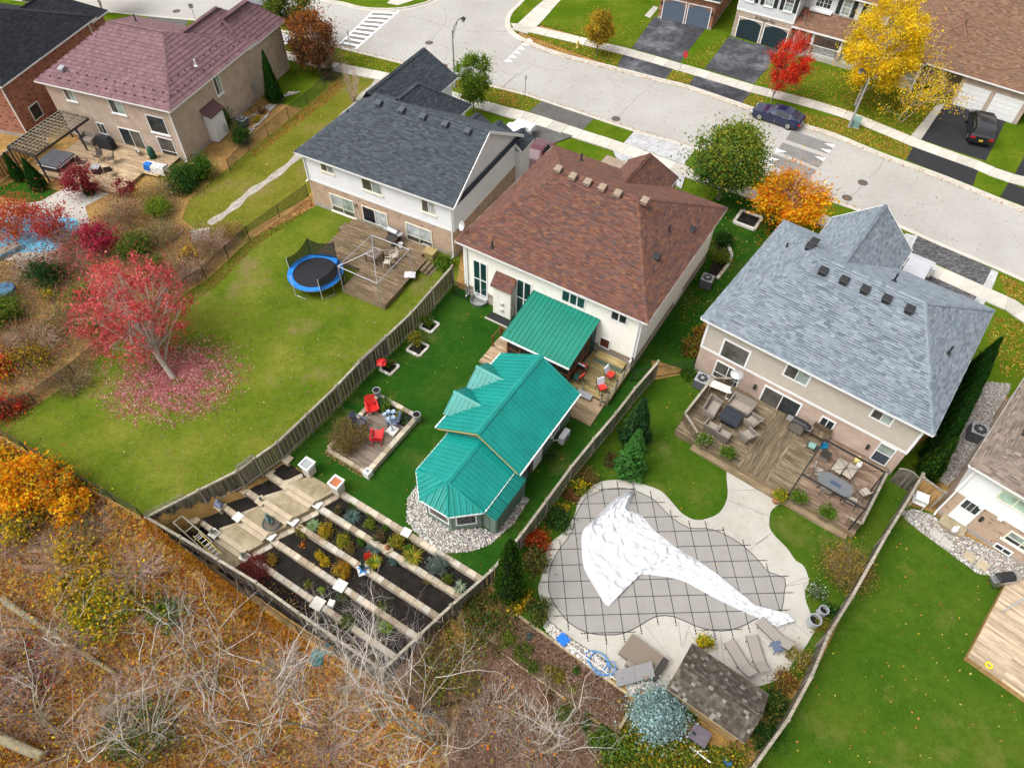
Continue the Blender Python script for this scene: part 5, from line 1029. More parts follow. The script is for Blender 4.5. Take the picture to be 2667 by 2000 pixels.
wood_fence('wooden_fence','fresh orange brown board fence at the corner of the right edge house',[g('B4',1385,850,1.7),g('B4',1560,975,1.7)],1.65,pick_=PICKN)
gt3=thing('garden_gate','dark wooden gate with a curved top at the corner of the taupe house','gate',(0,0,0));a,b_=g('B4',1100,880),g('B4',1260,965);d=b_-a;gt3 .location=a;gt3 .rotation_euler=(0,0,math.atan2(d.y,d.x));L=d.length
for k in range(int(L/.13)):mb=MB();mb.box(k*.13,k*.13+.12,-.012,.012,.05,1.35+.25*math.sin(math.pi*k*.13/L));mb.build('board',GREYW,gt3)
mb=MB();mb.tube([(L*k/8,0,1.4+.27*math.sin(math.pi*k/8))for k in range(9)],.045,6);mb.build('arched_rail',GREYWX,gt3);mb=MB();mb.bar((0,.03,.4),(L,.03,.4),.03,.09);mb.build('rail',GREYWX,gt3)
wood_fence('wooden_fence','new golden board fence at the left edge by the patio',[g('A1',-200,1420,1.7),g('A1',40,1255,1.7),g('A1',180,1145,1.7),g('A1',320,1060,1.7)],1.65,pick_=PICKN)
m,t,b=mk('chain_mesh');b.inputs['Base Color'].default_value=(.03,.03,.03,1);b.inputs['Roughness'].default_value=.6
tr=t.nodes.new('ShaderNodeBsdfTransparent');mx=t.nodes.new('ShaderNodeMixShader');uv=texc(t,'UV');w1=t.nodes.new('ShaderNodeTexWave');w2=t.nodes.new('ShaderNodeTexWave')
for w_,r in((w1,45),(w2,-45)):
 mp=t.nodes.new('ShaderNodeMapping');mp.inputs['Rotation'].default_value=(0,0,math.radians(r));t.links.new(uv,mp.inputs[0]);t.links.new(mp.outputs[0],w_.inputs[0]);w_.inputs['Scale'].default_value=4.5
mxm=math_(t,'MAXIMUM',w1 .outputs['Fac'],w2 .outputs['Fac']);fac=math_(t,'GREATER_THAN',mxm,.86);t.links.new(fac,mx.inputs[0]);t.links.new(tr.outputs[0],mx.inputs[1]);t.links.new(b.outputs[0],mx.inputs[2]);t.links.new(mx.outputs[0],t.nodes['Material Output'].inputs[0]);CHAIN=m
def chain_fence(label,pts,h=1.2,sp=2.6,posts=None,zf=None):
 root=thing('chain_link_fence',label,'fence',(0,0,0));P=[]
 for a,b_ in zip(pts[:-1],pts[1:]):
  n=max(1,round((b_-a).length/sp));P+=[a.lerp(b_,k/n)for k in range(n)]
 P.append(pts[-1])
 if zf:P=[Vector((p.x,p.y,zf(p)))for p in P]
 pm=MB();pm.lathe([(.03,-.1),(.03,h),(.036,h),(.0001,h+.05)],8);me=pm.mesh('post',IRON)
 for p in P:obj('post',me,root,p)
 for a,b_ in zip(P[:-1],P[1:]):
  u=Vector((0,0,h-.03));mb=MB();mb.tube([a+u,b_+u],.02,6);mb.build('top_rail',IRON,root);mb=MB();v=Vector((0,0,.04));mb.add([a+v,b_+v,b_+u,a+u],[(0,1,2,3)]);mb.build('mesh_panel',CHAIN,root)
 return root
chain_fence('black chain link fence along the footpath beside the white sided house',px('A6',(485,120),(0,470),'A5',(1700,800),(1150,1170),(630,1600),'B1',(310,250),'S',(-60,1110)))
chain_fence('black chain link fence along the woodland edge of the worn lawn',px('S',(-60,1080),'B1',(0,500),(490,790),(1190,1185)))
chain_fence('black chain link fence beside the beige brick house',px('A2',(770,620),(625,740),(480,865),(325,985),(155,1125),(0,1250),'A1',(1900,1420)))
CFB=[Vector((p.x,p.y,-1.7))for p in[g('B1',1190,1195)]+[g('C1',60,870,-1.7),g('B6',0,260,-1.7),g('B6',420,560,-1.7),g('B6',1060,960,-1.7),g('B6',1640,1330,-1.6)]]
chain_fence('black chain link fence below the terraced garden beds',CFB,1.3)
# ================================================================ terraced garden
TF=Frame((W1a.x,W1a.y,0),-31.0)
STONE=[plain('wall_stone_'+n,c,.9,0,.18,4,.1,.35,rnd=.16)for n,c in(('a',(.36,.30,.225)),('b',(.43,.37,.285)),('c',(.27,.215,.155)),('d',(.40,.365,.305)))]
CAPST=plain('pale_cap_stone',(.55,.53,.49),.8,0,.08,2,.1,.15,rnd=.06)
TANST=plain('tan_cap_stone',(.38,.315,.225),.85,0,.12,2,.1,.2,rnd=.08)
def block_wall(root,a,b_,z1,z0,th=.28,bl=.45,mats=STONE,cap=None):
 """courses of blocks from z0 up to z1 between a and b (frame coordinates)"""
 a,b_=Vector(a),Vector(b_);L=(b_-a).length;d=(b_-a)/L;rz=math.atan2(d.y,d.x);nc=max(1,round((z1-z0)/.2));hc=(z1-z0)/nc;cache={}
 core=MB();core.bar((a.x,a.y,(z0+z1)/2-.02),(b_.x,b_.y,(z0+z1)/2-.02),th-.06,z1-z0-.03);core.build('wall_core',mats[-1],root)
 for c in range(nc):
  zc=z0+hc*c;x=-random.uniform(0,bl*.5)if c<nc-1 else 0
  while x<L-.02:
   w=bl*random.choice((.8,1,1,1.25));x0,x1=max(0,x),min(L,x+w);x+=w
   if x1-x0<.08:continue
   k=(round(x1-x0,2),random.randrange(len(mats)),c==nc-1)
   if k not in cache:
    mb=MB();hx,hy=k[0]/2-.006,th/2+(.02 if k[2]else 0);e=.012
    mb.hull([[(-hx,-hy,0),(hx,-hy,0),(hx,hy,0),(-hx,hy,0)],[(-hx,-hy,hc-.006-e),(hx,-hy,hc-.006-e),(hx,hy,hc-.006-e),(-hx,hy,hc-.006-e)],[(-hx+e,-hy+e,hc-.006),(hx-e,-hy+e,hc-.006),(hx-e,hy-e,hc-.006),(-hx+e,hy-e,hc-.006)]]);cache[k]=mb.mesh('block',mats[k[1]])
   p=a+d*((x0+x1)/2);o=obj('block',cache[k],root,(p.x,p.y,zc+random.uniform(-.004,.004)),rz+random.uniform(-.012,.012))
LEV=[.05,-.35,-.8,-1.25,-1.7];WY=[0,-1.25,-2.62,-3.95,-5.27];XR=[-.25,-.75,-1.35,-2.0,-2.55];XE=[9.5,9.3,9.0,8.75,8.4];XL=[-2.45,-3.14,-3.83,-4.38,-5.0];XF=[-4.1,-4.62,-5.28,-5.9,-6.62]
WLAB=['topmost stone retaining wall of the terraced beds beside the lawn','second stone retaining wall of the terraced beds counted from the lawn','third stone retaining wall of the terraced beds counted from the lawn','fourth stone retaining wall of the terraced beds counted from the lawn','lowest stone retaining wall of the terraced beds above the bottom fence']
walls_=[]
for i in range(5):
 r=thing('retaining_wall',WLAB[i],'wall',TF.O,TF.yaw,group=None);walls_.append(r)
 block_wall(r,(XR[i],WY[i],0),(XE[i],WY[i],0),LEV[i],LEV[i]-.5 if i else-.45)
 if i<4:mb=MB();mb.prism([(XR[i]-.45,WY[i]-.14),(XE[i],WY[i]-.14),(XE[i+1],WY[i+1]+.14),(XR[i+1]-.15,WY[i+1]+.14)],-3,LEV[i+1]-.06)
 else:mb=MB();mb.prism([(XL[4]+.3,WY[4]-.16),(XE[4]-.1,WY[4]-.16),(7.9,-6.4),(-5.6,-6.7)],-3.2,-2.1)
 sb=mb.build('soil_bed',SOIL,loc=TF.O,rz=TF.yaw,kind='structure')
for(x,y,z,s_)in((4.59,0,.06,.5),(3.02,WY[3],LEV[3]+.01,.62),(2.47,WY[4],LEV[4]+.01,.66)):
 i={0:0,WY[3]:3,WY[4]:4}[y];mb=MB();mb.obox((x,y-.02,z+.045),(s_,s_,.07),.1);mb.build('cap_stone',CAPST,walls_[i])
mb=MB();mb.obox((3.1,WY[4]+.38,LEV[4]+.04),(.35,.35,.3),.3);mb.build('cap_stone',CAPST,walls_[4])
st=thing('garden_stair','concrete garden stair stepping down left of the terraced beds','stairs',TF.O,TF.yaw)
YL_=[-.05,-1.35,-2.65,-4.2,-5.5];LZ=[0,-.4,-.85,-1.3,-1.75]
for i in range(5):
 x0,x1=(XL[i],XR[i])if i else(-2.3,-.3);y1=.02 if i==0 else WY[i]+.05;y0=WY[i+1]+.12 if i<4 else-6.4
 mb=MB();mb.prism([(x0+.1,y1),(x1-.1,y1),((XR[i+1]if i<4 else-2.7)-.1,y0),((XL[i+1]if i<4 else-5.2)+.1,y0)],-3,LZ[i]);mb.build('landing',STEPC,st)
 if i<4:
  for k in range(2):
   mb=MB();zt=LZ[i]-(LZ[i]-LZ[i+1])*(k)/2;ya=WY[i+1]+.12-.26*k;mb.box(XL[i+1]+.22,XR[i+1]-.3+.1*(1-k),ya-.28,ya,zt-.35,zt-.002*k);mb.build('step',TANST,st)
for i in range(4):
 r=walls_[i];block_wall(r,(XR[i]+.0,WY[i]-.15,0),(XR[i+1]+.1,WY[i+1]+.15,0),LEV[i+1]+.08,LEV[i+1]-.5,.3)
PED=[('white square cap pedestal highest on the right of the garden stair',XR[1]-.1,WY[1]+.05,-.35,1),('white square cap pedestal second on the right of the garden stair',XR[2]-.12,WY[2],-.75,1),('white square cap pedestal beside the bronze fountain',XR[3]-.12,WY[3]+.08,-1.15,1),('white square cap pedestal with planter lowest on the right of the stair',XR[4]-.12,WY[4]-.2,-1.6,1),('tan cap pedestal highest on the left of the garden stair',XL[1],WY[1],-.3,0),('tan cap pedestal with a small pot on the left of the stair',XL[2],WY[2]-.05,-.62,0),('pale cap pedestal above the bronze fountain on the left of the stair',XL[3],WY[3]-.1,-.95,1),('pale cap pedestal with a plant pot lowest on the left of the stair',XL[4],WY[4]-.15,-1.35,1),('tan cap pedestal by the fence at the top of the terraces',XF[0],WY[0]-.05,.1,0),('tan cap pedestal by the fence second from the top',XF[1],WY[1]+.1,-.3,0),('tan cap pedestal by the fence third from the top',XF[2],WY[2],-.7,0),('tan cap pedestal by the fence carrying a grey draped statue',XF[3],WY[3]-.1,-1.1,0),('weathered cap pedestal by the fence lowest of all',XF[4],WY[4]-.2,-1.4,0)]
pedp=[]
mb=MB();mb.prism([(-7.0,-5.3),(-5.1,-5.3),(-4.9,-6.75),(-7.9,-6.95)],-3.2,-1.95);mb.build('soil_bed',SOIL,loc=TF.O,rz=TF.yaw,kind='structure')
for lb,x,y,z,pale in PED:
 z+=.14
 t=thing('pedestal',lb,'pedestal',TF.w(x,y,0),TF.yaw+random.uniform(-.03,.03),'pedestals of the garden terraces');s_=.52 if pale else.56;hh=.42 if pale else.3
 mb=MB();mb.box(-s_/2+.07,s_/2-.07,-s_/2+.07,s_/2-.07,z-1.0,z-.07);mb.build('pillar',STONE[1],t);mb=MB();e=.015;h_=s_/2
 mb.hull([[(-h_,-h_,z-.07),(h_,-h_,z-.07),(h_,h_,z-.07),(-h_,h_,z-.07)],[(-h_,-h_,z-e),(h_,-h_,z-e),(h_,h_,z-e),(-h_,h_,z-e)],[(-h_+e,-h_+e,z),(h_-e,-h_+e,z),(h_-e,h_-e,z),(-h_+e,h_-e,z)]]);mb.build('cap',CAPST if pale else TANST,t);pedp.append(TF.w(x,y,z))
for i in range(4):
 r=thing('planter_bed',['topmost soil bed between the stair and the trellis fence','second soil bed between the stair and the trellis fence','third soil bed between the stair and the trellis fence','lowest soil bed between the stair and the trellis fence'][i],'planter',TF.O,TF.yaw)
 z=LEV[i+1]+.22;x0a,x1a=XF[i]-.3,XL[i]+.0;x0b,x1b=XF[i+1]-.35,XL[i+1]+.0
 if i==0:x1a=-2.75
 mb=MB();mb.prism([(x0a,WY[i]-.14),(x1a-.1,WY[i]-.14),(x1b-.1,WY[i+1]+.14),(x0b,WY[i+1]+.14)],-3,z-.08);mb.build('soil',SOIL,r)
 block_wall(r,(x1a-.05,WY[i]-.25,0),(x1b-.05,WY[i+1]+.2,0),z,z-.6,.26,.6,[TANST,STONE[1]]);block_wall(r,(x0b-.1,WY[i+1],0),(x1b-.2,WY[i+1],0),z-.02,z-.6,.26,.5,[STONE[0],TANST])
 mb=MB();mb.bar((x0a,WY[i]-.1,z+.03),(x0b,WY[i+1]+.1,z-.02),.08,.1);mb.build('timber_edge',TIMB,r)
WPL=plain('white_planter',(.72,.72,.71),.6,0,.05,4,.3,.1);ORL=plain('dry_leaves',(.35,.12,.05),.9,0,.4,20)
for k,(x,y,lb,fill)in enumerate(((-2.45,.05,'white square planter on a column left of the stair top',GREYP),(-.27,.03,'white square planter with red leaves right of the stair top',ORL))):
 t=thing('column_planter',lb,'planter',TF.w(x,y),TF.yaw);mb=MB();mb.box(-.27,.27,-.27,.27,-.1,.62);mb.build('column',STONE[3],t)
 mb=MB();q=lambda s_,z:[(-s_,-s_,z),(s_,-s_,z),(s_,s_,z),(-s_,s_,z)];mb.hull([q(.22,.62),q(.30,.68),q(.30,.92),q(.36,.96),q(.36,1.0),q(.28,1.0),q(.26,.9)]);mb.build('pot',WPL,t);mb=MB();mb.obox((0,0,.915),(.5,.5,.04));mb.build('contents',fill,t)
BRZ=plain('verdigris',(.09,.15,.155),.55,.2,.3,12);ft=thing('fountain','round bronze fountain bowl with a figure on the stair landing','fountain',TF.w(-2.45,-3.35,LZ[2]),TF.yaw)
mb=MB();mb.lathe([(.3,0),(.34,.04),(.5,.16),(.52,.2),(.47,.2),(.44,.12),(.0001,.1)],22);mb.build('bowl',plain('bowl_grey',(.07,.08,.085),.6),ft,smooth=True)
mb=MB();mb.lathe([(.14,.1),(.12,.25),(.17,.35),(.15,.5),(.09,.62),(.06,.68),(.09,.74),(.1,.8),(.06,.88),(.0001,.9)],12,(-.22,.06,0));mb.tube([(-.2,.0,.55),(-.05,-.12,.48),(.1,-.16,.36)],[.05,.045,.035],7);mb.tube([(-.2,.1,.3),(.05,.05,.3),(.12,-.02,.12)],[.08,.07,.05],7);mb.build('figure',BRZ,ft,smooth=True)
mb=MB();mb.lathe([(.46,.15),(.0001,.151)],22);mb.build('water',glassy('bowl_water',(.09,.07,.05),.05),ft)
stt=thing('statue','small blue grey seated statue on a pedestal by the fence','statue',pedp[11],TF.yaw);mb=MB();mb.lathe([(.2,0),(.22,.1),(.17,.28),(.15,.36),(.07,.42),(.1,.5),(.08,.6),(.0001,.64)],12);mb.tube([(.1,-.05,.3),(.22,-.12,.2),(.2,-.22,.12)],[.07,.06,.05],7);mb.tube([(-.1,-.05,.3),(-.2,-.14,.2),(-.1,-.22,.12)],[.07,.06,.05],7);mb.build('figure',plain('blue_grey_stone',(.20,.23,.33),.8,0,.3,10),stt,smooth=True)
ld=thing('cold_frame','white wooden frame leaning over the lowest bed by the fence corner','cold frame',TF.w(-6.0,-6.2,-1.6),TF.yaw)
for a,b_ in(((-1.0,-.1,1.0),(1.6,-.35,1.0)),((-.9,.45,1.0),(1.7,.25,1.0)),((-1.0,-.1,1.0),(-.9,.45,1.0)),((0,-.2,1.0),(.1,.38,1.0)),((.8,-.28,1.0),(.9,.32,1.0)),((1.6,-.35,1.0),(1.7,.25,1.0)),((-1.0,-.1,0),(-1.0,-.1,1.0)),((1.6,-.35,0),(1.6,-.35,1.0)),((1.7,.25,0),(1.7,.25,1.0)),((-.9,.45,0),(-.9,.45,1.0))):
 mb=MB();mb.bar(a,b_,.06,.06);mb.build('timber',GREYWX,ld)
ly=thing('ladder','yellow ladder lying beside the lowest bed','ladder',TF.w(-4.9,-6.1,-1.35),TF.yaw-.12);YEL=plain('yellow_fibreglass',(.55,.42,.06),.5)
for s_ in(-.17,.17):mb=MB();mb.box(-1.0,1.1,s_-.025,s_+.025,.0,.07);mb.build('rail',YEL,ly)
for k in range(7):mb=MB();mb.box(-.9+k*.3,-.86+k*.3,-.145,.145,.02,.05);mb.build('rung',ALU,ly)
# ================================================================ sunken sitting deck
sd=thing('sitting_deck','small plank deck edged with stone blocks on the middle lawn','deck',TF.O,TF.yaw)
planks(sd,-2.35,.3,1.95,6.2,.12,.12,wood('brown_grey_plank',(.10,.075,.06),(.19,.15,.12),(.28,.23,.19)),'x');mb=MB();mb.box(-2.4,.35,1.9,6.25,0,.085);mb.build('deck_frame',BASEW,sd)
block_wall(sd,(.5,1.75,0),(.5,6.4,0),.42,0,.28,.5);block_wall(sd,(-2.55,1.85,0),(-2.55,6.4,0),.3,0,.25,.5);block_wall(sd,(-2.6,6.45,0),(.7,6.45,0),.4,0,.25,.5);block_wall(sd,(-2.6,1.75,0),(.6,1.75,0),.24,0,.2,.5,[TANST,STONE[2]])
mb=MB();mb.box(-2.4,.35,5.55,6.3,.1,.3);mb.build('flower_bed',SOIL,sd);mb=MB();mb.box(.3,.72,1.5,1.92,0,.5);mb.build('corner_block',CAPST,sd)
mb=MB();mb.lathe([(.07,.5),(.09,.58),(.06,.58),(.05,.53)],10,(.51,1.71,0));mb.build('small_pot',GREYP,sd)
def barrel(label,p,r=.24,h=.5,mat=None,group=None):
 t=thing('barrel_planter',label,'planter',p,0,group);mb=MB();mb.lathe([(r*.8,0),(r*.92,h*.3),(r,h*.9),(r*1.06,h*.92),(r*1.06,h),(r*.9,h),(r*.88,h-.06)],18);mb.build('pot',mat or GREYP,t,smooth=False);mb=MB();mb.lathe([(r*.88,h-.06),(.0001,h-.05)],18);mb.build('soil',SOIL,t);return t
for k,(x,y,lb)in enumerate(((-2.6,6.45,'grey round pot at the top corner of the sitting deck'),(.62,6.3,'grey round pot on the right corner of the sitting deck'))):barrel(lb,TF.w(x,y,.42),.24,.42)
def adirondack(mat,label,p,rz):
 t=thing('adirondack_chair',label,'chair',p,rz,'adirondack chairs on the sitting deck')
 for s_ in(-1,1):
  mb=MB();mb.hull([[(s_*.27-.015,-.42,.38),(s_*.27+.015,-.42,.38),(s_*.27+.015,-.42,.26),(s_*.27-.015,-.42,.26)],[(s_*.27-.015,.45,.1),(s_*.27+.015,.45,.1),(s_*.27+.015,.45,0),(s_*.27-.015,.45,0)]]);mb.build('leg',mat,t)
  mb=MB();mb.box(s_*.31-.015,s_*.31+.015,-.42,-.33,0,.52);mb.build('leg',mat,t)
  mb=MB();mb.hull([[(s_*.34-.07,-.5,.52),(s_*.34+.07,-.5,.52),(s_*.34+.05,.35,.52),(s_*.34-.03,.35,.52)],[(s_*.34-.07,-.5,.55),(s_*.34+.07,-.5,.55),(s_*.34+.05,.35,.55),(s_*.34-.03,.35,.55)]]);mb.build('armrest',mat,t)
 for k in range(6):y=-.42+k*.1;mb=MB();mb.obox((0,y,.385-.033*k),(.54,.09,.02),0,math.radians(-17));mb.build('seat_slat',mat,t)
 for k in range(7):
  x=-.24+k*.08;hh=.82-.9*x*x*1.6;a,b_=Vector((x*.85,.14,.2)),Vector((x*1.25,.14+hh*.42,.2+hh*.9));mb=MB();mb.bar(a,b_,.078,.018,up=(0,-.9,.42));mb.build('back_slat',mat,t)
 mb=MB();mb.bar((-.36,.36,.5),(.36,.36,.5),.03,.07);mb.bar((-.25,.24,.27),(.25,.24,.27),.03,.07);mb.build('back_rail',mat,t);return t
CRED=plain('red_poly',(.55,.018,.018),.5,0,.1,3);CBLU=plain('slate_blue_poly',(.085,.11,.165),.5,0,.1,3)
for lb,mt,(tt,x,y),rz in(('red adirondack chair nearest the wooden fence',CRED,('B2',1010,290),.35),('red adirondack chair seen from behind on the sitting deck',CRED,('B2',1055,540),math.pi+.0),('slate blue adirondack chair beside the weeping shrub',CBLU,('B2',895,420),1.15),('slate blue adirondack chair behind the flower sculpture',CBLU,('B2',1195,395),-1.5)):
 adirondack(mt,lb,g(tt,x,y,.13),rz)
fs=thing('flower_sculpture','pale blue metal flower sculpture on a white block','sculpture',g('B2',1178,470,.13),TF.yaw);mb=MB();mb.box(-.3,.3,-.3,.3,0,.16);mb.build('base',CAPST,fs)
PBLUE=plain('pale_blue_metal',(.27,.36,.47),.5,.1,.2,8)
mb=MB();mb.lathe([(.12,.16),(.05,.25),(.035,.9),(.05,1.3),(.03,1.6)],10);mb.build('stem',PBLUE,fs)
for k in range(5):
 a=k*1.26;x,y,z=.28*math.cos(a),.28*math.sin(a),1.62+.12*(k%2);mb=MB();mb.tube([(0,0,1.3),(x*.6,y*.6,1.5),(x,y,z)],.02,6);mb.lathe([(.0001,z),(.09,z+.02),(.13,z+.09),(.11,z+.1),(.0001,z+.06)],10,(x,y,0));mb.build('blossom',PBLUE,fs)
for sg in(-1,1):mb=MB();mb.tube([(0,0,.7),(sg*.25,.05,.95),(sg*.4,.1,.85)],[.03,.05,.01],6);mb.build('leaf',PBLUE,fs)
for lb,(tt,x,y),s_ in(('stone edged square bed with a small green shrub by the fence',('A6',1480,1185),.95),('stone edged square bed with a weeping yellow shrub by the fence',('A6',1385,1370),1.05),('stone edged bed with a red flower ornament by the trellis',('A6',1150,1530),.9)):
 c_=g(tt,x,y);t=thing('square_bed',lb,'planter',(c_.x,c_.y,0),TF.yaw);mb=MB();mb.box(-s_/2+.08,s_/2-.08,-s_/2+.08,s_/2-.08,0,.09);mb.build('soil',SOIL,t)
 for a,b_ in(((-s_/2,-s_/2),(s_/2,-s_/2)),((s_/2,-s_/2),(s_/2,s_/2)),((s_/2,s_/2),(-s_/2,s_/2)),((-s_/2,s_/2),(-s_/2,-s_/2))):block_wall(t,a+(0,),b_+(0,),.14,0,.13,.3,[CAPST,STONE[3]])
rt=thing('flower_ornament','large red metal flower ornament by the fence trellis','ornament',g('A6',1100,1560),0);mb=MB();mb.tube([(0,0,0),(.03,0,.5),(0,0,.9)],.02,6);mb.build('stem',IRON,rt)
for k in range(7):
 a=k*.9;mb=MB();M_=Matrix.Translation((.13*math.cos(a),.13*math.sin(a),.95+.1*(k%2)))@Matrix.Rotation(a,4,'Z')@Matrix.Rotation(.5,4,'Y');mb.add([M_@Vector(v)for v in((-.14,-.13,0),(.16,-.16,.05),(.2,.15,.05),(-.13,.14,0),(0,0,.06))],[(0,1,4),(1,2,4),(2,3,4),(3,0,4)]);mb.build('petal',CRED,rt)
# ================================================================ pool
POOL=px('B3',(850,955),(968,940),(1095,950),(1240,1015),(1290,1050),(1405,1170),(1560,1265),(1695,1268),(1835,1310),(1990,1400),(2130,1530),(2212,1625),'B8',(240,100),(235,215),(215,350),(120,440),'B7',(2120,430),(2035,475),(1900,525),(1755,528),(1600,485),(1440,415),(1290,412),(1160,485),(1025,550),(880,565),(725,545),(570,460),(430,270),(405,130),'B3',(430,1560),(510,1420),(605,1290),(625,1170),(690,1050),(725,1015))
DECKP=px('B3',(720,960),(650,1050),(620,1160),(540,1290),(420,1390),(370,1500),(350,1659),'B7',(320,180),(350,290),(400,420),(440,480),(560,570),(700,660),(960,830),(1000,930),(1100,1000),(1340,1010),(1500,900),(1900,1000),'B8',(50,980),(250,890),(300,800),(400,680),(470,560),(500,500),(420,300),(410,190),(440,120),(400,0),'B4',(330,1530),(260,1430),(130,1290),(115,1190),(140,1110),(230,1040),(180,960),(0,830),'B3',(2000,800),(1890,775),(1870,830),(1880,950),(1870,1040),(1810,1140),(1700,1190),(1600,1195),(1500,1140),(1420,1050),(1330,960),(1200,910),(1090,880),(940,870),(820,890))
sheet('pool_patio',DECKP,.03,POOLC,0,smooth=3)
for q in(px('B3',(1885,1040),(2000,1080),(2212,1165)),px('B3',(1880,945),(2000,955),(2130,950)),px('B3',(2212,1335),(2050,1450)),px('B7',(880,570),(885,740)),px('B7',(1190,470),(1430,790)),px('B7',(1475,450),(1500,660)),px('B7',(1565,490),(1510,670)),px('B7',(1780,540),(1800,740)),px('B7',(1815,530),(1850,780)),px('B8',(245,165),(440,130)),px('B8',(230,160),(420,90)),px('B8',(300,450),(430,560)),px('B8',(0,560),(130,690)),px('B3',(420,1410),(460,1440)),px('B3',(1330,1000),(1290,1040)),px('B3',(1500,1160),(1480,1200)),px('B4',(0,1400),(130,1310)),px('B4',(0,1130),(110,1165))):ribbon('patio_joint',q,.02,.0345,CRACK,.01,kind='structure')
cov=thing('pool_cover','grey mesh safety cover strapped over the curved pool','pool cover',(0,0,0));COVM=plain('cover_mesh',(.25,.235,.22),.8,0,.06,1.2,.15,.1);STRAP=plain('black_strap',(.012,.012,.013),.7)
o=sheet('cover_sheet',POOL,.05,COVM,.032,kind=None,parent=cov,smooth=2)
PC=g('B3',968,880);va=math.radians(-86.1);vh=math.radians(3.0);dv=Vector((math.cos(va),math.sin(va),0));dh=Vector((math.cos(vh),math.sin(vh),0))
PS=[Vector((p.x,p.y,0))for p in smooth_line(POOL,2,True)]
def clip_line(o_,d_,poly):
 ts=[]
 for i in range(len(poly)):
  a,b_=poly[i-1],poly[i];e=b_-a;den=d_.x*e.y-d_.y*e.x
  if abs(den)<1e-9:continue
  w_=a-o_;t=(w_.x*e.y-w_.y*e.x)/den;u=(w_.x*d_.y-w_.y*d_.x)/den
  if 0<=u<1:ts.append(t)
 return sorted(ts)
for fam,(d_,n_)in enumerate(((dv,dh),(dh,dv))):
 for k in range(-8,18):
  o_=PC+n_*(k*.912+(0 if fam==0 else 1.45));ts=clip_line(o_,d_,PS)
  for a,b_ in zip(ts[0::2],ts[1::2]):
   if b_-a<.3:continue
   mb=MB();p,q=o_+d_*(a-.32),o_+d_*(b_+.32);z=.054+.002*fam;u=Vector((0,0,z));mb.bar(p+u,q+u,.034,.006);mb.build('strap',STRAP,cov)
   for e,s_ in((a,-1),(b_,1)):
    for w_ in(.3,.42):r=o_+d_*(e+s_*w_);mb=MB();mb.lathe([(.035,0),(.035,.03),(.0001,.035)],8);mb.build('anchor',BLACK,cov,loc=(r.x,r.y,.03))
mb=MB();mb.tube([p+Vector((0,0,.052))for p in PS]+[PS[0]+Vector((0,0,.052))],.018,5);mb.build('edge_binding',STRAP,cov)
U_=px('B3',(1100,980),(1078,1060),(1062,1130),(1150,1150),(1210,1210),(1260,1270),(1330,1330),(1400,1385),(1450,1420),(1500,1455),(1600,1515),(1700,1575),'B7',(1850,110),(2000,230),(2150,340),'B8',(270,390),(330,455))
L_=px('B3',(1085,990),(930,1050),(810,1170),(690,1290),(680,1450),'B7',(700,20),(790,180),(895,325),(990,200),(1090,80),(1260,75),(1500,120),(1750,250),(1950,350),(2120,425),'B8',(60,470),(170,505))
U2,L2=smooth_line(U_,9),smooth_line(L_,9);NV,NU=96,len(U2);V=[];from mathutils import noise as mno
fz=rng.uniform(0,6.28,12)
for i in range(NU):
 w=(U2[i]-L2[i]).length
 for j in range(NV+1):
  t=j/NV;p=L2[i].lerp(U2[i],t);s_=i/NU*14
  edge=min(1,min(t,1-t)*9);ph=math.sin(s_*.53+t*2.2)*1.6+math.sin(s_*1.17-t*3.1);f=.9*(1-abs(math.sin(t*7.5+ph)))**3+.7*(1-abs(math.sin(t*3.1-s_*.75+ph*.6)))**4+.35*(1-abs(math.sin(t*17+s_*1.9+ph)))**2+.25*(1-abs(math.sin(s_*2.7+t*9)))**3+.25*.5*abs(math.sin(t*11+s_*.6+fz[0]+.8*math.sin(s_*.9)))+.3*abs(math.sin(t*23-s_*1.3+fz[1]))+.22*abs(math.sin(t*5+s_*2.1+fz[2]))+.15*abs(math.sin(t*41+s_*3.3))
  amp=.07+.15*math.exp(-w*.9)+(.14 if i<34 else 0)
  dv_=mno.voronoi(Vector((p.x*1.15+.25*math.sin(p.y*2),p.y*1.7,0)))[0];dw_=mno.voronoi(Vector((p.x*2.9,p.y*3.6,5)))[0]
  V.append((p.x,p.y,.062+edge*(amp*f*.8+.13*max(0,1-(dv_[1]-dv_[0])*3.2)**1.6+.045*max(0,1-(dw_[1]-dw_[0])*3)**1.3)))
F=[(i*(NV+1)+j,(i+1)*(NV+1)+j,(i+1)*(NV+1)+j+1,i*(NV+1)+j+1)for i in range(NU-1)for j in range(NV)]
m,t,b=mk('white_tarp');p_=geo(t);n1=noise(t,mapping(t,p_,(1,3,1)),2.2,6,.7);o_=ramp(t,n1,[(.3,(.44,.45,.47)),(.5,(.53,.54,.56)),(.7,(.58,.59,.60))]);dirt=ramp(t,noise(t,mapping(t,p_,(1,2.5,1)),6,8,.8),[(.63,(0,0,0)),(.70,(.75,.75,.75))]);o_=mix(t,o_,(.12,.12,.12),dirt);t.links.new(o_,b.inputs['Base Color']);b.inputs['Roughness'].default_value=.45;vo=t.nodes.new('ShaderNodeTexVoronoi');vo.inputs['Scale'].default_value=2.6;t.links.new(mapping(t,p_,(1,1.5,1)),vo.inputs['Vector']);bump(t,b,math_(t,'ADD',vo.outputs['Distance'],math_(t,'MULTIPLY',noise(t,mapping(t,p_,(2,4,1)),2.5,8,.75,2.0),.8)),.7,.07)
tb=MB();tb.v,tb.f=V,F;tb.build('tarp',m,label='crumpled white plastic tarp dragged across the pool cover',cat='tarp',smooth=True,uv=False)
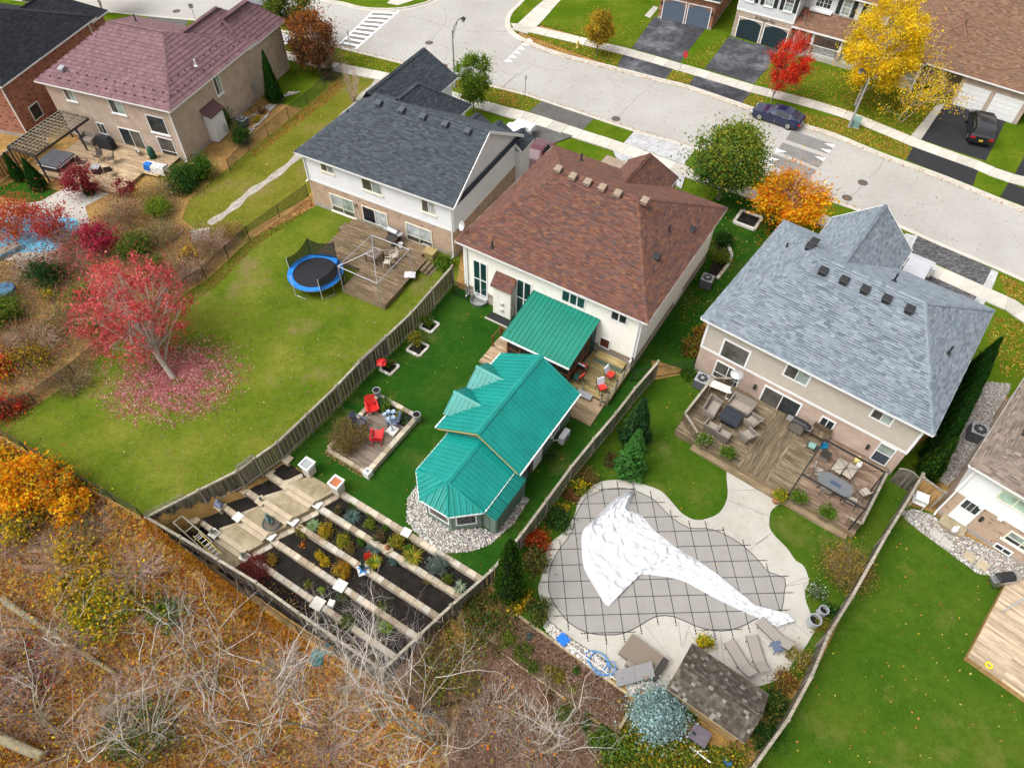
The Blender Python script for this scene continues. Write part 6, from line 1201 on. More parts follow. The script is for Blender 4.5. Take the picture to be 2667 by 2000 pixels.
T1=[g('B7',150,400,.0),g('B7',1090,1072,.0)];T2=[g('B7',0,690,-.55),g('B7',975,1395,-.55)];T1b,T2b=g('B6',1700,330,-.3),g('B6',1930,610,-.5)
sheet('mulch_bed',[T1[0],T1[1],g('B7',1000,1330,-.3),T2[1],T2[0],g('B6',1750,480,-.3)],-.02,MULCH,-.9);sheet('mulch_bed',[g('B6',1690,350,-.3),T2[0],g('B6',1800,1080,-.6),g('B6',1380,1180,-.6),g('B6',1190,860,-.6)],-.45,MULCH,-1.6);sheet('mulch_bed',[T2[0],T2[1],g('B7',890,1535,-.7),g('S',1560,2080,-.7),g('S',1150,2080,-.9),g('B6',1750,1100,-.9)],-.5,MULCH,-1.3)
for(a,b_,lb)in((T1[0],T1[1],'long timber edging beam above the mulch bed by the pool patio'),(T2[0],T2[1],'long timber edging beam between the two mulch beds'),(T2[1],g('B7',895,1535,-.6),'short timber edging piece at the end of the lower mulch bed'),(g('B7',1065,1190,.0),g('B7',992,1330,.0),'short timber edging piece beside the blue spruce')):
 d_=b_-a;L=d_.length;n=max(1,round(L/2.4));r=thing('timber_edging',lb,'edging',a,math.atan2(d_.y,d_.x))
 for k in range(n):mb=MB();mb.box(L*k/n+.01,L*(k+1)/n-.01,-.07,.07,-.35,.06);mb.build('beam',TIMB,r);mb=MB();mb.box(L*k/n+.01,L*(k+1)/n-.01,-.16,-.075,-.45,-.03);mb.build('beam',TIMB,r)
stp=px('B7',(380,430),(450,490),(560,580),(700,670),(960,840),(990,900),(900,930),(700,790),(470,610),(370,510));pebbles('river_rocks',stp,1500,.08,.03,label='strip of white pebbles between patio and timber edging',cat='rocks')
pebbles('river_rocks',px('B7',(1040,1000),(1200,940),(1230,990),(1100,1060)),200,.08,.02,label='small patch of pebbles by the blue spruce',cat='rocks')
Z0,Z1=2.05,2.75;sh_p=[g('B7',1600,625,Z0),g('B7',2160,1000,Z0),g('B7',2015,1475,1.75),g('B7',1390,1010,1.75)]
rd0,rd1=g('B7',1500,790,Z1),g('B7',2160,1240,Z1);ax=(rd1-rd0).normalized();yw=math.atan2(ax.y,ax.x);SH=Frame(((rd0+rd1)/2).to_tuple(),math.degrees(yw));SH.O.z=0;SLn=(rd1-rd0).length
sh=thing('garden_shed','small shed with weathered cedar shake roof below the pool','shed',SH.O,SH.yaw);yb=SH.loc('B7',1600,625,Z0).y;yf=SH.loc('B7',1390,1010,1.6).y;hl=SLn/2
mb=MB();mb.box(-hl+.25,hl-.25,yf+.25,yb-.25,-.6,1.75);mb.hull([[(-hl+.25,yf+.25,1.7),(-hl+.25,yb-.25,1.7),(-hl+.25,0,2.6)],[(hl-.25,yf+.25,1.7),(hl-.25,yb-.25,1.7),(hl-.25,0,2.6)]]);mb.build('wall',wood('shed_board',(.16,.10,.045),(.27,.18,.08),(.36,.26,.13)),sh)
mb=MB();zb=Z1-.62*abs(yb)/1.0 if False else 1.85;zf_=1.7
mb.hull([[(-hl,yf,zf_-.06),(-hl,0,Z1-.06),(-hl,yb,zb-.06),(-hl,yb,zb-.02),(-hl,0,Z1-.02),(-hl,yf,zf_-.02)],[(hl,yf,zf_-.06),(hl,0,Z1-.06),(hl,yb,zb-.06),(hl,yb,zb-.02),(hl,0,Z1-.02),(hl,yf,zf_-.02)]]);sr=mb.build('roof',BASEW,sh)
PSH=[(.066,.056,.045),(.09,.077,.061),(.05,.042,.034),(.12,.105,.087),(.08,.07,.06),(.06,.05,.038),(.19,.17,.15)];SHK=[plain('cedar_shake_%d'%i,c,.9,0,.3,14,.1,.4)for i,c in enumerate(PSH)];shk={}
for pl in([(-hl,yf,zf_),(hl,yf,zf_),(hl,0,Z1),(-hl,0,Z1)],[(hl,yb,zb),(-hl,yb,zb),(-hl,0,Z1),(hl,0,Z1)]):
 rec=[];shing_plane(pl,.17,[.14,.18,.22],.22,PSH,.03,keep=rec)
 for(o_,wd_,ux,vy,nn,cc,kk)in rec:
  key=(round(wd_,2),random.choices(range(7),(4,4,3,2,3,3,1))[0])
  if key not in shk:q=MB();w_=key[0];q.hull([[(.004,0,-.004),(w_-.004,0,-.004),(w_-.004,.2,-.004),(.004,.2,-.004)],[(.004,0,.032),(w_-.004,0,.032),(w_-.004,.2,.006),(.004,.2,.006)]]);shk[key]=q.mesh('shake',SHK[key[1]])
  so_=obj('shake',shk[key],sr);M4=Matrix((ux,vy,nn)).transposed().to_4x4();M4 .translation=o_+vy*random.uniform(-.012,.012);so_.matrix_local=M4
for k in range(int(SLn/.3)):vs_,fs_=cap_piece((-hl+k*.3,0,Z1),(-hl+k*.3+.3,0,Z1),.11,.05,.035);mb=MB();mb.add(vs_,fs_);mb.build('ridge_shake',SHK[random.randrange(5)],sr)
mb=MB();mb.box(-hl-.05,hl,yf-.02,yf+.02,zf_-.16,zf_-.06);mb.build('fascia',TIMB,sh)
# ================================================================ vehicles
def paint(name,c,rough=.25):return plain(name,c,rough,.0,.04,1.5,.5,coat=.8)
CGLASS=glassy('car_glass',(.012,.014,.016),.04,None,.6);REDL=plain('tail_light',(.4,.01,.012),.2);LAMPW=plain('head_light',(.7,.7,.72),.15)
TYRE=MB();TYRE.lathe([(.0001,-.1),(.2,-.1),(.31,-.1),(.335,-.07),(.335,.07),(.31,.1),(.2,.1),(.0001,.1)],22);RIM=MB();RIM.lathe([(.0001,.105),(.06,.108),(.19,.1),(.215,.112),(.215,.1)],18)
def car(name,label,p,rz,prof,body,L=4.6,W=1.8,wb=2.7,roofm=None,scale=1.,plate=None):
 """prof: stations (x, z_low, z_belt, z_top, half_w_belt, half_w_top) front (+x) to rear"""
 t=thing(name,label,'car',p,rz);rings=[]
 for(x,zl,zb,zt,wb_,wt_)in prof:
  y=wb_*W/2;yt=wt_*W/2
  rings.append([(x,-y*.93,zl),(x,-y,zl+.16),(x,-y,zb-.12),(x,-y*.97,zb),(x,-yt,zt-.05 if zt>zb+.1 else zb+.02),(x,-yt*.75,zt),(x,yt*.75,zt),(x,yt,zt-.05 if zt>zb+.1 else zb+.02),(x,y*.97,zb),(x,y,zb-.12),(x,y,zl+.16),(x,y*.93,zl)])
 mb=MB();mb.hull([r[::-1]for r in rings]);mb.build('body',body,t,smooth=False)
 n=len(prof);cab=[i for i in range(n)if prof[i][3]>prof[i][2]+.3];i0,i1=cab[0],cab[-1]
 def quad(name_,q,mat,off):
  c=sum((Vector(v)for v in q),Vector())/4;nn=(Vector(q[1])-Vector(q[0])).cross(Vector(q[3])-Vector(q[0])).normalized()
  if nn.dot(c-Vector((0,0,.8)))<0:nn=-nn
  q=[Vector(v)*.9+c*.1+nn*off for v in q];m2=MB();m2 .hull([q,[v-nn*.02 for v in q]]);m2 .build(name_,mat,t)
 def rr(i,k):return rings[i][k]
 quad('windscreen',[rr(i0-1,4),rr(i0-1,7),rr(i0,7),rr(i0,4)],CGLASS,.012);quad('rear_window',[rr(i1,4),rr(i1,7),rr(i1+1,7),rr(i1+1,4)],CGLASS,.012)
 for s_ in(0,1):
  k0,k1=(3,4)if s_==0 else(8,7)
  for a,b_ in zip(cab[:-1],cab[1:]):quad('side_window',[rr(a,k0),rr(b_,k0),rr(b_,k1),rr(a,k1)],CGLASS,.014)
 xc=(prof[0][0]+prof[-1][0])/2+.05
 tm,rm=TYRE.mesh('tyre',RUBBER,True),RIM.mesh('rim',STEEL,True)
 for sx in(-1,1):
  for sy in(-1,1):
   o=obj('wheel',tm,t,(xc+sx*wb/2,sy*(W/2-.09),.335));o.rotation_euler=(-math.pi/2*sy,0,0);q=obj('rim',rm,o)
 xf,xr=prof[0][0],prof[-1][0]
 for sy in(-1,1):
  mb=MB();mb.obox((xr+.06,sy*W*.38,prof[-1][2]-.12),(.16,W*.2,.16));mb.build('tail_light',REDL,t);mb=MB();mb.obox((xf-.1,sy*W*.37,prof[0][2]-.06),(.24,W*.2,.12));mb.build('headlight',LAMPW,t)
  mb=MB();mb.obox((prof[i0][0]+.45,sy*(W/2+.06),prof[i0][2]+.05),(.2,.18,.13));mb.build('mirror',body,t)
 mb=MB();mb.obox((xf+.0,0,.38),(.06,W*.6,.2));mb.build('grille',BLACK,t);mb=MB();mb.obox((xr-.012,0,.62),(.03,.32,.15));mb.build('licence_plate',plate or WHITE,t);mb=MB();mb.obox((0,0,.25),(L*.9,W*.8,.2));mb.build('underbody',BLACK,t)
 if roofm:q=[rr(i0,5),rr(i0,6),rr(i1,6),rr(i1,5)];quad('sunroof',q,roofm,.01)
 return t
SEDAN=[(2.3,.3,.62,.62,.74,.6),(2.15,.22,.74,.76,.94,.8),(1.3,.2,.88,.92,1,.84),(.95,.2,.92,.95,1,.8),(.15,.2,.93,1.38,1,.70),(-.55,.2,.94,1.43,1,.70),(-1.25,.2,.96,1.34,1,.68),(-1.85,.22,.99,1.02,.98,.74),(-2.15,.26,.95,.97,.93,.76),(-2.3,.34,.8,.82,.84,.7)]
SUV=[(2.4,.35,.8,.8,.8,.68),(2.25,.28,.92,.96,.94,.82),(1.35,.25,1.02,1.08,1,.86),(1.05,.25,1.05,1.1,1,.82),(.35,.25,1.07,1.66,1,.76),(-.6,.25,1.08,1.74,1,.77),(-1.5,.25,1.09,1.72,1,.76),(-2.1,.28,1.1,1.6,.98,.72),(-2.38,.32,1.05,1.07,.95,.8),(-2.46,.4,.95,.97,.9,.8)]
VAN=[(2.4,.35,.8,.8,.8,.68),(2.25,.28,.92,.96,.94,.82),(1.75,.25,1.02,1.06,1,.84),(1.5,.25,1.05,1.1,1,.82),(.7,.25,1.07,1.7,1,.78),(-.6,.25,1.08,1.78,1,.8),(-1.5,.25,1.09,1.76,1,.8),(-2.2,.28,1.1,1.68,.98,.78),(-2.42,.32,1.05,1.07,.95,.84),(-2.5,.4,.95,.97,.9,.8)]
def yaw_px(t,a,b_,z=0):p,q=g(t,*a,z),g(t,*b_,z);return math.atan2(q.y-p.y,q.x-p.x)
pw=g('A4',33,992);pr=g('A4',262,1068);ry=math.atan2(pw.y-pr.y,pw.x-pr.x);c_=(pw+pr)/2+Vector((-math.sin(ry),math.cos(ry),0))*(-.8)
car('car','dark blue sedan parked along the far kerb',(c_.x,c_.y,.01),ry,SEDAN,paint('dark_blue_paint',(.006,.012,.05)),4.6,1.78)
yl=plain('yellow_plate',(.6,.4,.03),.5);p0,p1=g('A4',1840,1205,.12),g('A4',1950,930,.12);ry=math.atan2(p1 .y-p0 .y,p1 .x-p0 .x)
a,b_=g('A4',1760,1160,.5),g('A4',1930,1195,.5);rc=(a+b_)/2;dr=Vector((-(b_-a).y,(b_-a).x,0)).normalized();dr=dr if dr.y>0 else-dr;ry=math.atan2(dr.y,dr.x);c_=rc+dr*2.4
car('minivan','black minivan parked on the fresh black driveway',(c_.x,c_.y,.125),ry,VAN,paint('black_paint',(.012,.013,.016)),5.0,1.95,3.05,CGLASS,plate=yl)
a,b_=g('A2',45,180),g('A2',-140,60);pf=g('A2',45,172);nk=(g('A1',2212,300)-g('A1',1600,175));ry=math.atan2(nk.y,nk.x)
wf=g('A2',45,165);wr=g('A1',2098,160);ry=math.atan2(g('A2',200,205).y-wr.y,g('A2',200,205).x-wr.x);lw=Vector((math.cos(ry),math.sin(ry),0));c_=wr+lw*1.35+Vector((-lw.y,lw.x,0))*.85
car('suv','grey suv parked in the street beside the two tone trees',(c_.x,c_.y,.01),ry+math.pi*0,SUV,paint('grey_paint',(.10,.105,.12)),4.9,1.95,2.85,CGLASS)
p=g('A3',130,1150,1.0);car('pickup','white vehicle on the driveway behind the dark grey roof',(g('A3',130,1190).x,g('A3',130,1190).y,.125),H2 .yaw+math.pi/2,SUV,paint('white_paint',(.7,.71,.72)),5,1.95,2.85)
p=g('A3',300,1275,.9);car('car','maroon sedan on the driveway beside the brown roof',(p.x,p.y,.125),H2 .yaw-math.pi/2+.05,SEDAN,paint('maroon_paint',(.10,.02,.03)),4.6,1.78,roofm=None)
p=g('A8',1300,760,1.0);car('minivan','silver minivan on the dark paved driveway',(p.x,p.y,.125),HBL.yaw+math.pi/2,VAN,paint('silver_paint',(.45,.45,.48)),5,1.95,3.05)
p=g('A1',340,8);car('suv','dark vehicle at the top left corner of the street',(p.x,p.y,.01),-.25,SUV,paint('charcoal_paint',(.02,.02,.022)),4.8,1.9,2.8)
# ================================================================ street furniture
def lamp_post(label,b_,h,d_,reach=1.3):
 t=thing('street_lamp',label,'street lamp',b_,math.atan2(d_[1],d_[0]));mb=MB();mb.lathe([(.13,0),(.12,.4),(.09,2),(.065,h),(.08,h),(.05,h+.08)],12);mb.build('pole',plain('grey_pole',(.30,.30,.30),.6)if 'grey_pole' not in MATS else MATS['grey_pole'],t)
 mb=MB();mb.tube([(0,0,h-.5),(.25,0,h+.3),(.7,0,h+.75),(reach,0,h+.85)],.035,8);mb.tube([(0,0,h-.9),(.35,0,h),(.6,0,h+.62)],.022,6);mb.build('arm',IRON,t)
 mb=MB();mb.lathe([(.04,.15),(.07,.1),(.2,.02),(.24,-.05),(.18,-.07)],14,(reach,0,h+.75));mb.build('lamp_cap',IRON,t);mb=MB();mb.lathe([(.17,-.07),(.15,-.28),(.06,-.36),(.0001,-.37)],12,(reach,0,h+.75));mb.build('lamp_glass',glassy('lamp_glass',(.3,.3,.28),.2)if 'lamp_glass' not in MATS else MATS['lamp_glass'],t)
 for k in range(4):a=k*1.57;mb=MB();mb.bar((reach+.19*math.cos(a),.19*math.sin(a),h+.69),(reach+.05*math.cos(a),.05*math.sin(a),h+.36),.015);mb.build('lamp_bar',IRON,t)
 return t
b1=g('A2',1690,720,.1);lamp_post('tall street lamp beside the bright green tree',b1,height_at(b1,'A2',1660,265),(.75,.65));b2=g('A4',770,1050,.1);lamp_post('street lamp in front of the yellow tree',b2,height_at(b2,'A4',965,615)-.6,(-.35,.1),.9)
UTG=plain('utility_green',(.16,.28,.24),.6)
t=thing('utility_box','pale green utility box at the foot of the far street lamp','utility box',g('A4',815,1035,.11),-.5);mb=MB();mb.hull([[(-.42,-.42,0),(.42,-.42,0),(.42,.42,0),(-.42,.42,0)],[(-.42,-.42,.62),(.42,-.42,.62),(.42,.42,.72),(-.42,.42,.72)]]);mb.build('cabinet',UTG,t);mb=MB();mb.box(-.46,.46,-.46,.46,.0,.06);mb.build('plinth',CONC,t);mb=MB();mb.box(-.3,.3,-.435,-.42,.12,.5);mb.build('door',UTG,t)
t=thing('utility_pedestal','slim pale green utility pedestal left of the street lamp','utility box',g('A2',1600,690,.1),.2);mb=MB();mb.box(-.14,.14,-.14,.14,0,.85);mb.build('cabinet',UTG,t);mb=MB();mb.hull([[(-.16,-.16,.85),(.16,-.16,.85),(.16,.16,.85),(-.16,.16,.85)],[(-.1,-.1,.95),(.1,-.1,.95),(.1,.1,.95),(-.1,.1,.95)]]);mb.build('lid',WHITE,t)
YHY=plain('hydrant_yellow',(.55,.45,.14),.5);t=thing('fire_hydrant','pale yellow fire hydrant on the verge by the golden tree','hydrant',g('A3',645,395,.1),0);mb=MB();mb.lathe([(.17,0),(.17,.05),(.12,.06),(.115,.55),(.15,.56),(.15,.6),(.12,.62),(.1,.72),(.04,.78),(.04,.82),(.0001,.82)],14);mb.build('barrel',YHY,t)
for a in(0,math.pi/2,math.pi):mb=MB();mb.tube([(.1*math.cos(a),.1*math.sin(a),.42),(.2*math.cos(a),.2*math.sin(a),.42)],[.06,.065],10);mb.build('nozzle',YHY,t)
def sign_post(label,b_,h,panels,rz,cat='sign'):
 t=thing('street_sign',label,cat,b_,rz);mb=MB();mb.tube([(0,0,0),(0,0,h)],.03,8);mb.build('post',STEEL,t)
 for(z0,z1,w,mat,nm)in panels:mb=MB();mb.box(-w/2,w/2,-.045,-.033,z0,z1);mb.build(nm,mat,t)
 return t
b_=g('A2',845,480,.1);hh=height_at(b_,'A2',800,235);t=sign_post('white pedestrian crossing sign on a slim post by the crossing',b_,hh,[(hh-.95,hh,.62,WHITE,'sign_panel'),(hh-1.45,hh-1.0,.62,WHITE,'legend_panel')],-.9)
mb=MB();mb.box(-.05,.03,-.055,-.046,hh-.3,hh-.18);mb.hull([[(-.09,-.055,hh-.55),(.05,-.055,hh-.55),(.05,-.046,hh-.55),(-.09,-.046,hh-.55)],[(-.06,-.055,hh-.32),(.05,-.055,hh-.32),(.05,-.046,hh-.32),(-.06,-.046,hh-.32)]]);mb.bar((-.05,-.05,hh-.55),(-.14,-.05,hh-.8),.04,.01);mb.bar((.02,-.05,hh-.55),(.1,-.05,hh-.8),.04,.01);mb.build('walker_symbol',BLACK,t)
for r in range(3):mb=MB();mb.box(-.2,.2,-.052,-.046,hh-1.12-r*.11,hh-1.08-r*.11);mb.build('legend_line',BLACK,t)
b_=g('A1',1605,160,.1);hh=height_at(b_,'A1',1570,40);sign_post('small dark street sign seen edge on by the beige house',b_,hh,[(hh-.45,hh,.45,GREYP,'sign_panel')],0.3)
b_=g('A3',213,800,.1);hh=height_at(b_,'A3',210,635);sign_post('slim grey sign post on the near verge',b_,hh,[(hh-.35,hh,.3,GREYP,'sign_panel')],1.2)
fl=thing('flag_pole','slim flag pole with a red and white banner by the black driveway','flag',g('A3',1485,590,.1),-.4);hh=height_at(g('A3',1485,590,.1),'A3',1515,420);mb=MB();mb.tube([(0,0,0),(0,0,hh)],.02,6);mb.build('pole',STEEL,fl);mb=MB();mb.hull([[(.02,-.004,hh-.05),(.5,-.1,hh-.12),(.45,-.12,hh-.75),(.02,-.004,hh-.65)],[(.02,.004,hh-.05),(.5,-.09,hh-.12),(.45,-.11,hh-.75),(.02,.004,hh-.65)]]);mb.build('banner',plain('banner_red',(.4,.03,.04),.7),fl)
# ================================================================ furniture of the decks
def ac_unit(label,p,s_=.42,h=.85,mat=GREYP):
 t=thing('air_conditioner',label,'air conditioner',p,random.uniform(-.6,-.4));mb=MB();mb.box(-s_,s_,-s_,s_,.06,h);mb.build('case',BLACK if mat is BLACK else plain('ac_slats',(.055,.06,.068),.6)if 'ac_slats' not in MATS else MATS['ac_slats'],t)
 for k in range(9):z=.12+k*(h-.2)/9;mb=MB();mb.box(-s_-.012,s_+.012,-s_-.012,s_+.012,z,z+.03);mb.build('louvre',MATS.get('ac_louvre')or plain('ac_louvre',(.10,.105,.115),.6),t)
 mb=MB();mb.box(-s_-.02,s_+.02,-s_-.02,s_+.02,h,h+.05);mb.build('lid',MATS.get('ac_lid')or plain('ac_lid',(.28,.29,.30),.6),t);mb=MB();mb.lathe([(s_*.82,0),(s_*.82,.02),(.0001,.022)],20);mb.build('fan_opening',BLACK,t,loc=(0,0,h+.05))
 for k in range(4):a=k*math.pi/4;mb=MB();mb.bar((-s_*.8*math.cos(a),-s_*.8*math.sin(a),h+.08),(s_*.8*math.cos(a),s_*.8*math.sin(a),h+.08),.015);mb.build('grille_bar',GREYP,t)
 mb=MB();mb.lathe([(.12,.08),(.1,.12),(.0001,.13)],10,(0,0,h));mb.build('fan_hub',GREYP,t)
ac_unit('air conditioner at the left corner of the taupe house',g('C5',325,300,0.0)+Vector((0,.1,0)),.4,.75);ac_unit('air conditioner on the pebbles beside the right edge house',g('B4',1790,520),.45,.85);ac_unit('air conditioner beside the cream house in the side yard',g('A7',1695,855),.4,.8);ac_unit('air conditioner on the pebbles beside the beige brick house',g('A1',2010,1040),.36,.7)
def mesh_chair(label,p,rz,seat,frame,sling=True,group=None,w=.56,arms=True,back=.95,seat_h=.42,cushion=None):
 t=thing('patio_chair',label,'chair',p,rz,group);h=w/2
 mb=MB();mb.obox((0,0,seat_h),(w-.06,.48,.03),0,.06);mb.build('seat',seat,t);mb=MB();mb.obox((0,.27,seat_h+.27),(w-.06,.03,.55),0,-.25);mb.build('backrest',seat,t)
 for s_ in(-1,1):
  mb=MB();mb.tube([(s_*h,-.26,0),(s_*h,-.22,seat_h+.18),(s_*h,.1,seat_h+.22),(s_*h,.3,seat_h+.2)],.016,6);mb.build('arm_frame',frame,t);mb=MB();mb.tube([(s_*h,.3,0),(s_*(h-.02),.22,seat_h),(s_*(h-.03),.36,back)],.016,6);mb.build('back_leg',frame,t)
 if cushion:mb=MB();mb.obox((0,-.01,seat_h+.05),(w-.08,.48,.09),0,.06);mb.build('seat_cushion',cushion[0],t);mb=MB();mb.obox((0,.25,seat_h+.33),(w-.08,.09,.5),0,-.28);mb.build('back_cushion',cushion[1],t)
 return t
TAN_M=plain('tan_sling',(.33,.29,.24),.8,0,.08,8);BRF=plain('bronze_frame',(.035,.03,.026),.5);REDC=plain('red_cushion',(.62,.03,.02),.7,0,.08);WHC=plain('white_cushion',(.6,.63,.7),.7);GRC=plain('green_cushion',(.02,.14,.11),.7)
for lb,x,y,rz,cu in(('red cushioned patio chair nearest the screened porch',1225,960,2.6,(REDC,WHC)),('red cushioned patio chair by the deck railing post',1530,1045,.95,(REDC,WHC)),('green and red cushioned patio chair by the workshop roof',1165,1085,-2.3,(GRC,REDC)),('red cushioned patio chair by the deck steps',1440,1190,.4,(REDC,WHC))):
 mesh_chair(lb,g('C4',x,y,.31),rz,BRF,BRF,group='cushioned chairs on the cream house deck',cushion=cu)
WICK=plain('wicker',(.20,.17,.145),.85,0,.2,40,.2,.5);WCUS=plain('wicker_seat',(.25,.215,.18),.85,0,.12,8)
def wicker(label,p,rz,w=.75,d=.7,group='wicker seats on the taupe house deck'):
 t=thing('wicker_sofa' if w>1 else 'wicker_chair',label,'sofa' if w>1 else 'chair',p,rz,group);h=w/2
 mb=MB();mb.hull([[(-h+.06,-d/2+.02,0),(h-.06,-d/2+.02,0),(h-.06,d/2-.08,0),(-h+.06,d/2-.08,0)],[(-h,-d/2,.36),(h,-d/2,.36),(h,d/2,.36),(-h,d/2,.36)]]);mb.build('base',WICK,t);mb=MB();mb.obox((0,-.03,.38),(w-.16,d-.14,.06));mb.build('seat',WCUS,t)
 mb=MB();mb.hull([[(-h,d/2-.09,.36),(h,d/2-.09,.36),(h,d/2,.36),(-h,d/2,.36)],[(-h-.03,d/2+.05,.85),(h+.03,d/2+.05,.85),(h+.03,d/2+.12,.85),(-h-.03,d/2+.12,.85)]]);mb.build('backrest',WICK,t)
 for s_ in(-1,1):mb=MB();mb.hull([[(s_*h-.05,-d/2,.36),(s_*h+.03,-d/2,.36),(s_*h+.03,d/2,.36),(s_*h-.05,d/2,.36)],[(s_*h-.04,-d/2-.02,.62),(s_*h+.04,-d/2-.02,.62),(s_*h+.05,d/2+.1,.8),(s_*h-.04,d/2+.1,.8)]]);mb.build('armrest',WICK,t)
 return t
hy=HBL.yaw
for lb,x,y,rz,w in(('wicker love seat beside the white tiled table',450,590,hy+math.pi/2+.08,1.35),('wicker love seat against the taupe house wall',775,560,hy,1.4),('wicker chair right of the dark fire table',905,740,hy-math.pi/2-.25,.75),('wicker chair at the lower right of the dark fire table',850,900,hy-math.pi/2-.45,.75),('wicker chair with its back to the flower box',580,890,hy+math.pi,.75),('wicker chair nearest the corner railing',440,800,hy+math.pi,.75)):
 wicker(lb,g('C5',x,y,.51),rz,w)
ftb=thing('fire_table','square black slatted fire table on the taupe house deck','table',g('C5',660,690,.51),hy);mb=MB();mb.box(-.42,.42,-.42,.42,0,.45);mb.build('base',BLACK,ftb)
for k in range(9):mb=MB();mb.box(-.62,.62,-.62+k*.138,-.62+k*.138+.13,.45,.49);mb.build('top_slat',MATS.get('charcoal_slat')or plain('charcoal_slat',(.022,.025,.032),.6,rnd=.2),ftb)
tt_=thing('tiled_table','small white tile topped table in the deck corner','table',g('C5',525,375,.51),hy+.15);
for i in range(4):
 for j in range(2):mb=MB();mb.box(-.62+i*.31,-.62+i*.31+.3,-.3+j*.3,-.3+j*.3+.29,.7,.73);mb.build('tile',CAPST,tt_)
mb=MB();mb.box(-.6,.6,-.29,.28,.66,.695);mb.build('frame',TIMB,tt_)
for x in(-.55,.55):
 for y in(-.24,.24):mb=MB();mb.box(x-.03,x+.03,y-.03,y+.03,0,.66);mb.build('leg',TIMB,tt_)
ph=thing('patio_heater','steel patio heater with a round white hood','heater',g('C5',645,415,.51),0);mb=MB();mb.lathe([(.24,0),(.24,.05),(.2,.08),(.2,.6),(.22,.62),(.06,.7),(.035,.75),(.035,1.9),(.1,1.95),(.1,2.15),(.05,2.2)],16);mb.build('body',STEEL,ph,smooth=False);mb=MB();mb.lathe([(.42,2.2),(.4,2.24),(.25,2.33),(.0001,2.37)],20);mb.build('hood',ALU,ph,smooth=True)
def bbq(label,p,rz,lid=BLACK,body=STEEL):
 t=thing('barbecue',label,'barbecue',p,rz);mb=MB();mb.box(-.4,.4,-.25,.25,.12,.75);mb.build('cabinet',body,t)
 mb=MB();n=8;mb.hull([[(-.42,.28*math.cos(math.pi*k/n),.78+.26*math.sin(math.pi*k/n))for k in range(n+1)],[(.42,.28*math.cos(math.pi*k/n),.78+.26*math.sin(math.pi*k/n))for k in range(n+1)]]);mb.build('lid',lid,t)
 for s_ in(-1,1):mb=MB();mb.box(s_*.6-.17,s_*.6+.17,-.24,.2,.76,.8);mb.build('side_shelf',body if lid is BLACK else GREYP,t)
 mb=MB();mb.bar((-.3,-.34,.9),(.3,-.34,.9),.03);mb.build('handle',CHROME,t)
 for sx in(-.36,.36):
  for sy in(-.2,.2):mb=MB();mb.tube([(sx-.02,sy,.06),(sx+.02,sy,.06)],.06,10);mb.build('wheel',RUBBER,t)
 return t
bbq('steel barbecue with a black lid by the patio door',g('C5',1420,800,.51),hy,BLACK,STEEL);bbq('silver lidded barbecue on the two level deck',g('A6',1195,470,.43),H2 .yaw-.1,STEEL,BLACK);bbq('black barbecue on the lawn edge at the right',g('B8',1990,140,.1),HTN.yaw+.9,BLACK,STEEL)
rb=thing('kettle_grill','round dark grill with a yellow gas bottle beside the barbecue','grill',g('C5',1510,850,.51),hy);mb=MB();mb.lathe([(.0001,.45),(.2,.5),(.27,.65),(.27,.7),(.2,.88),(.0001,.95)],16);mb.build('kettle',BLACK,rb,smooth=True)
for a in(0,2.1,4.2):mb=MB();mb.bar((.15*math.cos(a),.15*math.sin(a),.55),(.28*math.cos(a),.28*math.sin(a),0),.025);mb.build('leg',STEEL,rb)
def tank(label,p,mat):
 t=thing('gas_bottle',label,'gas bottle',p,0);mb=MB();mb.lathe([(.12,0),(.15,.05),(.155,.3),(.12,.4),(.05,.43),(.05,.45)],14);mb.build('cylinder',mat,t,smooth=True);mb=MB();mb.lathe([(.09,.42),(.09,.52),(.08,.52),(.08,.42)],12);mb.build('collar',mat,t);return t
tank('white gas bottle under the pergola frame nearer the table',g('B4',842,765,.54),WHITE);tank('white and yellow gas bottle under the pergola frame by the wall',g('B4',828,722,.54),plain('cream_paint',(.65,.55,.2),.5));tank('white gas bottle on the door step at the right edge house',g('B4',1630,1290,.3),WHITE)
pb=thing('slatted_bench','slatted wooden bench below the small window','bench',g('B4',510,520,.51),hy);planks(pb,-.55,.55,-.25,.25,.42,.09,PLANKW,'y')
for x in(-.5,.45):mb=MB();mb.box(x,x+.06,-.22,.22,0,.39);mb.build('leg',BASEW,pb)
mb=MB();mb.box(-.55,.55,.24,.28,.45,.9);mb.build('backrest',PLANKW,pb)
hr=thing('hose_reel','green hose reel on the taupe house deck','hose reel',g('B4',455,605,.51),hy);mb=MB();mb.tube([(-.2,0,.25),(.2,0,.25)],.2,14);mb.build('reel',UTG,hr);mb=MB();mb.box(-.25,-.21,-.2,.2,0,.4);mb.box(.21,.25,-.2,.2,0,.4);mb.build('stand',TRIMG,hr)
bk=thing('bucket','bright blue bucket by the pergola frame','bucket',g('B4',555,610,.51),0);mb=MB();mb.lathe([(.14,0),(.2,.35),(.215,.35),(.2,.33),(.14,.05)],16);mb.build('pail',plain('bright_blue',(.01,.17,.32),.4),bk)
st_=thing('side_table','small dark brown wicker side table under the pergola frame','table',g('B4',560,690,.54),hy);mb=MB();mb.box(-.28,.28,-.28,.28,.42,.46);mb.build('top',BRF,st_);mb=MB();mb.box(-.24,.24,-.24,.24,0,.42);mb.build('base',WICK,st_)
pg=thing('pergola','bare black metal pergola frame over the dining table','pergola',HW(HBL,0,0),HBL.yaw);zt=2.3
c4=[HBL.loc('B4',570,535,zt+.5),HBL.loc('B4',1070,805,zt+.5),HBL.loc('B4',905,1110,zt+.5),HBL.loc('B4',385,820,zt+.5)]
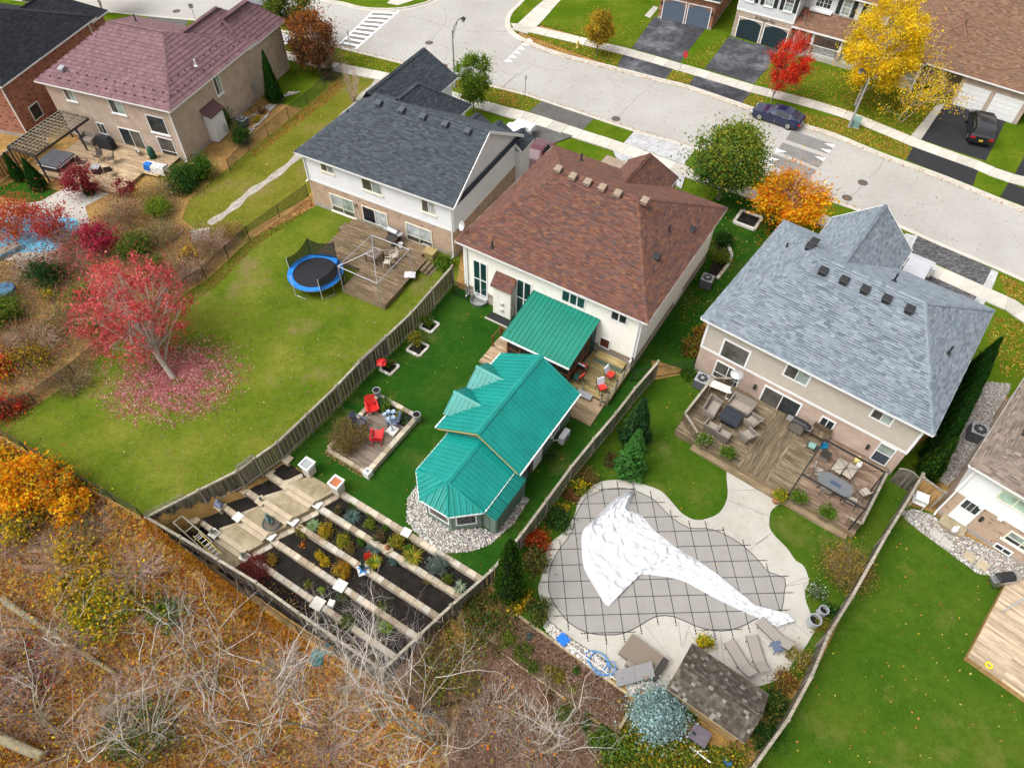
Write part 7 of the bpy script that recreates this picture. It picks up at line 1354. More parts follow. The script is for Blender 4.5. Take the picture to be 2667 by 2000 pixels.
mc=[Vector((sum(c.x for c in c4)/4,sum(c.y for c in c4)/4,zt+1.0))]
for i in range(4):
 a,b_=c4[i].copy(),c4[(i+1)%4].copy();a.z=b_.z=zt+.5;mb=MB();mb.bar(a,b_,.07,.08);mb.build('top_beam',IRON,pg);mb=MB();mb.bar((a.x,a.y,.53),(a.x,a.y,zt+.46),.07);mb.build('post',IRON,pg);mb=MB();mb.tube([a,mc[0]],.014,6);mb.build('rafter',IRON,pg)
 mb=MB();mb.tube([a.lerp(b_,.18),Vector((a.x,a.y,zt+.0))],.012,5);mb.build('brace',IRON,pg)
dt=thing('dining_table','oval glass topped dining table under the black pergola frame','table',g('B4',660,900,1.24)-Vector((0,0,.71)),hy);m,t,b=mk('frosted_glass');b.inputs['Base Color'].default_value=(.16,.17,.18,1);b.inputs['Roughness'].default_value=.12;b.inputs['Alpha'].default_value=.75
mb=MB();n=28;mb.prism([(1.0*math.copysign(abs(math.cos(6.283*k/n))**.7,math.cos(6.283*k/n)),.55*math.copysign(abs(math.sin(6.283*k/n))**.7,math.sin(6.283*k/n)))for k in range(n)],.69,.71);mb.build('glass_top',m,dt);mb=MB();mb.tube([(-.7,-.35,0),(-.55,-.3,.69)],.02);mb.tube([(.7,-.35,0),(.55,-.3,.69)],.02);mb.tube([(-.7,.35,0),(-.55,.3,.69)],.02);mb.tube([(.7,.35,0),(.55,.3,.69)],.02);mb.build('legs',BRF,dt);mb=MB();mb.box(-.3,.3,-.14,.14,.713,.718);mb.build('table_runner',plain('blue_runner',(.05,.07,.12),.8),dt)
for lb,x,y,rz in(('tan sling chair left of the glass dining table',500,830,hy+math.pi/2+.2),('tan sling chair behind the glass table on the left',655,810,hy-.1),('tan sling chair behind the glass table on the right',740,850,hy-.1),('tan sling chair in front of the glass table on the left',560,975,hy+math.pi+.4),('tan sling chair in front of the glass table on the right',770,1065,hy+math.pi+.1),('tan sling chair turned towards the railing',880,1000,hy-math.pi/2-.5)):
 mesh_chair(lb,g('B4',x,y,.54),rz,TAN_M,BRF,group='tan sling chairs round the glass table',w=.62)
pl=thing('plastic_rack','white plastic folding rack standing by the gate','rack',g('B4',1315,1075),HTN.yaw+.25)
for z in(.5,.9):mb=MB();mb.box(-.35,.35,-.3,.3,z,z+.03);mb.build('shelf',WHITE,pl)
for x in(-.33,.33):
 for y in(-.28,.28):mb=MB();mb.tube([(x,y,0),(x,y,1.0)],.02,6);mb.build('leg',WHITE,pl)
for k in range(6):mb=MB();mb.box(-.32+k*.12,-.26+k*.12,-.28,.28,.935,.95);mb.build('slat',WHITE,pl)
def lounger(label,p,rz,fold=.6,group='taupe sling pool loungers'):
 t=thing('pool_lounger',label,'lounger',p,rz,group);sl_=MATS.get('taupe_sling')or plain('taupe_sling',(.24,.215,.19),.8,0,.06,6)
 mb=MB();mb.obox((-.35,0,.32),(1.3,.56,.02));mb.build('seat',sl_,t);a,b_=Vector((.3,0,.32)),Vector((.3+.7*math.cos(fold),0,.32+.7*math.sin(fold)));mb=MB();mb.bar(a,b_,.56,.02);mb.build('backrest',sl_,t)
 for s_ in(-.29,.29):mb=MB();mb.tube([(-1.0,s_,.31),(.3,s_,.31),(b_.x,s_,b_.z)],.018,6);mb.build('side_rail',BRF,t)
 for x in(-.8,.2):
  for s_ in(-.27,.27):mb=MB();mb.tube([(x,s_,.31),(x,s_,0)],.018,6);mb.build('leg',BRF,t)
 return t
for lb,(ta,xa,ya),(tb_,xb,yb_)in(('taupe pool lounger nearest the cedar shake shed',('B7',1920,670),('B7',2060,890)),('taupe pool lounger second from the cedar shake shed',('B7',2090,620),('B8',60,870)),('taupe pool lounger half under the end of the white tarp',('B8',90,500),('B8',250,650))):
 a,b_=g(ta,xa,ya,.3),g(tb_,xb,yb_,.35);d_=b_-a;lounger(lb,((a+b_)/2-d_.normalized()*.05).to_tuple()[:2]+(.03,),math.atan2(d_.y,d_.x))
sst=thing('side_table','small grey side table between the pool loungers','table',g('B8',160,680,.03),.3);mb=MB();mb.box(-.25,.25,-.25,.25,.4,.44);mb.build('top',CBLU,sst)
for x in(-.2,.2):
 for y in(-.2,.2):mb=MB();mb.box(x-.02,x+.02,y-.02,y+.02,0,.4);mb.build('leg',CBLU,sst)
GCUS=plain('grey_sofa_fabric',(.20,.195,.195),.8,0,.06,5);ds=thing('day_bed','large brown wicker day bed stripped of cushions by the shed','day bed',g('B7',1180,760,.03),math.radians(-38));
mb=MB();mb.box(-1.05,.75,-.6,.6,.05,.35);mb.build('platform',plain('brown_wicker',(.17,.135,.105),.85,0,.15,20),ds);mb=MB();mb.box(.76,1.05,-.6,.6,.05,.42);mb.build('end_section',BRF,ds)
mb=MB();mb.obox((.1,-.75,.25),(1.2,.25,.4));mb.build('back_panel',WICK,ds)
cs=thing('lounge_cushion','long grey cushion leaning over the timber edging by the day bed','cushion',g('B7',1115,890,.35),yaw_px('B7',(950,930),(1280,850),.4));mb=MB();mb.hull([[(-.95,-.32,-.2),(.0,-.32,-.12),(.0,-.32,.0),(-.95,-.32,-.08)],[(-.95,.32,.1),(.0,.32,.18),(.0,.32,.3),(-.95,.32,.22)]]);mb.build('lower_half',GCUS,cs);mb=MB();mb.hull([[(.01,-.32,-.12),(.9,-.32,.0),(.9,-.32,.12),(.01,-.32,.0)],[(.01,.32,.18),(.9,.32,.3),(.9,.32,.42),(.01,.32,.3)]]);mb.build('upper_half',GCUS,cs)
hz=[g('B7',*q,.1)for q in((710,720),(760,690),(850,720),(890,790),(850,860),(770,830),(745,760),(800,705),(880,750),(900,850),(840,890),(740,800),(720,740),(790,880),(900,900),(960,850),(930,790),(900,810),(950,880),(880,900))]
hp_=smooth_line([Vector((p.x,p.y,.07+.012*i))for i,p in enumerate(hz)],5);mb=MB();mb.tube(hp_,.028,7);mb.build('pool_hose',plain('pool_hose_blue',(.05,.19,.42),.5,0,.2,30),label='coiled blue vacuum hose lying on the pebbles',cat='hose',smooth=True)
bx=thing('crate','bright blue plastic box at the end of the pebble strip','box',g('B7',525,610,.05),.8);mb=MB();mb.box(-.22,.22,-.25,.25,0,.2);mb.build('tub',plain('crate_blue',(.01,.13,.5),.4),bx);mb=MB();mb.box(-.24,.24,-.27,.27,.2,.24);mb.build('lid',MATS['crate_blue'],bx)
pv=MB();pv.tube([g('B7',545,620,.25),g('B7',1020,975,.25)],.02,6);pv.build('pole',WHITE,label='long white pole lying along the pebble strip',cat='pole')
for lb,x,y,r in(('large grey ribbed pot on the pool patio by the fence',465,470,.32),('smaller grey ribbed pot behind the large one on the pool patio',535,390,.25)):
 t=thing('ribbed_pot',lb,'pot',g('B8',x,y,.03),0);mb=MB();pr_=[(r*.85,0)];
 for k in range(4):pr_+=[(r*.98,.06+k*.12),(r,.1+k*.12),(r*.94,.14+k*.12)]
 mb.lathe(pr_+[(r*1.02,.56),(r*1.02,.6),(r*.85,.6),(r*.8,.3)],20);mb.build('pot',GREYP,t);mb=MB();mb.lathe([(r*.82,.33),(.0001,.34)],20);mb.build('soil',SOIL,t)
pe=thing('pool_heater','dark grey pool equipment box behind the shed','pool heater',g('B7',1620,1420,-.2),SH.yaw);mb=MB();mb.box(-.4,.4,-.35,.35,0,.75);mb.build('case',BLACK,pe);mb=MB();mb.box(-.43,.43,-.38,.38,.75,.82);mb.build('lid',plain('plum_grey_lid',(.10,.085,.10),.6),pe);mb=MB();mb.obox((-.25,-.1,.83),(.2,.12,.02));mb.build('control_panel',BLACK,pe)
pipe=MB();pipe.tube([g('B7',1570,1480,.2),g('B7',1660,1550,.2),g('B7',1740,1610,.2)],.035,8);pipe.tube([g('B7',1620,1520,.22),g('B7',1720,1515,.22)],.03,8);pipe.tube([g('B7',1600,1560,.22),g('B7',1660,1510,.22)],.03,8);pipe.build('pipework',WHITE,label='white plastic pipework beside the pool equipment',cat='pipe')
bb=thing('tub','blue plastic drum in the undergrowth behind the shed','drum',g('B7',1860,1620,-.4),0);mb=MB();mb.lathe([(.2,0),(.24,.1),(.24,.5),(.2,.6),(.0001,.62)],14);mb.build('drum',plain('drum_blue',(.02,.14,.35),.5),bb)
tp=thing('trampoline','round trampoline with blue pad and half open black net','trampoline',HW(H2,5.72,-7.0),H2 .yaw);mb=MB();R0,R1,n=1.6,1.95,40
mb.hull([[(r*math.cos(6.283*k/n),r*math.sin(6.283*k/n),z)for k in range(n)]for r,z in((R1,.84),(R1+.02,.9),(R0,.92),(R0-.03,.88))],cap=False);mb.build('safety_pad',plain('pad_blue',(.012,.16,.50),.5,0,.15,3),tp);mb=MB();mb.lathe([(R0+.05,.86),(.0001,.85)],n);mb.build('jumping_mat',plain('mat_black',(.012,.012,.016),.7),tp)
mb=MB();mb.tube([(1.93*math.cos(6.283*k/n),1.93*math.sin(6.283*k/n),.82)for k in range(n+1)],.025,6,False);mb.build('frame_ring',STEEL,tp)
poles_=[6.283*k/6+.3 for k in range(6)]
for k,a in enumerate(poles_):
 up=2.45 if math.sin(a+.2)>-.1 else 1.9;mb=MB();x,y=1.98*math.cos(a),1.98*math.sin(a);mb.tube([(x,y,0),(x,y,up)],.022,6);mb.build('net_pole',WHITE if math.sin(a)<0 else BLACK,tp);a2=a+.5;mb=MB();mb.tube([(1.9*math.cos(a),1.9*math.sin(a),.82),(1.95*math.cos(a),1.95*math.sin(a),.03),(1.95*math.cos(a2),1.95*math.sin(a2),.03),(1.9*math.cos(a2),1.9*math.sin(a2),.82)],.02,6);mb.build('leg',STEEL,tp)
m,t,b=mk('net_mesh');b.inputs['Base Color'].default_value=(.01,.012,.01,1);tr=t.nodes.new('ShaderNodeBsdfTransparent');mx=t.nodes.new('ShaderNodeMixShader');mx.inputs[0].default_value=.78;t.links.new(tr.outputs[0],mx.inputs[1]);t.links.new(b.outputs[0],mx.inputs[2]);t.links.new(mx.outputs[0],t.nodes['Material Output'].inputs[0])
for k in range(6):
 a0,a1=poles_[k],poles_[(k+1)%6];mid=math.sin((a0+(a1 if a1>a0 else a1+6.283))/2)
 if mid<-.3:continue
 mb=MB();p0,p1=Vector((1.96*math.cos(a0),1.96*math.sin(a0),0)),Vector((1.96*math.cos(a1),1.96*math.sin(a1),0));N_=8;h0=2.4 if math.sin(a0+.2)>-.1 else 1.85;h1=2.4 if math.sin(a1+.2)>-.1 else 1.85
 for j in range(N_):
  f0,f1=j/N_,(j+1)/N_;q0,q1=p0 .lerp(p1,f0),p0 .lerp(p1,f1);s0,s1=h0+(h1-h0)*f0-.3*math.sin(math.pi*f0),h0+(h1-h0)*f1-.3*math.sin(math.pi*f1);mb.add([(q0 .x,q0 .y,.9),(q1 .x,q1 .y,.9),(q1 .x,q1 .y,s1),(q0 .x,q0 .y,s0)],[(0,1,2,3)])
 mb.build('net_panel',m,tp)
gz=thing('gazebo_frame','bare grey metal gazebo frame on the two level deck','gazebo',HW(H2,0,0),H2 .yaw);q4=[H2 .loc('A6',1005,435,2.5),H2 .loc('A6',1315,555,2.5),H2 .loc('A6',1048,832,2.5),H2 .loc('A6',728,692,2.5)];GZM=plain('pale_grey_tube',(.36,.36,.38),.4,.4)
cx_,cy_=sum(q.x for q in q4)/4,sum(q.y for q in q4)/4
for i in range(4):
 a,b_=q4[i],q4[(i+1)%4];mb=MB();mb.tube([a,b_],.03,6);mb.build('top_tube',GZM,gz);mb=MB();mb.tube([(a.x,a.y,.0 if i==3 else.42),a],.035,6);mb.build('post',GZM,gz);mb=MB();mb.tube([a,Vector((a.x,a.y,2.5)).lerp(Vector((cx_,cy_,3.2)),.78),(cx_,cy_,3.2)],.022,6);mb.build('rafter',GZM,gz)
 mb=MB();c1_,c2_=a.lerp(Vector((cx_,cy_,3.2)),.78),b_.lerp(Vector((cx_,cy_,3.2)),.78);mb.tube([c1_,c2_],.018,6);mb.build('ring_tube',GZM,gz)
tb2=thing('patio_table','square brown patio table under the gazebo frame','table',g('A6',1035,640,.43),H2 .yaw);mb=MB();mb.box(-.5,.5,-.5,.5,.66,.7);mb.build('top',plain('brown_top',(.12,.085,.065),.5),tb2)
for x in(-.45,.45):
 for y in(-.45,.45):mb=MB();mb.box(x-.03,x+.03,y-.03,y+.03,0,.66);mb.build('leg',BRF,tb2)
mesh_chair('beige patio chair right of the table under the gazebo frame',g('A6',1140,690,.43),H2 .yaw-1.2,TAN_M,ALMOND);mesh_chair('striped beige patio chair behind the table under the gazebo frame',g('A6',1190,640,.43),H2 .yaw-.6,TAN_M,ALMOND)
rtb=thing('round_table','round dark table beside the silver lidded barbecue','table',g('A6',1180,520,.43),0);mb=MB();mb.lathe([(.45,.68),(.45,.71),(.0001,.712)],20);mb.lathe([(.2,0),(.04,.05),(.04,.68)],10);mb.build('top_and_stem',BRF,rtb)
bkt=thing('bucket','white bucket beside the barbecue on the two level deck','bucket',g('A6',1245,535,.43),0);mb=MB();mb.lathe([(.14,0),(.18,.38),(.19,.38),(.17,.34),(.13,.04)],14);mb.build('pail',WHITE,bkt)
cl=thing('cloth_heap','crumpled pale cloth on the corner of the two level deck','cloth',g('A6',1320,765,.43),0);mb=MB();V_=[]
for i in range(9):
 for j in range(9):x,y=(i-4)*.1,(j-4)*.08;V_.append((x,y,max(.005,.12*math.exp(-(x*x+y*y)*5)*(1+.6*math.sin(i*2.1)*math.cos(j*1.7)))))
mb.add(V_,[(i*9+j,(i+1)*9+j,(i+1)*9+j+1,i*9+j+1)for i in range(8)for j in range(8)]);mb.build('cloth',plain('pale_cloth',(.5,.47,.5),.9,0,.3,12),cl,smooth=True)
by=HBG.yaw;pw=thing('pergola','weathered wooden pergola with a lattice top over the hot tub','pergola',HW(HBG,0,0),by);zt=2.4
pc_=[HBG.loc('A1',490,920,zt),HBG.loc('A1',730,980,zt),HBG.loc('A1',290,1290,zt),HBG.loc('A1',60,1215,zt)];DKW=wood('dark_beam',(.02,.018,.016),(.05,.045,.04),(.09,.08,.07))
for i in range(4):
 a,b_=pc_[i],pc_[(i+1)%4];mb=MB();mb.bar(a,b_,.06,.18);mb.build('beam',DKW,pw)
for q in(pc_[1].lerp(pc_[2],.25),pc_[2],pc_[3],pc_[0]):mb=MB();mb.bar((q.x,q.y,0),(q.x,q.y,zt),.11);mb.build('post',DKW,pw)
for k in range(15):f=(k+.5)/15;a,b_=pc_[0].lerp(pc_[3],f),pc_[1].lerp(pc_[2],f);mb=MB();mb.bar(a+Vector((0,0,.13)),b_+Vector((0,0,.13)),.035,.09);mb.build('rafter',GREYWX,pw)
for k in range(8):f=(k+.5)/8;a,b_=pc_[0].lerp(pc_[1],f),pc_[3].lerp(pc_[2],f);mb=MB();mb.bar(a+Vector((0,0,.2)),b_+Vector((0,0,.2)),.04,.04);mb.build('batten',GREYWX,pw)
ht=thing('hot_tub','square hot tub with a grey folding cover under the pergola','hot tub',(g('A1',450,1300,.9)-Vector((0,0,.9))),by+.05);q=lambda s_,z,c=.2:[(s_-c,-s_,z),(s_,-s_+c,z),(s_,s_-c,z),(s_-c,s_,z),(-s_+c,s_,z),(-s_,s_-c,z),(-s_,-s_+c,z),(-s_+c,-s_,z)]
mb=MB();mb.hull([q(1.0,0),q(1.05,.72)]);mb.build('cabinet',plain('dark_plum',(.035,.03,.035),.7),ht);mb=MB();mb.hull([q(1.1,.72),q(1.1,.78)]);mb.build('rim',WHITE,ht)
for s_ in(-1,1):mb=MB();mb.box(*((-1.07,-.01)if s_<0 else(.01,1.07)),-1.07,1.07,.785,.88);mb.build('cover_half',plain('cover_grey%d'%s_,(.085,.09,.10),.6),ht)
mb=MB();mb.box(1.15,1.45,-.5,.5,0,.2);mb.build('step',PLANKO,ht)
cv=thing('covered_barbecue','barbecue under a black fitted cover by the beige house wall','barbecue',g('A1',890,1215,.31),by);mb=MB();mb.hull([[(-.75,-.32,0),(.75,-.32,0),(.75,.32,0),(-.75,.32,0)],[(-.72,-.3,.8),(.72,-.3,.8),(.72,.3,.8),(-.72,.3,.8)],[(-.45,-.22,1.12),(.45,-.22,1.12),(.45,.22,1.12),(-.45,.22,1.12)]]);mb.build('fabric_cover',plain('black_cover',(.018,.02,.026),.6),cv)
wicker('black wicker love seat beside the covered barbecue',g('A1',745,1180,.31),by,1.3,group=None)
DKC=plain('dark_sling',(.07,.055,.045),.8)
for lb,x,y,rz in(('dark sling chair left of the small fire table',700,1375,by+math.pi/2+.4),('dark sling chair behind the small fire table',825,1320,by+.1),('dark sling chair right of the small fire table',930,1340,by-.9),('dark sling chair in front of the small fire table',915,1440,by+math.pi+.7)):mesh_chair(lb,g('A1',x,y,.31),rz,DKC,BRF,group='dark chairs on the beige house deck',w=.62)
t=thing('fire_table','small square grey fire table on the beige house deck','table',g('A1',805,1420,.31),by+.3);mb=MB();mb.box(-.3,.3,-.3,.3,0,.5);mb.build('base',BLACK,t);mb=MB();mb.box(-.36,.36,-.36,.36,.5,.55);mb.build('top',GREYP,t)
pw_=thing('playhouse_bench','white slatted wooden bench with a blue cloth at the deck edge','bench',g('A1',1300,1420,.2),by+.05)
for k in range(8):mb=MB();mb.box(-.9+k*.23,-.9+k*.23+.15,-.3,.3,.72,.75);mb.build('slat',WHITE,pw_)
mb=MB();mb.box(-.95,.95,-.33,-.29,.0,.72);mb.box(-.95,.95,.29,.33,.0,.72);mb.build('panel',WHITE,pw_);mb=MB();mb.hull([[(-.9,-.4,.3),(-.35,-.4,.3),(-.35,-.34,.3),(-.9,-.34,.3)],[(-.85,-.36,.8),(-.3,-.36,.8),(-.3,.1,.82),(-.85,.1,.82)]]);mb.build('cloth',plain('cloth_blue',(.01,.13,.5),.7),pw_)
ug=thing('covered_umbrella','green covered object standing by the beige house window','cover',g('A1',1262,1300,.3),0);mb=MB();mb.lathe([(.28,0),(.3,.4),(.25,.8),(.12,1.05),(.0001,1.1)],14);mb.build('fabric_cover',plain('green_cover',(.01,.07,.04),.7),ug,smooth=True)
dg=thing('dog','small black and white dog standing by the patio door of the beige house','dog',g('A1',1150,1275,.31),2.4);dm=bpy.data.meshes.new('body');vv=[(0,0,.36),(.16,0,.37),(-.2,0,.35),(.28,0,.45),(.36,0,.52),(.46,0,.48),(.18,.07,.3),(.19,.08,.17),(.2,.08,.02),(.18,-.07,.3),(.19,-.08,.17),(.2,-.08,.02),(-.2,.07,.27),(-.24,.08,.16),(-.21,.08,.02),(-.2,-.07,.27),(-.24,-.08,.16),(-.21,-.08,.02),(-.32,0,.4),(-.42,0,.5)];ee=[(0,1),(0,2),(1,3),(3,4),(4,5),(1,6),(6,7),(7,8),(1,9),(9,10),(10,11),(2,12),(12,13),(13,14),(2,15),(15,16),(16,17),(2,18),(18,19)];rr_=[.11,.12,.1,.075,.085,.04,.05,.032,.03,.05,.032,.03,.06,.035,.03,.06,.035,.03,.03,.02]
dm.from_pydata(vv,ee,[]);do=bpy.data.objects.new('body',dm);link(do);do.parent=dg;md=do.modifiers.new('skin','SKIN')
for i,r_ in enumerate(rr_):dm.skin_vertices[0].data[i].radius=(r_,r_)
dm.skin_vertices[0].data[0].use_root=True;sb_=do.modifiers.new('sub','SUBSURF');sb_.levels=sb_.render_levels=1
m,t,b=mk('dog_fur');n_=noise(t,texc(t,'Object'),5,2);t.links.new(ramp(t,n_,[(.45,(.02,.017,.015)),(.5,(.02,.017,.015)),(.53,(.5,.46,.42)),(.6,(.5,.46,.42))]),b.inputs['Base Color']);dm.materials.append(m)
for s_ in(-1,1):mb=MB();mb.hull([[(.33,s_*.05,.57),(.38,s_*.06,.57),(.36,s_*.085,.56)],[(.35,s_*.075,.65),(.355,s_*.077,.65),(.353,s_*.08,.65)]]);mb.build('ear',m,dg)
POOLW=glassy('pool_water',(.10,.42,.62),.03,None,.5);sheet('pool_surround',px('A1',(330,1659),(560,1540),(1180,1450),'A5',(700,200),(740,330),(480,580),(230,640),(0,640),'S',(-160,640),(-160,560)),.02,CONC,0)
sheet('swimming_pool',px('A5',(0,300),(250,270),(520,290),(640,320),(600,450),(430,570),(160,580),'S',(-80,680),(-120,600)),.03,POOLW,.021,smooth=3)
wt=thing('wooden_bench','slatted grey bench beside the blue pool at the left edge','bench',g('A5',70,590),.9);planks(wt,-.9,.9,-.35,.35,.45,.09,GREYWX,'x')
for x in(-.8,.8):mb=MB();mb.box(x-.04,x+.04,-.3,.3,0,.42);mb.build('leg',GREYWX,wt)
tpr=thing('round_float','round blue trampoline like ring at the left edge','ring',g('A5',50,900,.4),0);mb=MB();mb.lathe([(.6,0),(.68,.05),(.68,.3),(.6,.33)],18);mb.build('wall',plain('ring_blue',(.03,.12,.22),.5),tpr)
sp_=thing('path_steps','pale timber steps at the end of the footpath','steps',g('A5',1650,390),yaw_px('A5',(1540,400),(1720,370)))
for k in range(4):mb=MB();mb.box(-.7,.7,-.4-k*.35,-.07-k*.35,-.1,.12-k*.03);mb.build('step',CONC,sp_)
for(a,b_)in(((1525,390),(1425,480)),((500,1065),(355,1180))):d_=g('A5',*b_)-g('A5',*a);tbm=MB();tbm.bar(g('A5',*a)+Vector((0,0,.08)),g('A5',*b_)+Vector((0,0,.08)),.12,.14);tbm.build('timber_edging',TIMB,label='timber edge %s'%('beside the footpath steps' if a[0]>1000 else 'of the lower path among the red shrubs'),cat='edging')
pbn=px('B4',(1190,1130),(1300,1110),(1440,1150),(1560,1240),(1800,1370),(2212,1570),(2212,1700),(1830,1640),(1350,1290),(1240,1200));sheet('rock_bed',pbn,.024,GRAV);pebbles('river_rocks',pbn,2200,.07,.03,label='pebble strip along the right edge house',cat='rocks')
psr=px('B4',(1900,60),(2100,80),(2080,160),(1960,350),(1900,520),(1700,800),(1580,920),(1500,860),(1650,520),(1750,300));sheet('rock_bed',psr,.024,GRAV);pebbles('river_rocks',psr,2200,.07,.03,label='pebbles between the cedar hedge and the right edge house',cat='rocks')
pbb=px('A1',(2060,1100),(2212,960),(2212,900),(2000,1000));pebbles('river_rocks',pbb+px('A2',(330,760),(440,760),(300,800),(0,1080),(0,960)),900,.09,.03,label='white pebbles along the beige brick house',cat='rocks')
for lb,q in(('paving slab nearest the back door step at the right',(1490,1325)),('second paving slab on the pebbles at the right',(1570,1390)),('brown paving slab on the pebbles at the right',(1760,1500)),('last paving slab on the pebbles by the barbecue',(1865,1570))):t=thing('paving_slab',lb,'paving slab',g('B4',*q,.04),HTN.yaw);mb=MB();mb.box(-.28,.28,-.28,.28,0,.06);mb.build('slab',CONC if q[0]<1600 else TANST,t)
ru=thing('ring_toy','yellow ring toy on the pale deck at the right edge','toy',g('B8',1920,815,.41),0);mb=MB();n=16;mb.tube([(.14*math.cos(6.283*k/n),.14*math.sin(6.283*k/n),.04)for k in range(n+1)],.05,8,False);mb.build('ring',plain('toy_yellow',(.75,.5,.02),.5),ru,smooth=True)
bm=thing('umbrella_pole','grey metal pole lying over the right edge deck','pole',(0,0,0));mb=MB();mb.tube([g('B8',2040,365,.6),g('B8',2260,240,1.4)],.04,8);mb.build('pole',GREYP,bm)
# ================================================================ plants
def P3(p):return np.array([p[0],p[1],p[2]])
def clumps(n,c,rad,k,cr,shell=.55,low=None):
 """n points gathered in k clumps spread through an ellipsoid"""
 d=rng.normal(size=(k,3));d/=np.linalg.norm(d,axis=1)[:,None];r=rng.uniform(shell,1,k)**.6;C=d*r[:,None]*np.array(rad)
 if low is not None:C[:,2]=np.maximum(C[:,2],low*rad[2])
 C+=c;i=rng.integers(0,k,n);w=rng.gamma(2.2,.5,n)[:,None];q=rng.normal(size=(n,3));q/=np.linalg.norm(q,axis=1)[:,None]
 return C[i]+q*w*cr*np.array([1,1,.75]),C,i
def limb_mesh(mb,a,b_,r0,r1,bend=.15,n=5,sides=6,droop=0.):
 a,b_=Vector(a),Vector(b_);L=(b_-a).length;o=Vector((random.uniform(-1,1),random.uniform(-1,1),random.uniform(-.3,.6)))*L*bend
 pts=[a.lerp(b_,t)+o*math.sin(math.pi*t)+Vector((0,0,-droop*t*t))for t in[k/(n-1)for k in range(n)]];mb.tube(pts,[r0+(r1-r0)*k/(n-1)for k in range(n)],sides,False);return pts
def tree(label,b_,h,cz,rx,rz_,pal,n,leaf,k=40,cr=.55,trunk=.16,bark=BARK,lean=(0,0),ry=None,name='tree',shell=.45,cat='tree',group=None,low=None,tintz=None,limbs=None):
 t=thing(name,label,cat,b_,0,group);ry=ry or rx;c=np.array([lean[0],lean[1],cz]);P,C,ci=clumps(n,c,(rx,ry,rz_),k,cr,shell,low);P[:,2]=np.maximum(P[:,2],.12)
 cols=pick(pal,n,.16)*(rng.uniform(.8,1.18,k)[ci])[:,None]
 if tintz:f=np.clip((P[:,2]-tintz[0])/(tintz[1]-tintz[0]),0,1)[:,None];m_=rng.uniform(size=(n,1))<f;cols=np.where(m_,pick(tintz[2],n,.16),cols)
 np_quads('crown',leaf_quads(P,leaf,.25),LEAF,cols,t)
 mb=MB();top=Vector((lean[0]*.9,lean[1]*.9,cz+rz_*.35));tp=limb_mesh(mb,(0,0,-.15),top,trunk,trunk*.25,.05,7,8);mb.build('trunk',bark,t,smooth=True,uv=False)
 mb=MB();order=list(range(k));random.shuffle(order)
 for j in order[:limbs or min(k,34)]:
  f=random.uniform(.3,.85);s_=tp[int(f*6)];q=limb_mesh(mb,s_,C[j],trunk*.35*(1.1-f),.012,.12,4,5)
  for _ in range(2):e=Vector(C[j])+Vector(rng.normal(size=3)*cr*.9);limb_mesh(mb,q[2],e,.014,.005,.1,3,4)
 mb.build('limbs',bark,t,smooth=True,uv=False);return t
def shrub(label,p,r,h,pal,n,leaf,name='shrub',k=None,stems=6,bark=BARK,group=None,cat='shrub',up=.4,cf=.3):
 t=thing(name,label,cat,p,0,group);k=k or max(6,int(10*r+6));P,C,ci=clumps(n,np.array([0,0,h*.5]),(r*.8,r*.8,h*.48),k,r*cf,.35);P[:,2]=np.clip(P[:,2],.03,None);cols=pick(pal,n,.18)*(rng.uniform(.78,1.2,k)[ci])[:,None];np_quads('foliage',leaf_quads(P,leaf,up),LEAF,cols,t)
 mb=MB()
 for j in range(min(k,stems)):limb_mesh(mb,(random.uniform(-.05,.05),random.uniform(-.05,.05),-.05),C[j],.02*max(.5,r),.006,.1,4,5)
 mb.build('stems',bark,t,uv=False);return t
def cone_tree(label,p,h,r,pal,n,leaf=.09,name='cedar',lean=(0,0),group=None,power=.8,trunk=.07,cat='cedar',vert=True,tiers=0):
 t=thing(name,label,cat,p,0,group);z=h*(1-rng.uniform(0,1,n)**.62);z=rng.uniform(0,1,n)**1.35*h;rr=r*np.clip(1-z/h,.0,1)**power*np.clip(z/h*9+.45,0,1);a=rng.uniform(0,6.283,n)
 lob=1+.10*np.sin(a*5+z*3)+.07*np.sin(a*9-z*7)
 if tiers:lob*=1+.28*np.abs(np.sin(z/h*tiers*3.1416))**.7-.18
 ra=rr*lob*(1-.38*rng.uniform(0,1,n)**2);P=np.stack([ra*np.cos(a)+lean[0]*z/h,ra*np.sin(a)+lean[1]*z/h,z+.05],1)
 out=np.stack([np.cos(a),np.sin(a),np.full(n,.8 if not tiers else-.1)],1);out/=np.linalg.norm(out,axis=1)[:,None];s_=leaf*rng.uniform(.7,1.5,n)[:,None];side=np.stack([-np.sin(a),np.cos(a),rng.normal(0,.5,n)],1);side/=np.linalg.norm(side,axis=1)[:,None]
 upv=out*.6+np.stack([np.zeros(n),np.zeros(n),np.full(n,.9 if not tiers else.25)],1)+rng.normal(0,.25,(n,3));V=np.stack([P-upv*s_*.5,P+side*s_*.38,P+upv*s_*.7,P-side*s_*.38],1)
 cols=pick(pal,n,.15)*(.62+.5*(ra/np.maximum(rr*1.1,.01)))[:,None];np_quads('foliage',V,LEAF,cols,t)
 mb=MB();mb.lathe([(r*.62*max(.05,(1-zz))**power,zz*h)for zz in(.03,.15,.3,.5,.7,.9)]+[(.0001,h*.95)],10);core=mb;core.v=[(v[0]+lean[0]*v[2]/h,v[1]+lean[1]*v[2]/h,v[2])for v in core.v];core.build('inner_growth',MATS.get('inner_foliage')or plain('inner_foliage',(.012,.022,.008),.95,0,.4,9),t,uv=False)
 mb=MB();mb.lathe([(trunk,-.1),(trunk*.8,.3)],7);mb.build('trunk',BARK,t);return t
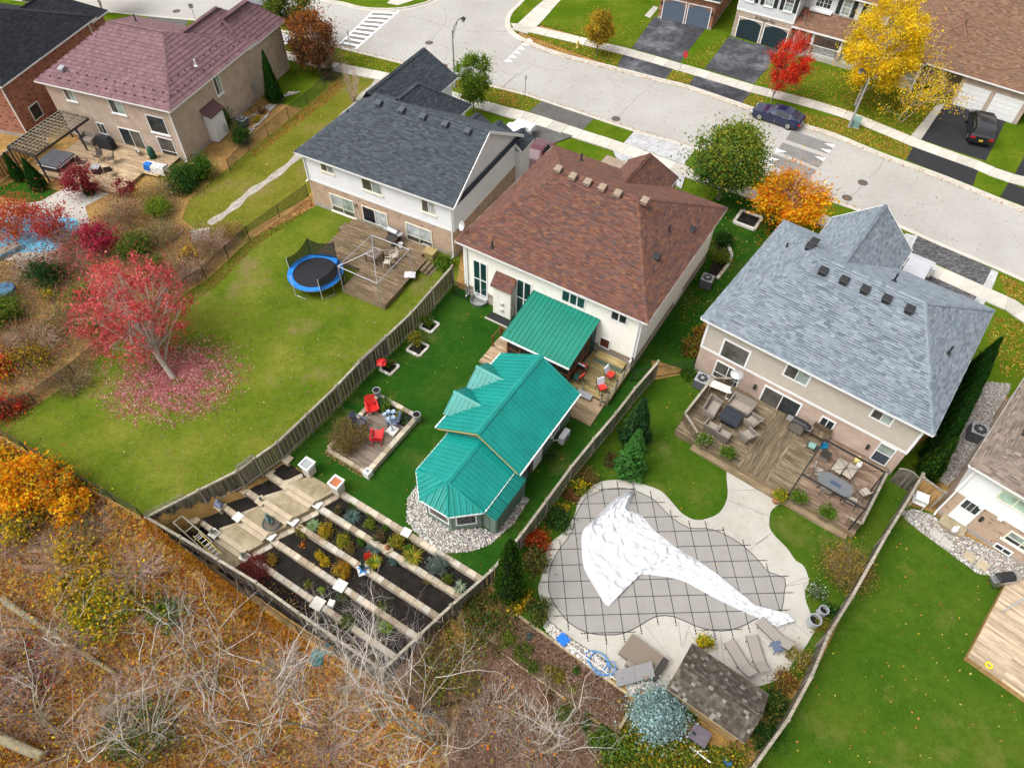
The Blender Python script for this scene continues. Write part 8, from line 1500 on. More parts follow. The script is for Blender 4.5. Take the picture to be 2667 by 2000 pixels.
def blades(label,p,r,n,pal,w=.03,name='grass_plant',h=None,group=None,cat='plant',parent=None):
 """strap leaves arching from a centre"""
 t=thing(name,label,cat,p,0,group)if parent is None else parent;h=h or r*.8;a=rng.uniform(0,6.283,n);L=r*rng.uniform(.55,1.1,n);hh=h*rng.uniform(.5,1.1,n);Q=[];cols=pick(pal,n,.18);CC=[]
 S=4;ts=np.linspace(0,1,S+1)
 for i in range(S):
  for_t=[]
  for tt in(ts[i],ts[i+1]):
   rad=L*(tt**1.0);z=hh*(1.9*tt-1.3*tt*tt)+.02;ww=w*(1-.8*tt)*(.6+.8*min(1,tt*4));c=np.stack([rad*np.cos(a),rad*np.sin(a),z],1);s_=np.stack([-np.sin(a),np.cos(a),np.zeros(n)],1)*ww;for_t.append((c-s_,c+s_))
  Q.append(np.stack([for_t[0][0],for_t[0][1],for_t[1][1],for_t[1][0]],1));CC.append(cols)
 np_quads('leaves',np.concatenate(Q),LEAF,np.concatenate(CC),t);return t
def bare_shrub(label,p,r,h,n,mat,leaves=None,name='bare_shrub',group=None,cat='shrub',sub=3,rad=.012):
 t=thing(name,label,cat,p,0,group);mb=MB();tips=[]
 for i in range(n):
  a=random.uniform(0,6.283);rr_=r*math.sqrt(random.uniform(.05,1));e=Vector((rr_*math.cos(a),rr_*math.sin(a),h*random.uniform(.45,1)*(1-.45*(rr_/r)**2)));pts=limb_mesh(mb,(random.uniform(-.15,.15)*r,random.uniform(-.15,.15)*r,-.05),e,rad,rad*.35,.16,4,3);tips.append(e)
  for _ in range(sub):q=pts[random.choice((1,2))];f=e.lerp(q,random.uniform(-.1,.5))+Vector(rng.normal(size=3)*r*.22);limb_mesh(mb,q,f,rad*.5,rad*.25,.12,3,3);tips.append(f)
 mb.build('twigs',mat,t,uv=False)
 if leaves:m_,pal,lf=leaves;i=rng.integers(0,len(tips),m_);P=np.array([tuple(v)for v in tips])[i]+rng.normal(0,r*.1,(m_,3));P[:,2]=np.maximum(P[:,2],.04);np_quads('foliage',leaf_quads(P,lf,.3),LEAF,pick(pal,m_,.18),t)
 return t
def bare_tree(label,p,h,spread,mat,lean=(0,0),stems=1,depth=5,r0=.16,leaves=None,seed=0,flare=.28,name='bare_tree',cat='tree'):
 rs=random.Random(seed);t=thing(name,label,cat,p,0);mb_t,mb=MB(),MB();tips=[]
 def grow(a,d,L,r,dep):
  n=4 if dep>1 else 3;pts=[a];dd=d.copy()
  for k in range(n-1):
   dd=(dd+Vector((rs.uniform(-1,1),rs.uniform(-1,1),rs.uniform(-.55,.75)))*.24).normalized();pts.append(pts[-1]+dd*L/(n-1))
  (mb_t if dep>=depth-1 else mb).tube(pts,[r*(1-.38*k/(n-1))for k in range(n)],8 if dep>=depth-1 else 5 if dep>2 else 3,False)
  if dep==0:tips.append(pts[-1]);return
  for k in range(rs.choice((2,3,3))if dep>1 else rs.choice((2,3,4))):
   q=pts[-1]if k==0 else pts[rs.choice((1,2))if n>2 else 1];ax=Vector((rs.uniform(-1,1),rs.uniform(-1,1),rs.uniform(-.35,.6)));nd_=(dd*(.9 if k==0 else.45)+ax*spread).normalized();nd_.z=max(nd_.z,-.25);grow(q,nd_,L*rs.uniform(.6,.82),r*(.62 if k==0 else.45),dep-1)
 for s_ in range(stems):
  a=rs.uniform(0,6.283);d=Vector((lean[0]+(flare*math.cos(a)if stems>1 else 0),lean[1]+(flare*math.sin(a)if stems>1 else 0),1)).normalized();grow(Vector((.12*math.cos(a)*(stems>1),.12*math.sin(a)*(stems>1),-.3)),d,h*.34,r0*(.8 if stems>1 else 1),depth)
 mb_t.build('trunk',GREENBARK if mat is TWIG else mat,t,smooth=True,uv=False);mb.build('branches',mat,t,smooth=True,uv=False)
 if leaves:m_,pal,lf=leaves;i=rng.integers(0,len(tips),m_);P=np.array([tuple(v)for v in tips])[i]+rng.normal(0,.25,(m_,3));np_quads('leaves',leaf_quads(P,lf,.2),LEAF,pick(pal,m_,.18),t)
 return t
G_=lambda*c:[(1,x)for x in c]
GREEN=G_((.07,.16,.018),(.10,.20,.024),(.045,.11,.014));DKG=G_((.028,.085,.024),(.042,.11,.028),(.022,.065,.018));YEL_=G_((.78,.50,.015),(.86,.62,.03),(.62,.40,.015));ORG=G_((.80,.27,.01),(.88,.40,.015),(.74,.17,.01));REDL_=G_((.68,.045,.02),(.78,.08,.03),(.55,.035,.03));PINK=G_((.60,.10,.12),(.70,.15,.16),(.50,.07,.09),(.70,.2,.17),(.56,.09,.06));OLV=G_((.17,.18,.03),(.24,.23,.04),(.13,.14,.025));GOLD=G_((.44,.31,.035),(.34,.28,.035),(.52,.34,.035),(.28,.25,.03));BRN=G_((.24,.135,.06),(.32,.18,.075),(.17,.095,.045));LIME=G_((.17,.26,.025),(.22,.32,.03),(.12,.2,.02));TEALP=G_((.10,.17,.15),(.14,.21,.18),(.08,.13,.11));RUST=G_((.22,.07,.03),(.28,.10,.035),(.17,.05,.03),(.14,.07,.03));CEDP=G_((.03,.105,.014),(.045,.135,.018),(.022,.08,.012))
PTW=plain('pinkish_twig',(.44,.325,.265),.9,0,.25,6,.1);BTW=plain('brown_twig',(.32,.23,.155),.9,0,.3,6,.1);GTW=plain('grey_twig',(.50,.45,.405),.9,0,.2,5,.1);TWIG=GTW
def TB(t,x,y,z=.1):return g(t,x,y,z)
b_=g('S',1903,412,3.9);b_=Vector((b_.x,b_.y,.05));h_=height_at(b_,'A3',1945,1030)
tree('large green maple in front of the brown roofed house',b_,h_,3.9,2.75,h_*.36,[(3,(.07,.17,.035)),(3,(.11,.23,.035)),(2,(.20,.27,.035)),(1.4,(.42,.36,.035))],24000,.2,75,.55,.17,low=-.7,tintz=(h_*.6,h_*1.05,[(1,(.17,.25,.03)),(1,(.32,.32,.04))]))
b_=g('S',2062,520,3.0);b_=Vector((b_.x,b_.y,.05));tree('bright orange maple between the two front yards',b_,4.9,3.0,2.4,1.6,ORG+YEL_[:2],17000,.19,60,.5,.13,bark=PTW,low=-.6);
bare_shrub('spray of bare branches above the orange maple',b_+Vector((.2,.6,2.6)),2.4,3.2,60,PTW,(260,ORG,.16),rad=.018)
b_=TB('A4',825,870,.11);h_=height_at(b_,'A4',1000,-60);tree('tall yellow birch with leaning crown across the street',b_,h_,h_*.58,3.2,h_*.42,[(4,(.85,.58,.015)),(3,(.9,.68,.04)),(2,(.72,.46,.012)),(.6,(.42,.40,.03))],30000,.17,100,.55,.16,BARKL,low=-.75,lean=(.6,.4),limbs=60)
b_=TB('A4',130,840,.1);h_=height_at(b_,'A4',420,110);tree('scarlet young maple by the stone fronted house',b_,h_*.8,h_*.46,1.75,h_*.3,REDL_+G_((.66,.09,.03)),11000,.16,50,.34,.08,lean=(.75,.3),low=-.8);bare_shrub('pale bare twigs above the scarlet maple',b_+Vector((.9,.4,h_*.45)),1.1,h_*.55,26,PTW,(150,REDL_,.15),rad=.014)
b_=TB('A4',1180,1000,.11);bare_tree('grey half bare tree with yellow leaves before the bungalow',b_,7.0,.62,TWIG,(.25,.1),2,5,.12,(2300,YEL_,.16),3)
b_=TB('A3',805,440,.1);h_=height_at(b_,'A3',820,90);tree('small golden pear shaped street tree',b_,h_,h_*.6,1.25,h_*.37,GOLD+G_((.55,.33,.02),(.5,.27,.02)),11000,.15,46,.32,.07,low=-.85)
b_=TB('A2',1850,920,.05);h_=height_at(b_,'A2',1800,400);tree('bright lime green young tree beside the street lamp',b_,h_,h_*.55,1.5,h_*.42,LIME+G_((.10,.2,.015)),9500,.16,55,.34,.07,low=-.8)
b_=TB('A2',400,400,.1);tree('dense green street tree beside the grey suv',b_,6.5,4.1,2.1,1.9,GREEN+OLV,15000,.18,50,.45,.12)
b_=TB('A2',590,600,.05);h_=height_at(b_,'A2',440,60);tree('rust coloured tree in front of the beige house',b_,h_,h_*.52,2.0,h_*.38,RUST+BRN,15000,.18,60,.48,.12,lean=(-.5,.2),tintz=(h_*.55,h_,G_((.36,.12,.03),(.42,.15,.02))));bare_shrub('brown bare branches on the right of the rust coloured tree',b_+Vector((.9,.2,.6)),1.6,4,60,BTW,(200,BRN,.14),rad=.02)
bare_shrub('slim leafless sapling on the grass strip by the footpath',TB('A2',855,830),1.1,4.6,22,PTW,rad=.025)
b_=TB('A1',860,130,.05);tree('yellow tree at the top edge beyond the beige house',b_,6,4.3,1.8,1.5,YEL_,8000,.18,36,.42,.14,BARKL)
b_=g('A5',1430,1610,.0);cc_=g('S',335,800,3.6)-b_;tree('half bare pink red maple on the worn lawn',b_,9,3.7,3.6,3.5,PINK,11500,.15,210,.34,.19,BARKL,lean=(cc_.x,cc_.y),low=-.85,limbs=80,shell=.2)
for k,(x,y,hh,r)in enumerate(((1385,840,3.9,.8),(1420,720,4.3,.75),(1470,620,4.4,.75),(1525,515,4.5,.75),(1575,410,4.5,.75),(1625,310,4.5,.75),(1670,200,4.5,.75),(1710,90,4.5,.75))):
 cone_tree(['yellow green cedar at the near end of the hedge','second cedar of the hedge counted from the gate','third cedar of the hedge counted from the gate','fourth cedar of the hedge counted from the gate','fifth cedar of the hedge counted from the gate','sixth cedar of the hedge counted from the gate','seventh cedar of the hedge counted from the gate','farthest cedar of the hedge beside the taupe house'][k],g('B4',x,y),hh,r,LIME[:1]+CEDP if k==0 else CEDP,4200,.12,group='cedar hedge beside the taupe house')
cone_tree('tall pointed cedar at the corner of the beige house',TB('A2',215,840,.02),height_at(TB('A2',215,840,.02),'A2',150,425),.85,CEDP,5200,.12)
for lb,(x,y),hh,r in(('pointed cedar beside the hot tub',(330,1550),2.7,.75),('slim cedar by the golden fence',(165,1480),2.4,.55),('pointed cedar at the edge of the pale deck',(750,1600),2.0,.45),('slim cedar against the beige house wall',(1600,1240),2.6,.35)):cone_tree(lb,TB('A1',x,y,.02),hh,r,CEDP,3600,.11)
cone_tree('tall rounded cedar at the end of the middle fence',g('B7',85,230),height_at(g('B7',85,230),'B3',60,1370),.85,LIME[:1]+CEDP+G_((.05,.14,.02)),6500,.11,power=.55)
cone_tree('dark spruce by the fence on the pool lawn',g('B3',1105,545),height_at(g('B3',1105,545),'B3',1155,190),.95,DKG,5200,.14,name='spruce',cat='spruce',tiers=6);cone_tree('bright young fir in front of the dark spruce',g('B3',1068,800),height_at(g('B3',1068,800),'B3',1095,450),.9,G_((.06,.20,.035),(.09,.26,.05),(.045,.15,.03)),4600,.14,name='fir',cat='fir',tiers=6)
sp=shrub('round blue spruce beside the shed',g('B7',1290,1260,-.3),1.25,1.7,G_((.36,.50,.50),(.45,.60,.60),(.27,.40,.39),(.20,.30,.27)),17000,.11,name='blue_spruce',k=60,stems=10,cat='spruce')
SH_=[('dark green hedge of shrubs along the black fence by the beige house','A1',1480,1540,0,1.5,1.6,DKG+GREEN,9000,.13),('large green shrub by the black fence beside the white bench','A1',1650,1450,0,1.3,1.7,GREEN,7000,.13),('bright green shrub by the burgundy bump out','A1',1820,1080,0,1.1,1.9,GREEN,6000,.13),('green shrub on the pebbles beside the beige house','A1',2000,1180,0,.9,1.3,GREEN+DKG,4000,.13),('round shrub beside the white stones at the beige house front','A2',640,640,0,.8,.8,DKG+BRN,3000,.12),('yellow tuft of grass on the pebbles by the beige house','A2',65,1000,0,.4,.4,YEL_+LIME,700,.1),('brown low shrub on the pebbles by the beige house','A2',100,930,0,.4,.5,BRN,700,.1),('lime green round shrub beside the footpath','A5',1320,270,0,.95,1.1,LIME,5200,.12),('crimson shrub at the edge of the pale deck','A5',720,90,0,1.5,2.6,G_((.30,.03,.05),(.38,.05,.07),(.24,.03,.04)),3600,.13),('crimson shrub behind the bare bushes','A5',1060,110,0,.9,1.6,G_((.30,.03,.05),(.22,.03,.04)),1200,.13),('orange red sumac over the blue pool','A5',130,420,0,2.6,3.0,G_((.50,.09,.04),(.58,.13,.05),(.42,.07,.05),(.5,.17,.05)),5200,.15),('orange red sumac at the corner of the blue pool','A5',470,440,0,1.7,2.8,G_((.45,.06,.06),(.5,.10,.06)),2600,.15),('pink red shrub behind the red maple','A5',860,560,0,1.5,2.6,G_((.45,.035,.08),(.52,.05,.11),(.30,.03,.05)),2600,.17),('olive green juniper behind the red maple','A5',1130,600,0,1.4,1.5,OLV+GREEN,7000,.12),('dark green juniper between maple and fence','A5',1320,790,0,1.1,1.4,GREEN+OLV,4500,.12),('yellow green shrub on the left of the red maple','A5',720,960,0,.95,1.2,OLV+LIME,3200,.12),('bright green shrub at the foot of the red maple','A5',820,1240,0,.8,1.0,GREEN+LIME,3200,.13),('dark evergreen thicket by the blue pool','A5',420,830,0,1.4,1.6,DKG,4500,.13),('yellow green shrub at the left edge','A5',50,1130,0,1.3,1.5,GREEN+LIME+OLV,6000,.14),('yellow low shrub by the lower path','A5',440,960,0,.7,.6,YEL_+LIME,1300,.12),('scarlet and yellow brush at the left edge of the worn lawn','A5',40,1560,0,1.2,1.1,REDL_+YEL_+BRN,3600,.14),('yellow green brush along the black fence','A5',300,1480,0,1.2,1.0,OLV+YEL_+BRN,3600,.13),('red brush below the black fence at the left','B1',60,300,0,1.3,.9,REDL_+BRN,2600,.14),('yellow shrub in the brush by the path steps','A5',1580,620,0,.7,.8,YEL_+BRN,1400,.12),('small green shrub in the first stone edged bed','A6',1470,1165,.1,.42,.6,GREEN+LIME,1500,.1),('weeping yellow green shrub in the stone edged bed','A6',1365,1345,.1,.5,1.1,LIME+OLV+GOLD,2000,.1),('low green shrub in the bed beside the red ornament','A6',1160,1510,.1,.4,.5,OLV+GREEN,900,.1),('big wild patch of ivy along the two level deck','A6',1600,690,0,.9,.5,LIME+GREEN,3000,.12),('variegated yellow hosta by the pool fence','B3',640,945,0,.55,.5,YEL_+LIME+OLV,1800,.14),('small yellow brown plant beside the pool fence','B3',515,1095,0,.4,.35,GOLD+YEL_,900,.12),('dark green shrub beside the pool fence','B3',480,1220,0,.75,.7,DKG+GREEN,3600,.11),('fiery orange red shrub beside the pool fence','B3',320,1385,0,.68,.75,G_((.48,.08,.02),(.55,.14,.02),(.4,.05,.02)),3200,.11),('dark loose shrub beside the curved patio','B3',290,1540,0,.85,.8,DKG+OLV+BRN,3600,.11),('golden leaved plant beside the round cedar','B7',165,305,0,.6,.5,YEL_+GOLD,1500,.15),('olive shrub at the corner of the patio and pebbles','B7',310,385,0,.75,.75,OLV+DKG,3300,.1),('reddish low shrub behind the yellow hosta','B3',590,1010,0,.45,.4,BRN+RUST,900,.1),('dusty low shrub in the lawn corner by the fence','B3',740,860,0,.7,.5,OLV+BRN,1500,.1),('dark groundcover ring around the young fir','B3',930,720,0,.6,.2,BRN+DKG,1800,.08),('yellow and rust shrub at the corner of the taupe house','A7',1580,1400,0,.8,1.0,GOLD+RUST+GREEN,3000,.13),('orange brown shrub by the taupe house side wall','A7',1660,1260,0,.55,.8,RUST+GOLD,1500,.12),('olive yellow shrub in the curved side bed','A7',1830,660,0,.8,.8,OLV+LIME,2600,.12),('dark green shrub in the curved side bed','A7',1850,500,0,.7,.8,DKG+GREEN,2600,.12),('green shrubs at the taupe house air conditioner','A7',1560,1600,0,.6,.4,GREEN,1500,.1),('low grassy shrub at the pool patio edge by the fence','B8',530,520,0,.5,.5,OLV+GOLD,1400,.09),('white flowering shrub by the ribbed pots','B8',500,215,0,.55,.5,GREEN+G_((.6,.6,.5)),1800,.09),('green shrub behind the smaller ribbed pot','B8',620,370,0,.5,.4,DKG+GREEN,1200,.1),('wild white flowered weeds by the lounger','B8',345,770,0,.75,.7,OLV+GOLD+G_((.55,.53,.45)),2600,.07),('rusty low weeds beside the shed end','B8',240,970,0,.8,.5,RUST+BRN+GOLD,2200,.09),('green undergrowth at the lower end of the fence','B8',130,1150,-.1,.8,.6,GREEN+DKG+OLV,2600,.12),('green shrub at the foot of the fence near the shed','B8',40,1380,-.3,1.0,.8,DKG+GREEN,3200,.12),('leafy green plant behind the shed corner','B7',1560,1270,-.2,.45,.5,GREEN+LIME,1100,.13),('bright plant peeking over the shed roof','B7',1680,655,.0,.5,.9,LIME+YEL_,1300,.1),('yellow green undergrowth left of the shed','B7',1120,1290,-.4,.8,.5,LIME+OLV+GOLD,2400,.12),('green undergrowth below the mulch bed','B7',980,1540,-.6,.9,.6,LIME+GREEN,2800,.13),('yellow leaved undergrowth behind the shed','B7',1210,1480,-.6,1.1,.6,GOLD+LIME+YEL_[:1]+GREEN,3600,.13),('tangled yellow green undergrowth behind the shed','B7',1420,1540,-.6,1.1,.6,LIME+GOLD+GREEN,3600,.13),('orange tinged undergrowth at the bottom edge','B7',1560,1640,-.7,1.0,.6,GOLD+ORG[:1]+LIME,3000,.13),('olive undergrowth at the foot of the shed','B7',1900,1560,-.6,1.0,.5,OLV+GOLD+GREEN,3000,.11),('low undergrowth at the bottom edge by the blue drum','B7',1950,1650,-.6,.9,.5,OLV+GREEN,2600,.12),('green undergrowth around the pool equipment','B7',1450,1420,-.5,.8,.5,GREEN+LIME,2400,.13),('wild green plants beside the blue spruce','B7',830,1430,-.6,.6,.5,LIME+GREEN,1500,.12)]
for q in SH_:lb,t_,x,y,z,r,hh,pal,n,lf=q;shrub(lb,g(t_,x,y,z),r,hh,pal,n,lf)
MP=[('small grass clump in the upper mulch bed near the patio',75,600,.45,.4,OLV+LIME),('tiny blue green plant in the upper mulch bed',247,580,.2,.2,TEALP),('olive shrub above the long timber beam',200,720,.55,.5,OLV+GREEN),('yellow olive shrub in the upper mulch bed',455,890,.6,.45,OLV+GOLD),('small green sprig in the upper mulch bed',635,865,.2,.2,GREEN),('grey green tuft in the upper mulch bed',800,960,.35,.3,TEALP+OLV),('yellow grass clump below the long timber beam',610,1035,.5,.5,LIME+GOLD),('golden grass clump near the timber corner',855,1190,.42,.4,GOLD+YEL_[:1]),('small green plant by the golden clump',755,1190,.3,.25,OLV+GREEN),('dark green cushion plant in the lower mulch bed',712,1300,.3,.25,DKG+GREEN),('sprawling green plant in the lower mulch bed',530,1200,.5,.4,GREEN+OLV),('brown dried plant in the lower mulch bed',390,1075,.35,.3,BRN),('green shrub by the lower timber beam',250,830,.4,.4,GREEN+OLV)]
for lb,x,y,r,hh,pal in MP:shrub(lb,g('B7',x,y,-.1 if y<900 else-.45),r,hh,pal,int(2400*r),.08)
BZ=[LEV[1]-.06,LEV[2]-.06,LEV[3]-.06,LEV[4]-.06,-2.1]
TP=[(0,630,155,.24,.25,GREEN,'s','small green mound by the top retaining wall'),(0,440,222,.25,.25,BRN+DKG,'s','sparse dark plant at the left end of the top bed'),(0,620,300,.52,.35,TEALP,'b','blue green spiky mound in the top bed'),(0,840,280,.26,.25,GREEN+OLV,'s','round green cushion in the top bed'),(0,812,390,.3,.3,LIME+OLV,'s','yellow green cushion below the round green one'),(0,1006,412,.22,.22,GREEN,'s','small bright green cushion in the top bed'),(0,930,530,.38,.35,DKG+BRN,'s','dusky dark green shrub in the top bed'),(0,1110,590,.44,.5,LIME+GOLD,'s','yellow green azalea below the cap stone'),(0,1280,545,.16,.15,GREEN,'s','tiny green tuft by the cap stone'),(0,1242,668,.24,.25,GREEN+LIME,'s','bright green cushion beside the arching grass'),(0,1310,755,.62,.4,GOLD+LIME,'b','arching yellow grass in the top bed'),(0,1600,865,.62,.6,G_((.17,.22,.19),(.22,.27,.24),(.13,.17,.14)),'s','silvery grey lavender bush in the top bed'),(0,1712,1022,.3,.3,GREEN+OLV,'s','small green plant right of the lavender'),(0,1850,1110,.4,.3,G_((.2,.3,.16),(.4,.45,.33)),'b','white edged spiky plant at the end of the top bed'),(1,312,465,.45,.5,GOLD+YEL_[:1],'s','golden azalea nearest the garden stair'),(1,170,400,.42,.35,G_((.2,.32,.1),(.42,.5,.3)),'b','white edged spiky plant beside the golden azalea'),(1,600,470,.26,.25,OLV+TEALP,'s','grey green cushion in the second bed'),(1,510,585,.42,.45,GOLD+LIME,'s','yellow green azalea in the second bed'),(1,575,665,.32,.25,BRN+OLV,'s','brownish dried plant in the second bed'),(1,715,580,.22,.25,GREEN,'s','small green plant behind the blue sculpture'),(1,870,660,.5,.35,TEALP,'b','blue green spiky mound beside the blue sculpture'),(1,800,762,.22,.3,REDL_,'s','small red plant beside the blue sculpture'),(1,860,825,.5,.35,LIME+YEL_[:1],'b','yellow striped grass beside the blue sculpture'),(1,1100,795,.32,.3,TEALP,'s','pale blue green sparse plant in the second bed'),(1,1500,1020,.3,.2,OLV+BRN,'s','low dry plant at the far end of the second bed'),(2,30,470,.46,.5,OLV+GOLD[:1],'s','dense olive dome shrub beside the stair'),(2,235,745,.26,.25,YEL_+GOLD,'s','yellow plant in the third bed'),(2,290,825,.28,.25,YEL_+GOLD,'s','second yellow plant in the third bed'),(2,490,790,.32,.2,BRN,'s','brown dried cushion in the third bed'),(2,500,935,.5,.45,GOLD+ORG[:1],'s','golden bronze dome shrub in the third bed'),(2,940,935,.42,.3,LIME+OLV,'b','yellow green tuft behind the bare branches'),(2,1090,1000,.55,.4,LIME+G_((.35,.4,.12)),'b','large arching green plant in the third bed'),(2,1330,1085,.55,.4,LIME+G_((.35,.4,.12)),'b','second arching green plant in the third bed'),(2,1500,1230,.4,.3,DKG+TEALP,'b','dark green tuft at the far end of the third bed'),(3,60,650,.36,.4,ORG,'s','bright orange dome shrub in the fourth bed'),(3,105,1085,.25,.2,OLV,'s','sparse olive plant in the fourth bed'),(3,252,1148,.24,.2,LIME,'b','lime green rosette in the fourth bed'),(3,510,1200,.4,.25,TEALP+OLV,'s','grey green plant in the fourth bed'),(3,680,1100,.22,.2,OLV+GREEN,'s','small olive plant in the fourth bed'),(3,800,1170,.22,.2,OLV+GREEN,'s','second small olive plant in the fourth bed'),(3,950,1380,.5,.5,OLV+GREEN,'s','olive mound under the bare branches'),(3,1000,1570,.5,.4,LIME,'b','arching green plant under the bare branches'),(4,560,1530,.5,.6,OLV+GREEN,'s','green bush in the lowest bed'),(4,450,1440,.3,.2,BRN,'s','brown leaf heap in the lowest bed')]
for bi,x,y,r,hh,pal,kd,lb in TP:
 p=g('C2',x,y,BZ[bi]+.05)
 if kd=='s':shrub(lb,p,r,hh,pal,int(3600*r+300),.075,k=int(20*r+8))
 else:blades(lb,p,r,int(150*r+45),pal,.022,h=hh)
shrub('weeping crimson maple over the lowest bed',g('C1',1270,1370,-2.0),.95,.9,G_((.26,.05,.05),(.33,.08,.07),(.2,.04,.04)),4200,.07,k=40,stems=14);shrub('orange brown shrub beside the weeping crimson maple',g('C1',1460,1245,-1.75),.34,.35,RUST+GOLD,1200,.07);shrub('dark clipped twiggy plant on the fence side bed',g('C1',560,870,-1.3),.35,.3,DKG+BRN,800,.06)
for k,(i,lb)in enumerate(((3,'potted rosette plant on the lowest right pedestal'),(7,'potted rosette plant on the lowest left pedestal'),(5,'small dark potted plant on the left stair pedestal'))):
 t=barrel(lb,pedp[i],.13 if k<2 else.08,.2,WPL if k<2 else GREYP);blades(lb,(0,0,0),.2 if k<2 else.1,40,G_((.12,.16,.13),(.2,.23,.18)),.03,h=.14,parent=t);lv=[c for c in COL.objects if c.parent==t and c.name.startswith('leaves')][0];lv.location=(0,0,.18)
sc_=thing('glass_sculpture','tall dark green glass plant sculpture on a blue starfish base','sculpture',g('C2',735,905,LEV[2]+.02),.4);BSTAR=plain('blue_glaze',(.02,.16,.42),.3,0,.3,6);mb=MB();n=10;mb.prism([((.34 if k%2==0 else.13)*math.cos(6.283*k/n),(.34 if k%2==0 else.13)*math.sin(6.283*k/n))for k in range(n)],.08,.16);mb.build('star',BSTAR,sc_);mb=MB();mb.box(-.3,.3,-.3,.3,0,.08);mb.build('slab',CAPST,sc_)
GGL=plain('green_glass',(.008,.06,.045),.15,0,.3,4,.6)
for k in range(9):a=k*.7;mb=MB();L=.5+.45*(k%3)/2;mb.tube([(0,0,.14),(.08*math.cos(a),.08*math.sin(a),L*.6),(.2*math.cos(a),.2*math.sin(a),L)],[.035,.05,.006],7);mb.build('leaf',GGL,sc_,smooth=True)
for k in range(4):a=k*1.6+.4;mb=MB();mb.tube([(0,0,.2),(.25*math.cos(a),.25*math.sin(a),.5),(.3*math.cos(a),.3*math.sin(a),.55)],[.012,.012,.03],6);mb.build('flower',REDC if k%2 else YEL,sc_)
tc=thing('clay_figure','brown clay seated figure on the second retaining wall','figure',g('C2',1015,655,LEV[1]+.02),.4);mb=MB();mb.box(-.26,.26,-.26,.26,0,.06);mb.build('slab',TANST,tc);mb=MB();mb.lathe([(.14,.06),(.16,.12),(.1,.26),(.06,.32),(.09,.4),(.0001,.46)],10);mb.build('figure',plain('terracotta',(.30,.13,.06),.8),tc,smooth=True)
bare_shrub('weeping brown leaved shrub on the corner of the sitting deck',TF.w(-1.95,2.95,.12),1.15,1.25,110,BTW,(5200,BRN+OLV+G_((.17,.12,.045)),.09),name='weeping_shrub',rad=.014)
for lb,x,y,pal,r in(('green perennials in the sitting deck flower bed',-1.6,6.0,GREEN+LIME,.45),('blue green perennials in the sitting deck flower bed',-2.0,6.2,TEALP+GREEN,.35),('yellow flowered perennial behind the blue chair',-.6,5.95,LIME+YEL_[:1],.28),('variegated plant by the right corner pot',.05,5.75,LIME+TEALP,.3)):shrub(lb,TF.w(x,y,.28),r,.4,pal,1100,.08)
for lb,(t_,x,y)in(('wooden flower box with pale blooms by the corner railing',('C5',345,960)),('wooden flower box with lush green leaves left of the deck opening',('C5',620,1110)),('wooden flower box with yellow green leaves right of the deck opening',('B4',340,1040)),('wooden flower box with bright leaves at the front of the deck',('B4',560,1165))):
 t=thing('flower_box',lb,'planter',g(t_,x,y,.5),HBL.yaw);mb=MB();mb.box(-.3,.3,-.22,.22,0,.42);mb.build('box',PLANKW,t);P,C,ci=clumps(1700,np.array([0,0,.62]),(.4,.36,.26),16,.14,.3);np_quads('foliage',leaf_quads(P,.09,.4),LEAF,pick(LIME+GREEN+(G_((.5,.5,.35))if 'pale' in lb else[]),1700,.2),t)
t=thing('flower_pot','terracotta pot with yellow green leaves at the patio edge','pot',g('B4',165,1050,.03),0);mb=MB();mb.lathe([(.16,0),(.24,.34),(.27,.35),(.27,.4),(.22,.4)],16);mb.build('pot',MATS['terracotta'],t);P,C,ci=clumps(1300,np.array([.05,.05,.6]),(.4,.36,.25),14,.13,.3);np_quads('foliage',leaf_quads(P,.09,.4),LEAF,pick(LIME+YEL_[:1],1300,.2),t)
shrub('small tree in a square pot by the workshop door',g('B3',415,700),.35,1.0,GREEN+DKG,1200,.09)
bare_shrub('large dried tangle of stems over a mossy mound by the fence',g('B4',730,1620),1.25,1.25,150,plain('dry_stem',(.30,.22,.14),.9,0,.25,6),(5200,OLV+BRN+GOLD,.09),sub=4)
BR_=[('tawny bare bush behind the white bench','A5',1330,120,1.5,1.7,BTW,GOLD),('brown bare bush beside the lime green shrub','A5',1020,300,1.7,1.8,BTW,BRN),('pinkish bare bush along the black fence by the steps','A5',1760,520,1.4,1.5,PTW,BRN),('pinkish brown bare brush below the path steps','A5',1560,760,1.3,1.2,PTW,BRN),('brown bare brush between path and juniper','A5',1320,480,1.2,1.6,BTW,OLV),('grey bare brush by the dark evergreens','A5',330,760,1.7,2.0,TWIG,RUST),('brown thin brush behind the red maple','A5',640,700,1.6,2.0,BTW,PINK),('rosy brown brush along the lower path','A5',330,1330,1.5,1.0,PTW,BRN),('rosy brown brush at the left edge','A5',80,1400,1.6,1.1,PTW,RUST),('brown brush beside the lower path','A5',620,1150,1.2,1.0,BTW,OLV),('twiggy brush at the corner of the blue pool','A5',620,560,1.2,1.8,BTW,RUST),('yellow brown brush by the footpath fence','A5',1900,420,.9,.9,BTW,GOLD),('brown brush outside the chain link corner','B1',620,60,1.2,.8,BTW,OLV+BRN)]
for lb,t_,x,y,r,hh,mt,pal in BR_:bare_shrub(lb,g(t_,x,y),r*1.15,hh,105,mt,(1100,pal,.11),sub=4,rad=.012)
def gz_(t,x,y):
 z=0.
 for _ in range(6):p=g(t,x,y,z);z=tz1(p)
 return g(t,x,y,z)
